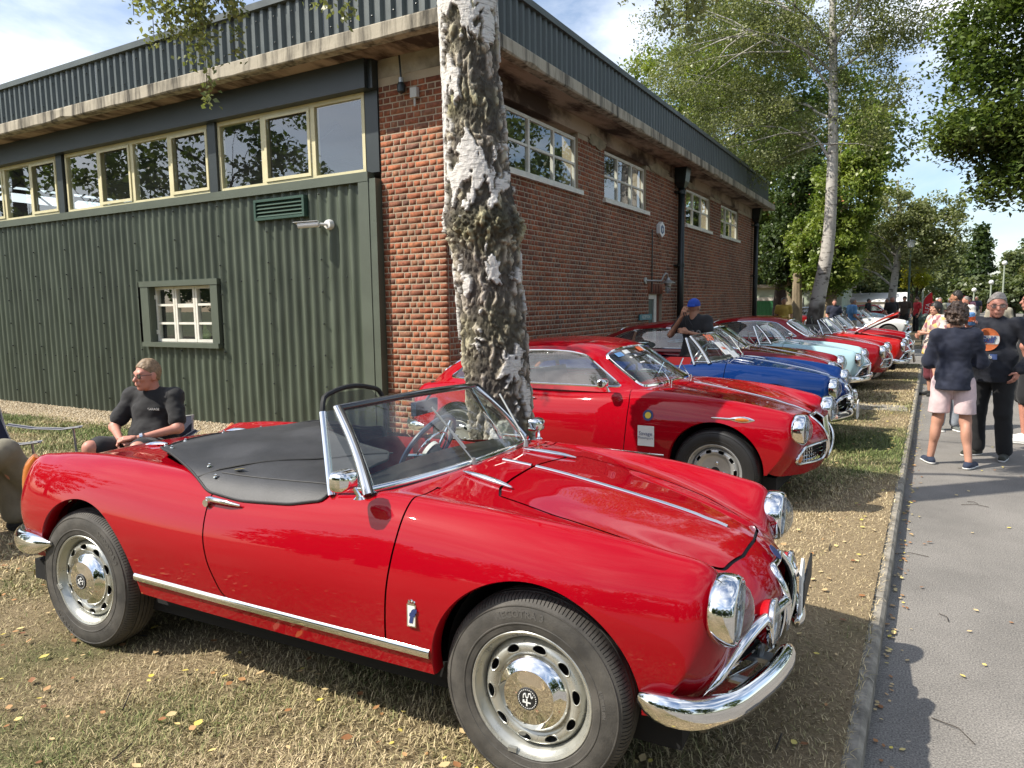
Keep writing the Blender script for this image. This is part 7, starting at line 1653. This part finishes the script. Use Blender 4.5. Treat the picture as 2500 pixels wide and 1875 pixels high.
# the can he holds
cw = Matrix.Translation((.66, 8.78, -.1)) @ Matrix.Rotation(R(150), 4, 'Z') @ Vector((.075, .335, 1.445))
can = empty('drink_can', tuple(cw), R(20), 'blue and orange drink can held to the mouth of the man in the hooded top', 'can'); can.rotation_euler = (R(12), R(-10), R(20))
mb = MB(); mb.lathe([(0, -.062), (.028, -.062), (.034, -.054), (.034, .052), (.028, .062), (0, .060)], 20); mb.obj('can_body', m_ltblue, can, 40)
mb = MB(); mb.lathe([(.0346, -.02), (.0346, .03)], 20); mb.obj('can_print', m_orange, can, True)
# --- bald man with dark glasses at the right edge
J = stand(1.74, sh=.20); J.update(elbL=(-.30, .12, 1.12))
t, hm = person((1.08, 9.9, -.1), R(95), 'bald man in black polo shirt and sunglasses at the right edge', J, m_skin3, .012, .006, dict(mat=cloth('black_polo', (.012, .012, .013)), hem=.86, sleeve=.62, infl=.018, skirt=(.16, .165), collar=True), dict(mat=cloth('black_shorts', (.014, .014, .016)), waist=1.0, leg=.9, w=.10), (m_paper, m_paper), ('shave', H_GREY), 0., 0., None, None, 1.05)
glasses(t, hm, m_shade, m_shade)
# --- more people on the road
J = stand(1.60, sh=.17); J.update(elbR=(.27, .02, 1.08), wriR=(.12, .22, 1.04), elbL=(-.27, .02, 1.08), wriL=(-.1, .22, 1.08))
fl, nt, b = newmat('floral_print'); tcn = N(nt, 'ShaderNodeTexCoord'); vn = N(nt, 'ShaderNodeTexVoronoi'); vn.inputs['Scale'].default_value = 16; nt.links.new(tcn.outputs['Object'], vn.inputs['Vector']); rm = N(nt, 'ShaderNodeValToRGB'); e = rm.color_ramp.elements; e[0].position = 0; e[0].color = (.70, .45, .08, 1); e[1].position = 1; e[1].color = (.72, .69, .60, 1); x = e.new(.3); x.color = (.72, .69, .60, 1); x = e.new(.62); x.color = (.30, .10, .12, 1); sep = N(nt, 'ShaderNodeSeparateColor'); nt.links.new(vn.outputs['Color'], sep.inputs[0]); nt.links.new(sep.outputs[0], rm.inputs[0]); nt.links.new(rm.outputs[0], b.inputs['Base Color']); b.inputs['Roughness'].default_value = .8
t, hm = person((.20, 14.1, -.1), R(120), 'dark-haired woman in a cream floral blouse on the road beyond the fleece woman', J, m_skin, .014, .008, dict(mat=fl, hem=.72, sleeve=.8, infl=.02, skirt=(.16, .19)), dict(mat=cloth('wine_skirt', (.12, .02, .03)), waist=.98, leg=1.3, w=.09), (m_dark, m_dark), ('bob', H_BLACK), .2, 0, None, None, 1.02); eyes(t, hm)
J = stand(1.80); t, hm = person((.58, 16.8, -.1), R(75), 'young dark-haired man in black T-shirt further up the road', J, m_skin2, .015, .009, dict(mat=cloth('black_tee', (.014, .014, .015)), hem=.88, sleeve=.6, infl=.018), dict(mat=cloth('grey_jeans', (.10, .11, .13)), waist=1.02, leg=1.95, w=.065), (m_paper, m_paper), ('short', H_BLACK), .0); eyes(t, hm)
J = stand(1.42); t, hm = person((.33, 10.4, -.1), R(200), 'figure in grey jeans hidden behind the pair on the road', J, m_skin, .015, .009, dict(mat=cloth('grey_tee', (.25, .25, .26)), hem=.86, sleeve=.6, infl=.018), dict(mat=cloth('pale_jeans', (.28, .31, .35)), waist=1.0, leg=1.9, w=.068), (cloth('grey_shoe', (.12, .13, .12)), m_paper), ('short', H_GREY), 0.)
# --- photographer between the blue roadster and the maroon coupe
J = stand(1.60, sh=.18); J.update(elbR=(.29, .10, 1.12), wriR=(.09, .21, 1.36), elbL=(-.24, .08, 1.08), wriL=(-.02, .25, 1.16))
t, hm = person((-2.62, 9.42, 0), R(175), 'person in black T-shirt and blue cap raising a hand beside the blue roadster', J, m_skin2, .012, .006, dict(mat=CLO['black_tee'] if False else cloth('black_tee', (.014, .014, .015)), hem=.80, sleeve=.55, infl=.02, skirt=(.16, .165)), dict(mat=CLO['black_trousers'], waist=1.0, leg=1.95), (m_dark, m_dark), ('cap', cloth('royal_cap', (.012, .06, .36))), PI*.95, .1, dict(R=((.09, .21, 1.36), (-.35, -.05, .95), (-.3, -1, 0), .15)), None, 1.0)
mb = MB(); mb.tube([(.06, .23, 1.42), (.03, .22, 1.25), (.0, .20, 1.0)], .012, 6, True, (1, .4)); mb.tube([(.04, .23, 1.42), (-.05, .21, 1.25), (-.03, .20, 1.0)], .012, 6, True, (1, .4)); mb.obj('camera_strap', m_rub, t)
text_obj('shirt_print', '30', .16, cloth('print_grey', (.2, .2, .2)), t, Matrix.Translation((-.08, .165, 1.13)) @ Matrix.Rotation(PI, 4, 'Z') @ Matrix.Rotation(PI/2, 4, 'X'))
# --- seated man in black polo on a camp chair
J = dict(H=1.75, pel=(0, -.06, .40), wai=(0, -.06, .52), che=(0, -.09, .71), nek=(0, -.07, .91), hed=(0, -.035, 1.035), belly=1.3)
for s, n in ((1, 'R'), (-1, 'L')): J['hip'+n] = (s*.10, 0, .40); J['kne'+n] = (s*.21, .42, .50); J['ank'+n] = (s*.22, .46, .09); J['sho'+n] = (s*.20, -.09, .85); J['elb'+n] = (s*.30, .03, .60); J['wri'+n] = (s*.07, .26, .545)
SG = gz(-5.56, 3.62)
t, hm = person((-5.64, 3.63, SG-.035), R(200), 'fair-haired man in black polo and sunglasses seated behind the red roadster', J, m_skin3, .011, .005, dict(mat=CLO['black_polo'], hem=.36, sleeve=.72, infl=.018, noise=(.034, (9., 9., 17.)), collar=True), dict(mat=CLO['black_shorts'], waist=.52, leg=.82, w=.085, clip=lambda X, Y, Z: Z-.60), (m_paper, m_paper), ('short', H_BLOND), R(-24), -.05, dict(R=((.07, .26, .545), (-.9, .35, -.1), (0, -.3, -1), .7), L=((-.07, .27, .56), (.9, .35, -.1), (0, -.3, -1), .6)), None, 1.05, hs=1.04)
glasses(t, hm, m_shade, m_shade)
mb = MB(); mb.tube([(-.125, .232, .565), (-.105, .243, .560)], .034, 12); mb.obj('wristwatch', m_chrome, t, True)
text_obj('shirt_logo', 'GARAGE', .028, m_paper, t, Matrix.Translation((-.09, .045, .76)) @ Matrix.Rotation(PI, 4, 'Z') @ Matrix.Rotation(PI/2+.1, 4, 'X'))
# camp chairs
m_navyc = cloth('camp_navy', (.016, .02, .045), .08); m_alu = pm('chair_tube', (.45, .45, .45), .35, .8); m_edge = pm('grey_piping', (.4, .4, .4), .8)
def camp_chair(loc, rz, label):
    c = empty('camp_chair', loc, rz, label, 'chair', 'folding camp chairs')
    mb = MB(); mb.add([(-.26, -.22, .36), (.26, -.22, .36), (.26, .24, .40), (-.26, .24, .40), (0, 0, .34)], [(0, 1, 4), (1, 2, 4), (2, 3, 4), (3, 0, 4)]); mb.obj('seat', m_navyc, c)
    mb = MB(); mb.rings([[(-.26, -.20, .38), (-.13, -.25, .37), (.13, -.25, .37), (.26, -.20, .38)], [(-.26, -.28, .62), (-.13, -.33, .62), (.13, -.33, .62), (.26, -.28, .62)], [(-.26, -.33, .80), (-.13, -.37, .78), (.13, -.37, .78), (.26, -.33, .80)]], False); mb.obj('backrest', m_navyc, c, True)
    mb = MB(); mb.tube([(-.26, -.20, .38), (-.26, -.28, .62), (-.26, -.33, .80), (-.13, -.37, .78), (.13, -.37, .78), (.26, -.33, .80), (.26, -.28, .62), (.26, -.20, .38)], .007, 5); mb.obj('piping', m_edge, c)
    for s in (-1, 1):
        mb = MB(); P = [(s*.32, -.30, .64), (s*.33, -.1, .60), (s*.33, .12, .585), (s*.33, .26, .60)]; rs = [[(p[0]-w, p[1], p[2]), (p[0], p[1], p[2]-.012), (p[0]+w, p[1], p[2])] for p, w in zip(P, (.03, .03, .045, .03))]; mb.rings(rs, False); mb.obj('armrest', m_navyc, c, True)
        mb = MB(); mb.tube([(p[0]-s*-.036, p[1], p[2]) for p in P], .005, 5); mb.tube([(p[0]-s*.036, p[1], p[2]) for p in P], .005, 5); mb.obj('armrest_piping', m_edge, c)
        for a, b in (((s*.33, .20, .60), (s*.30, .24, .02)), ((s*.26, -.31, .80), (s*.30, -.20, .02)), ((s*.30, .24, .03), (-s*.28, -.20, .38)), ((s*.30, -.22, .03), (s*.27, .24, .40))):
            mb = MB(); mb.tube([a, b], .010, 6); mb.obj('leg', m_alu, c, True)
    return c
camp_chair((-5.64, 3.66, SG), R(200), 'navy folding camp chair under the seated man in black polo').scale = (.8, .85, .78)
camp_chair((-5.98, 2.84, 0), R(-52), 'navy folding camp chair with grey piping at the left edge of the picture')
# legs of the person sitting at the left edge
J = dict(H=1.75, pel=(0, -.06, .40), wai=(0, -.07, .52), che=(0, -.12, .72), nek=(0, -.10, .92), hed=(0, -.06, 1.045), belly=1.1)
for s, n in ((1, 'R'), (-1, 'L')): J['hip'+n] = (s*.10, 0, .40); J['kne'+n] = (s*.10, .44, .53); J['ank'+n] = (s*.12, .50, .09); J['sho'+n] = (s*.20, -.11, .86); J['elb'+n] = (s*.28, -.22, .62); J['wri'+n] = (s*.24, -.10, .45)
J['kneR'] = (.05, .46, .60); J['ankR'] = (-.10, .62, .26); J['fdirR'] = (0, 1, .2)
person((-5.62, 2.02, 0), R(-24), 'person in olive trousers sitting at the left edge with legs crossed', J, m_skin3, .012, .008, dict(mat=cloth('olive_shirt', (.08, .09, .07)), hem=.36, sleeve=1.8, infl=.02), dict(mat=cloth('olive', (.21, .19, .135), .1), waist=.52, leg=1.9, w=.07, infl=.016, clip=lambda X, Y, Z: np.maximum(Z-.78, (Z-.56)-9*(Y-.1))), (m_dark, m_dark), ('short', H_GREY), 0.)
camp_chair((-5.62, 2.0, 0), R(-24), 'navy folding camp chair below the person in olive trousers, mostly out of frame')
# ================================================================== ground cover
def pts_in(x0, x1, y0, y1, n): return np.stack([RNG.uniform(x0, x1, n), RNG.uniform(y0, y1, n)], -1)
def grass(regions):
    Vs, Gs, Rs = [], [], []
    for (x0, x1, y0, y1, dens, ln, w) in regions:
        n = int((x1-x0)*(y1-y0)*dens); p = pts_in(x0, x1, y0, y1, n); kx = -.135+.0098*p[:, 1]-.035-.05*RNG.random(n)**2; p = p[p[:, 0] < kx]; 
        tuft = fbm(np.concatenate([p*9, np.zeros((len(p), 1))], 1), 2, 31); p = p[RNG.random(len(p)) < .35+1.1*tuft]; n = len(p)
        s1 = np.clip((p[:, 1]-3.4)/3.5, 0, 1); s2 = np.clip((-4.3-p[:, 0])/.8, 0, 1); z = -.27*s1*s1*(3-2*s1)*s2*s2*(3-2*s2)
        g = np.array([lawn_green(a, b) for a, b in p]); g = np.clip(g+RNG.normal(size=n)*.22, 0, 1)
        a = RNG.uniform(0, 2*PI, n); tilt = RNG.uniform(.15, 1.35, n); L_ = ln*RNG.uniform(.5, 1.4, n)*(1+.5*g)
        d = np.stack([np.cos(a)*np.sin(tilt), np.sin(a)*np.sin(tilt), np.cos(tilt)], -1); s = np.stack([-np.sin(a), np.cos(a), 0*a], -1)*(w*RNG.uniform(.7, 1.3, n))[:, None]
        b = np.stack([p[:, 0], p[:, 1], z-.002], -1); m = b+d*(L_*.55)[:, None]; t = m+(d+np.stack([np.cos(a)*.5, np.sin(a)*.5, -.45+0*a], -1))*(L_*.45)[:, None]; t[:, 2] = np.maximum(t[:, 2], z+.003)
        V = np.stack([b-s*.5, b+s*.5, m+s*.4, t, m-s*.4], 1); Vs.append(V); Gs.append(g); Rs.append(RNG.random(n))
    V = np.concatenate(Vs); n = len(V); i = np.arange(n)*5
    Q = np.stack([i, i+1, i+2, i+4], 1); T = np.stack([i+4, i+2, i+3], 1); g = np.concatenate(Gs); r = np.concatenate(Rs)
    me = np_mesh('grass', V.reshape(-1, 3), [Q, T], {'green': ('FACE', 'FLOAT', np.concatenate([g, g])), 'rnd': ('FACE', 'FLOAT', np.concatenate([r, r]))})
    o = link_mesh('grass', me, m_blade); prop(o, 'short dry straw-coloured grass with green tufts on the verge', 'grass', None, 'stuff'); print('blades', n)
grass([(-5.2, 0, .75, 1.75, 15000, .027, .0030), (-4.4, 0, 1.75, 3.3, 9000, .029, .0034), (-1.4, 0, 3.3, 6.0, 9000, .030, .0036), (-1.5, 0, 6.0, 11, 3300, .036, .006), (-7.5, -4.1, 1.6, 4.0, 2600, .035, .006), (-13.5, -5, 4.0, 6.6, 1500, .045, .008), (-1.2, .1, 11, 19.4, 1300, .04, .009)])
# gravel strip along the foot of the wall
n = 15000; p = pts_in(-17.5, -6.2, 6.35, 7.33, n); p = p[RNG.random(n) < np.clip((p[:, 1]-6.2)/.5+.15*np.sin(p[:, 0]*3), 0, 1)]; n = len(p); sz = RNG.uniform(.010, .026, n)[:, None]
z = np.array([gz(a, b) for a, b in p])+sz[:, 0]*.4+.015*np.clip((p[:, 1]-6.5)/.5, 0, 1); C = np.concatenate([p, z[:, None]], 1)
oct_ = np.array([(1, 0, 0), (0, 1, 0), (-1, 0, 0), (0, -1, 0), (0, 0, .75), (0, 0, -.75)], float); V = C[:, None]+(oct_[None]*RNG.uniform(.6, 1.2, (n, 6, 1)))*sz[:, None]
ca, sa = np.cos(RNG.uniform(0, 6, n)), np.sin(RNG.uniform(0, 6, n))
tri = np.array([(0, 1, 4), (1, 2, 4), (2, 3, 4), (3, 0, 4), (1, 0, 5), (2, 1, 5), (3, 2, 5), (0, 3, 5)]); F = (np.arange(n)*6)[:, None, None]+tri[None]
m_grav, nt, b = newmat('gravel'); at = N(nt, 'ShaderNodeAttribute', attribute_name='rnd'); rr_ = N(nt, 'ShaderNodeValToRGB'); e = rr_.color_ramp.elements; e[0].color = (.26, .19, .11, 1); e[1].color = (.62, .53, .38, 1); nt.links.new(at.outputs['Fac'], rr_.inputs[0]); nt.links.new(rr_.outputs[0], b.inputs['Base Color']); b.inputs['Roughness'].default_value = .9
o = link_mesh('gravel', np_mesh('gravel', V.reshape(-1, 3), F.reshape(-1, 3), {'rnd': ('FACE', 'FLOAT', np.repeat(RNG.random(n), 8))}), m_grav, None, True); prop(o, 'pale honey gravel strip along the foot of the green wall', 'gravel', None, 'stuff')
mb = MB(); mb.rings([[(x, 6.42+.06*math.sin(x*3), gz(x, 6.42)+.005) for x in np.linspace(-20, -6.1, 40)], [(x, 6.75, gz(x, 6.75)+.018) for x in np.linspace(-20, -6.1, 40)], [(x, 7.36, gz(x, 7.3)+.02) for x in np.linspace(-20, -6.1, 40)]], False); mb.obj('gravel_bed', pm('gravel_bed', (.34, .26, .15), .95, var=.5, vscale=40, bump=1., bscale=60), None, True)['kind'] = 'structure'
# fallen leaves on verge, gutter and road
LV, LR = [], []
def add_leaf(x, y, z, s):
    a = random.uniform(0, 2*PI); c, d = math.cos(a), math.sin(a); cu = random.uniform(.05, .5); w = random.uniform(.5, .75); tl = random.uniform(-.25, .25)
    for (u, v, k) in ((-.5, 0, 0), (-.15, -.5*w, .6), (.2, -.4*w, .5), (.5, 0, .9), (.2, .4*w, .5), (-.15, .5*w, .6), (0, 0, 0)): LV.append((x+s*(u*c-v*d), y+s*(u*d+v*c), z+s*(k*cu*.35+.04+tl*v+abs(tl)*.5)))
for (x0, x1, y0, y1, n, z, s) in ((-5.2, -.2, .8, 2.4, 330, .022, .036), (-1.6, -.2, 2.4, 7, 150, .02, .034), (-1.6, -.2, 7, 13, 190, .02, .034), (-8, -4.2, 2, 6, 90, .02, .04), (.0, 1.5, 2.3, 12, 90, -.094, .036)):
    for _ in range(n):
        x, y = random.uniform(x0, x1), random.uniform(y0, y1); add_leaf(x, y, z+(gz(x, y) if z > 0 else 0), s*random.uniform(.55, 1.25))
for _ in range(330): y = random.uniform(2.0, 16); add_leaf(kerb_x(y)+abs(random.gauss(.0, .045))+.008, y, -.094, random.uniform(.015, .034))
n = len(LV)//7; i = np.arange(n)*7; F = np.concatenate([np.stack([i+6, i+a, i+b_], 1) for a, b_ in ((0, 1), (1, 2), (2, 3), (3, 4), (4, 5), (5, 0))])
m_fall, nt, b = newmat('fallen_leaf'); at = N(nt, 'ShaderNodeAttribute', attribute_name='rnd'); rr_ = N(nt, 'ShaderNodeValToRGB'); e = rr_.color_ramp.elements; e[0].color = (.16, .06, .025, 1); e[1].color = (.58, .48, .14, 1)
for p_, c_ in ((.22, (.40, .19, .07)), (.42, (.56, .40, .20)), (.7, (.66, .52, .26)), (.86, (.72, .58, .10))): x = e.new(p_); x.color = c4(c_)
nt.links.new(at.outputs['Fac'], rr_.inputs[0]); nt.links.new(rr_.outputs[0], b.inputs['Base Color']); b.inputs['Roughness'].default_value = .7
r_ = RNG.random(n); o = link_mesh('fallen_leaves', np_mesh('fallen_leaves', LV, F, {'rnd': ('FACE', 'FLOAT', np.tile(r_, 6))}), m_fall); prop(o, 'small yellow and brown birch leaves scattered over verge, gutter and road', 'leaves', None, 'stuff')
mb = MB()
for _ in range(10):
    x, y = random.uniform(.1, 1.4), random.uniform(2.6, 10); a = random.uniform(0, PI); l = random.uniform(.06, .22); mb.tube([(x, y, -.094), (x+l*.5*math.cos(a), y+l*.5*math.sin(a), -.088), (x+l*math.cos(a+.3), y+l*math.sin(a+.3), -.094)], .0022, 4)
for _ in range(30):
    x, y = random.uniform(-4.5, -.3), random.uniform(.9, 6); a = random.uniform(0, PI); l = random.uniform(.05, .14); mb.tube([(x, y, .02), (x+l*math.cos(a), y+l*math.sin(a), .026)], .003, 4)
prop(mb.obj('twigs', m_bark_d), 'thin broken twigs lying on the road and the dry verge', 'twigs', None, 'stuff')
# ================================================================== things further back
m_gpaint = pm('garage_sage', (.38, .44, .33), .6, var=.1, vscale=2); m_gdoor = pm('garage_green', (.03, .16, .06), .45, var=.1); m_tile = pm('roof_tile', (.42, .14, .07), .85, var=.3, vscale=6); m_cbrick = pm('far_brick', (.42, .17, .09), .9, var=.35, vscale=14)
ga = empty('garage', (-7.2, 40, -.2), 0, 'low sage green garage with green double doors behind the yellow-shirted man', 'building')
mb = MB(); mb.box((-4, 0, 0), (3.6, 6, 2.45)); mb.obj('wall', m_gpaint, ga)
mb = MB(); mb.box((-4.2, -.25, 2.45), (3.8, 6.2, 2.62)); mb.obj('roof_edge', m_concw, ga)
for x in (-.95, .30):
    d = MB(); 
    for k in range(8): d.box((x+k*.155, -.05, .05), (x+k*.155+.148, -.01, 1.75))
    d.obj('door', m_gdoor, ga)
mb = MB(); mb.box((-1.15, -.06, 1.78), (1.75, -.005, 1.95)); mb.box((-1.15, -.06, 0), (-1.0, -.005, 1.779)); mb.box((1.58, -.06, 0), (1.75, -.005, 1.779)); mb.obj('door_frame', m_white, ga)
for x in (-1.7, 2.3): mb = MB(); mb.box((x, -.14, 0), (x+.28, -.002, 2.45)); mb.obj('pier', pm('garage_dark', (.10, .15, .10), .6) if 'garage_dark' not in MATS else MATS['garage_dark'], ga)
ho = empty('brick_house', (-8.6, 50, -.2), 0, 'brick house with white sash window showing above the garage', 'building')
mb = MB(); mb.box((-5, 0, 0), (3.4, 7, 6.4)); mb.obj('wall', m_cbrick, ho)
mb = MB(); mb.add([(-5.4, -.5, 6.4), (3.8, -.5, 6.4), (3.8, 7.5, 6.4), (-5.4, 7.5, 6.4), (-5.4, 3.5, 9), (3.8, 3.5, 9)], [(0, 1, 5, 4), (2, 3, 4, 5), (0, 4, 3), (1, 2, 5)]); mb.obj('roof', m_tile, ho)
mb = MB(); mb.add([(-5.2, -1.6, 2.4), (3.6, -1.6, 2.4), (3.6, 0, 3.6), (-5.2, 0, 3.6)], [(0, 1, 2, 3)]); mb.obj('lean_to_roof', m_tile, ho)
for x in (-2.5, .6):
    w = empty('window', (x, -.02, 3.9)); w.parent = ho
    mb = MB(); mb.box((-.6, -.06, 0), (.6, .0, .08)); mb.box((-.6, -.06, 1.32), (.6, 0, 1.4)); mb.box((-.6, -.06, .08), (-.52, 0, 1.32)); mb.box((.52, -.06, .08), (.6, 0, 1.32))
    for q in (-.18, .18): mb.box((q-.025, -.05, .08), (q+.025, 0, 1.32))
    for q in (.5, .9): mb.box((-.52, -.045, q-.02), (.52, 0, q+.02))
    mb.obj('frame', m_white, w); mb = MB(); mb.quad((-.52, -.01, .08), (.52, -.01, .08), (.52, -.01, 1.32), (-.52, -.01, 1.32)); mb.obj('pane', m_dark, w)
# lamp posts
m_post = pm('post_green', (.06, .10, .08), .5, var=.1); m_postp = pm('post_pale', (.34, .38, .30), .5)
def lamp_post(loc, h_, label, kind=0):
    t = empty('street_lamp', loc, 0, label, 'street lamp', 'street lamps along the road')
    mb = MB(); mb.tube([(0, 0, 0), (0, 0, 1.1)], .11, 10); mb.obj('base', m_post, t, True)
    mb = MB(); mb.tube([(0, 0, 1.1), (0, 0, h_)], [.065, .045], 10); mb.obj('post', m_post if kind == 0 else m_postp, t, True)
    if kind == 0:
        mb = MB(); mb.lathe([(.05, h_), (.16, h_+.05), (.19, h_+.36)], 12); mb.obj('lantern', m_paper, t, True); mb = MB(); mb.lathe([(.22, h_+.36), (.20, h_+.42), (0, h_+.46)], 12); mb.obj('cap', m_galv, t, True)
    else:
        mb = MB(); mb.ball((0, 0, h_+.14), .16, 12, 8); mb.obj('globe', m_paper, t, True)
    return t
lamp_post((-.70, 44, -.05), 4.3, 'tall green lamp post with white lantern behind the raised red bonnet')
for x, y, z, lb in ((-.06, 60, 3.0, 'pale lamp post with round globe beside the red feather flag'), (3.12, 61, 2.1, 'short far lamp with round globe left of the drinking man'), (4.05, 60, 2.6, 'far lamp with round globe just above the drinking man'), (4.75, 60, 3.9, 'tallest pale lamp post at the right between the two men')): lamp_post((x, y, -.1), z, lb, 1)
# feather flag, tent, sign post
fl_ = empty('feather_flag', (-.05, 40, -.1), 0, 'red feather flag with white lettering beside the road', 'flag')
mb = MB(); mb.tube(smooth_path([(0, 0, 0), (.02, 0, 1.0), (.10, 0, 1.7), (.35, 0, 1.98)], 14), .015, 6); mb.obj('pole', m_galv, fl_)
L1 = smooth_path([(.01, 0, .45), (.04, 0, 1.1), (.12, 0, 1.68), (.36, 0, 1.96)], 14); L2 = smooth_path([(.22, .05, .45), (.36, .06, 1.1), (.44, .05, 1.6), (.40, .02, 1.95)], 14); mb = MB(); mb.rings([L1, L2], False); mb.obj('cloth', pm('flag_red', (.55, .01, .02), .7), fl_, True)
text_obj('flag_text', 'ALFA', .26, m_paper, fl_, Matrix.Translation((.24, -.03, 1.15)) @ Matrix.Rotation(-PI/2+.12, 4, 'Y') @ Matrix.Rotation(PI/2, 4, 'X'))
tn = empty('white_tent', (-3.2, 52, -.1), 0, 'low white marquee side behind the parked cars', 'tent')
mb = MB(); mb.box((-2.4, 0, 0), (2.2, 3, 1.5)); mb.obj('wall', m_paper, tn); mb = MB(); mb.add([(-2.5, -.1, 1.5), (2.3, -.1, 1.5), (2.3, 3.1, 1.5), (-2.5, 3.1, 1.5), (-2.5, 1.5, 2.1), (2.3, 1.5, 2.1)], [(0, 1, 5, 4), (2, 3, 4, 5), (0, 4, 3), (1, 2, 5)]); mb.obj('roof', m_paper, tn)
# far cars: same two bodies in other colours
copy_car(SPIDER, (-3.10, 18.55, 0), R(1), P_RED, P_DKRED, 'red roadster with pale ribbon bunting on its nose, last of the near row')
mb = MB(); mb.tube(smooth_path([(-.30, 18.0, .62), (-.20, 18.2, .45), (-.13, 18.5, .38), (-.2, 18.9, .48), (-.30, 19.1, .62)], 16), .02, 6, True, (1, .5)); mb.tube([(-.16, 18.4, .4), (-.10, 18.42, .15)], .02, 5); mb.tube([(-.16, 18.5, .4), (-.12, 18.6, .12)], .02, 5); prop(mb.obj('ribbon', pm('ribbon_cream', (.66, .56, .44), .8), None, True), 'cream ribbon tied across the nose of the last red roadster in the near row', 'ribbon')
for (src, x, y, rz, colr, lb) in ((SPIDER, -3.3, 29.5, 0, P_WHITE, 'white roadster first in the far row beyond the crossing'), (SPIDER, -4.2, 32, 2, P_MAROON, 'maroon roadster second in the far row'), (SPIDER, -4.6, 34.3, 0, P_RED2, 'red roadster third in the far row near the slender birch'), (SPRINT, -5.4, 36.8, 0, P_SILVER, 'silver coupe fourth in the far row'), (SPIDER, -5.2, 39.2, -2, P_RED2, 'red roadster fifth in the far row beside the white marquee'), (SPRINT, -4.6, 41.6, 0, P_PALE, 'pale blue coupe sixth in the far row'), (SPIDER, -4.9, 44.2, 0, P_RED2, 'small distant red roadster at the end of the far row'), (SPIDER, -8.0, 33.5, 88, P_RED2, 'red roadster parked by the green garage, seen past the corner of the workshop'), (SPRINT, -3.6, 47, 0, P_RED2, 'distant red coupe left of the feather flag')):
    copy_car(src, (x, y, 0), R(rz), P_RED, colr, lb)
# crowd: individual figures
random.seed(11)
def crowd(loc, rz, H, topc, botc, leg, hairk, label, sleeve=.6, skin=None):
    J = stand(H, sh=.19); J['wriR'] = (.20, .2, .95*H/1.75)
    person(loc, rz, label, J, skin or random.choice((m_skin, m_skin2, m_skin3)), .024, .014, dict(mat=topc, hem=.84*H/1.75, sleeve=sleeve, infl=.022), dict(mat=botc, waist=1.0*H/1.75, leg=leg, w=.075), (m_dark, m_dark), hairk, random.uniform(-.4, .4), 0, None, 'visitors in the distance', 1.05)
cY, cB, cR, cW, cN, cG = cloth('mustard', (.48, .32, .06)), cloth('sky_blue', (.10, .26, .50)), cloth('scarlet', (.50, .02, .03)), cloth('white', (.66, .65, .62)), cloth('navy', (.02, .025, .05)), cloth('stone', (.36, .33, .26))
cK = CLO['black_tee']; jn = cloth('jeans', (.06, .09, .16))
for a in (((-4.15, 26, -.1), R(190), 1.76, cY, cG, 1.95, ('short', H_BROWN), 'man in mustard T-shirt standing before the thuja stems'), ((-2.05, 26.6, -.1), R(-60), 1.72, cB, cG, .9, ('short', H_GREY), 'man in blue T-shirt bending among the far cars'), ((-2.85, 29, -.1), R(200), 1.68, cN, jn, 1.95, ('short', H_BROWN), 'visitor in navy behind the leaning birch'), ((-3.3, 27.4, -.1), R(150), 1.66, cW, cG, .9, ('cap', cW), 'visitor in white with a pale hat behind the dark red coupe'), ((-1.1, 33, -.1), R(210), 1.78, cK, cK, 1.95, ('short', H_GREY), 'grey-haired visitor in black beside the far white roadster'),
          ((-.75, 38, -.1), R(170), 1.8, cloth('brown', (.05, .035, .025)), cK, 1.95, ('cap', cloth('brownhat', (.06, .04, .03))), 'man in brown coat and hat by the raised bonnet'), ((-.25, 39, -.1), R(120), 1.74, cR, cK, 1.95, ('short', H_BROWN), 'visitor in red top near the lamp post'), ((.62, 36, -.1), R(180), 1.70, cloth('camo', (.22, .23, .17)), cG, 1.95, ('short', H_GREY), 'visitor in pale camouflage standing below the feather flag'), ((1.1, 40, -.1), R(160), 1.68, cW, cW, .9, ('cap', cW), 'visitor all in white walking on the far road'), ((1.35, 41, -.1), R(180), 1.72, cB, jn, 1.95, ('short', H_GREY), 'visitor in blue beside the one in white'),
          ((1.75, 42, -.1), R(200), 1.78, cR, cN, 1.95, ('cap', cR), 'visitor in scarlet top with red cap on the far road'), ((2.1, 44, -.1), R(190), 1.70, cloth('pink', (.55, .25, .30)), cG, .9, ('bob', H_BROWN), 'woman in pink on the far road'), ((1.05, 24, -.1), R(140), 1.70, cW, jn, 1.95, ('short', H_GREY), 'visitor in white shirt seen between the pair and the bald man'), ((1.5, 19.5, -.1), R(185), 1.66, cG, cG, .9, ('bob', H_BLOND), 'fair-haired woman behind the shoulder of the man in the hooded top'), ((1.62, 12.6, -.1), R(160), 1.72, cW, cG, .9, ('short', H_GREY), 'visitor in white trainers and shorts half out of frame on the right'),
          ((-1.6, 42, -.1), R(100), 1.72, cG, jn, 1.95, ('short', H_GREY), 'visitor in stone top among the far red cars'), ((-2.6, 44, -.1), R(250), 1.70, cK, jn, 1.95, ('short', H_BLACK), 'dark-clothed visitor by the white marquee'), ((2.7, 50, -.1), R(180), 1.75, cN, cG, .9, ('short', H_GREY), 'distant visitor in navy by the short lamp'), ((.75, 52, -.1), R(170), 1.7, cR, jn, 1.95, ('cap', cW), 'distant visitor in red beyond the flag')): crowd(*a)
# small litter bin by the far kerb
bn = empty('litter_bin', (.12, 37.4, -.1), 0, 'green litter bin at the far kerb beside the feather flag', 'bin'); mb = MB(); mb.lathe([(0, 0), (.24, 0), (.26, .7)], 14); mb.obj('bin_body', m_post, bn, True); mb = MB(); mb.lathe([(.28, .7), (.28, .78), (.2, .95), (0, .98)], 14); mb.obj('lid', m_post, bn, True)
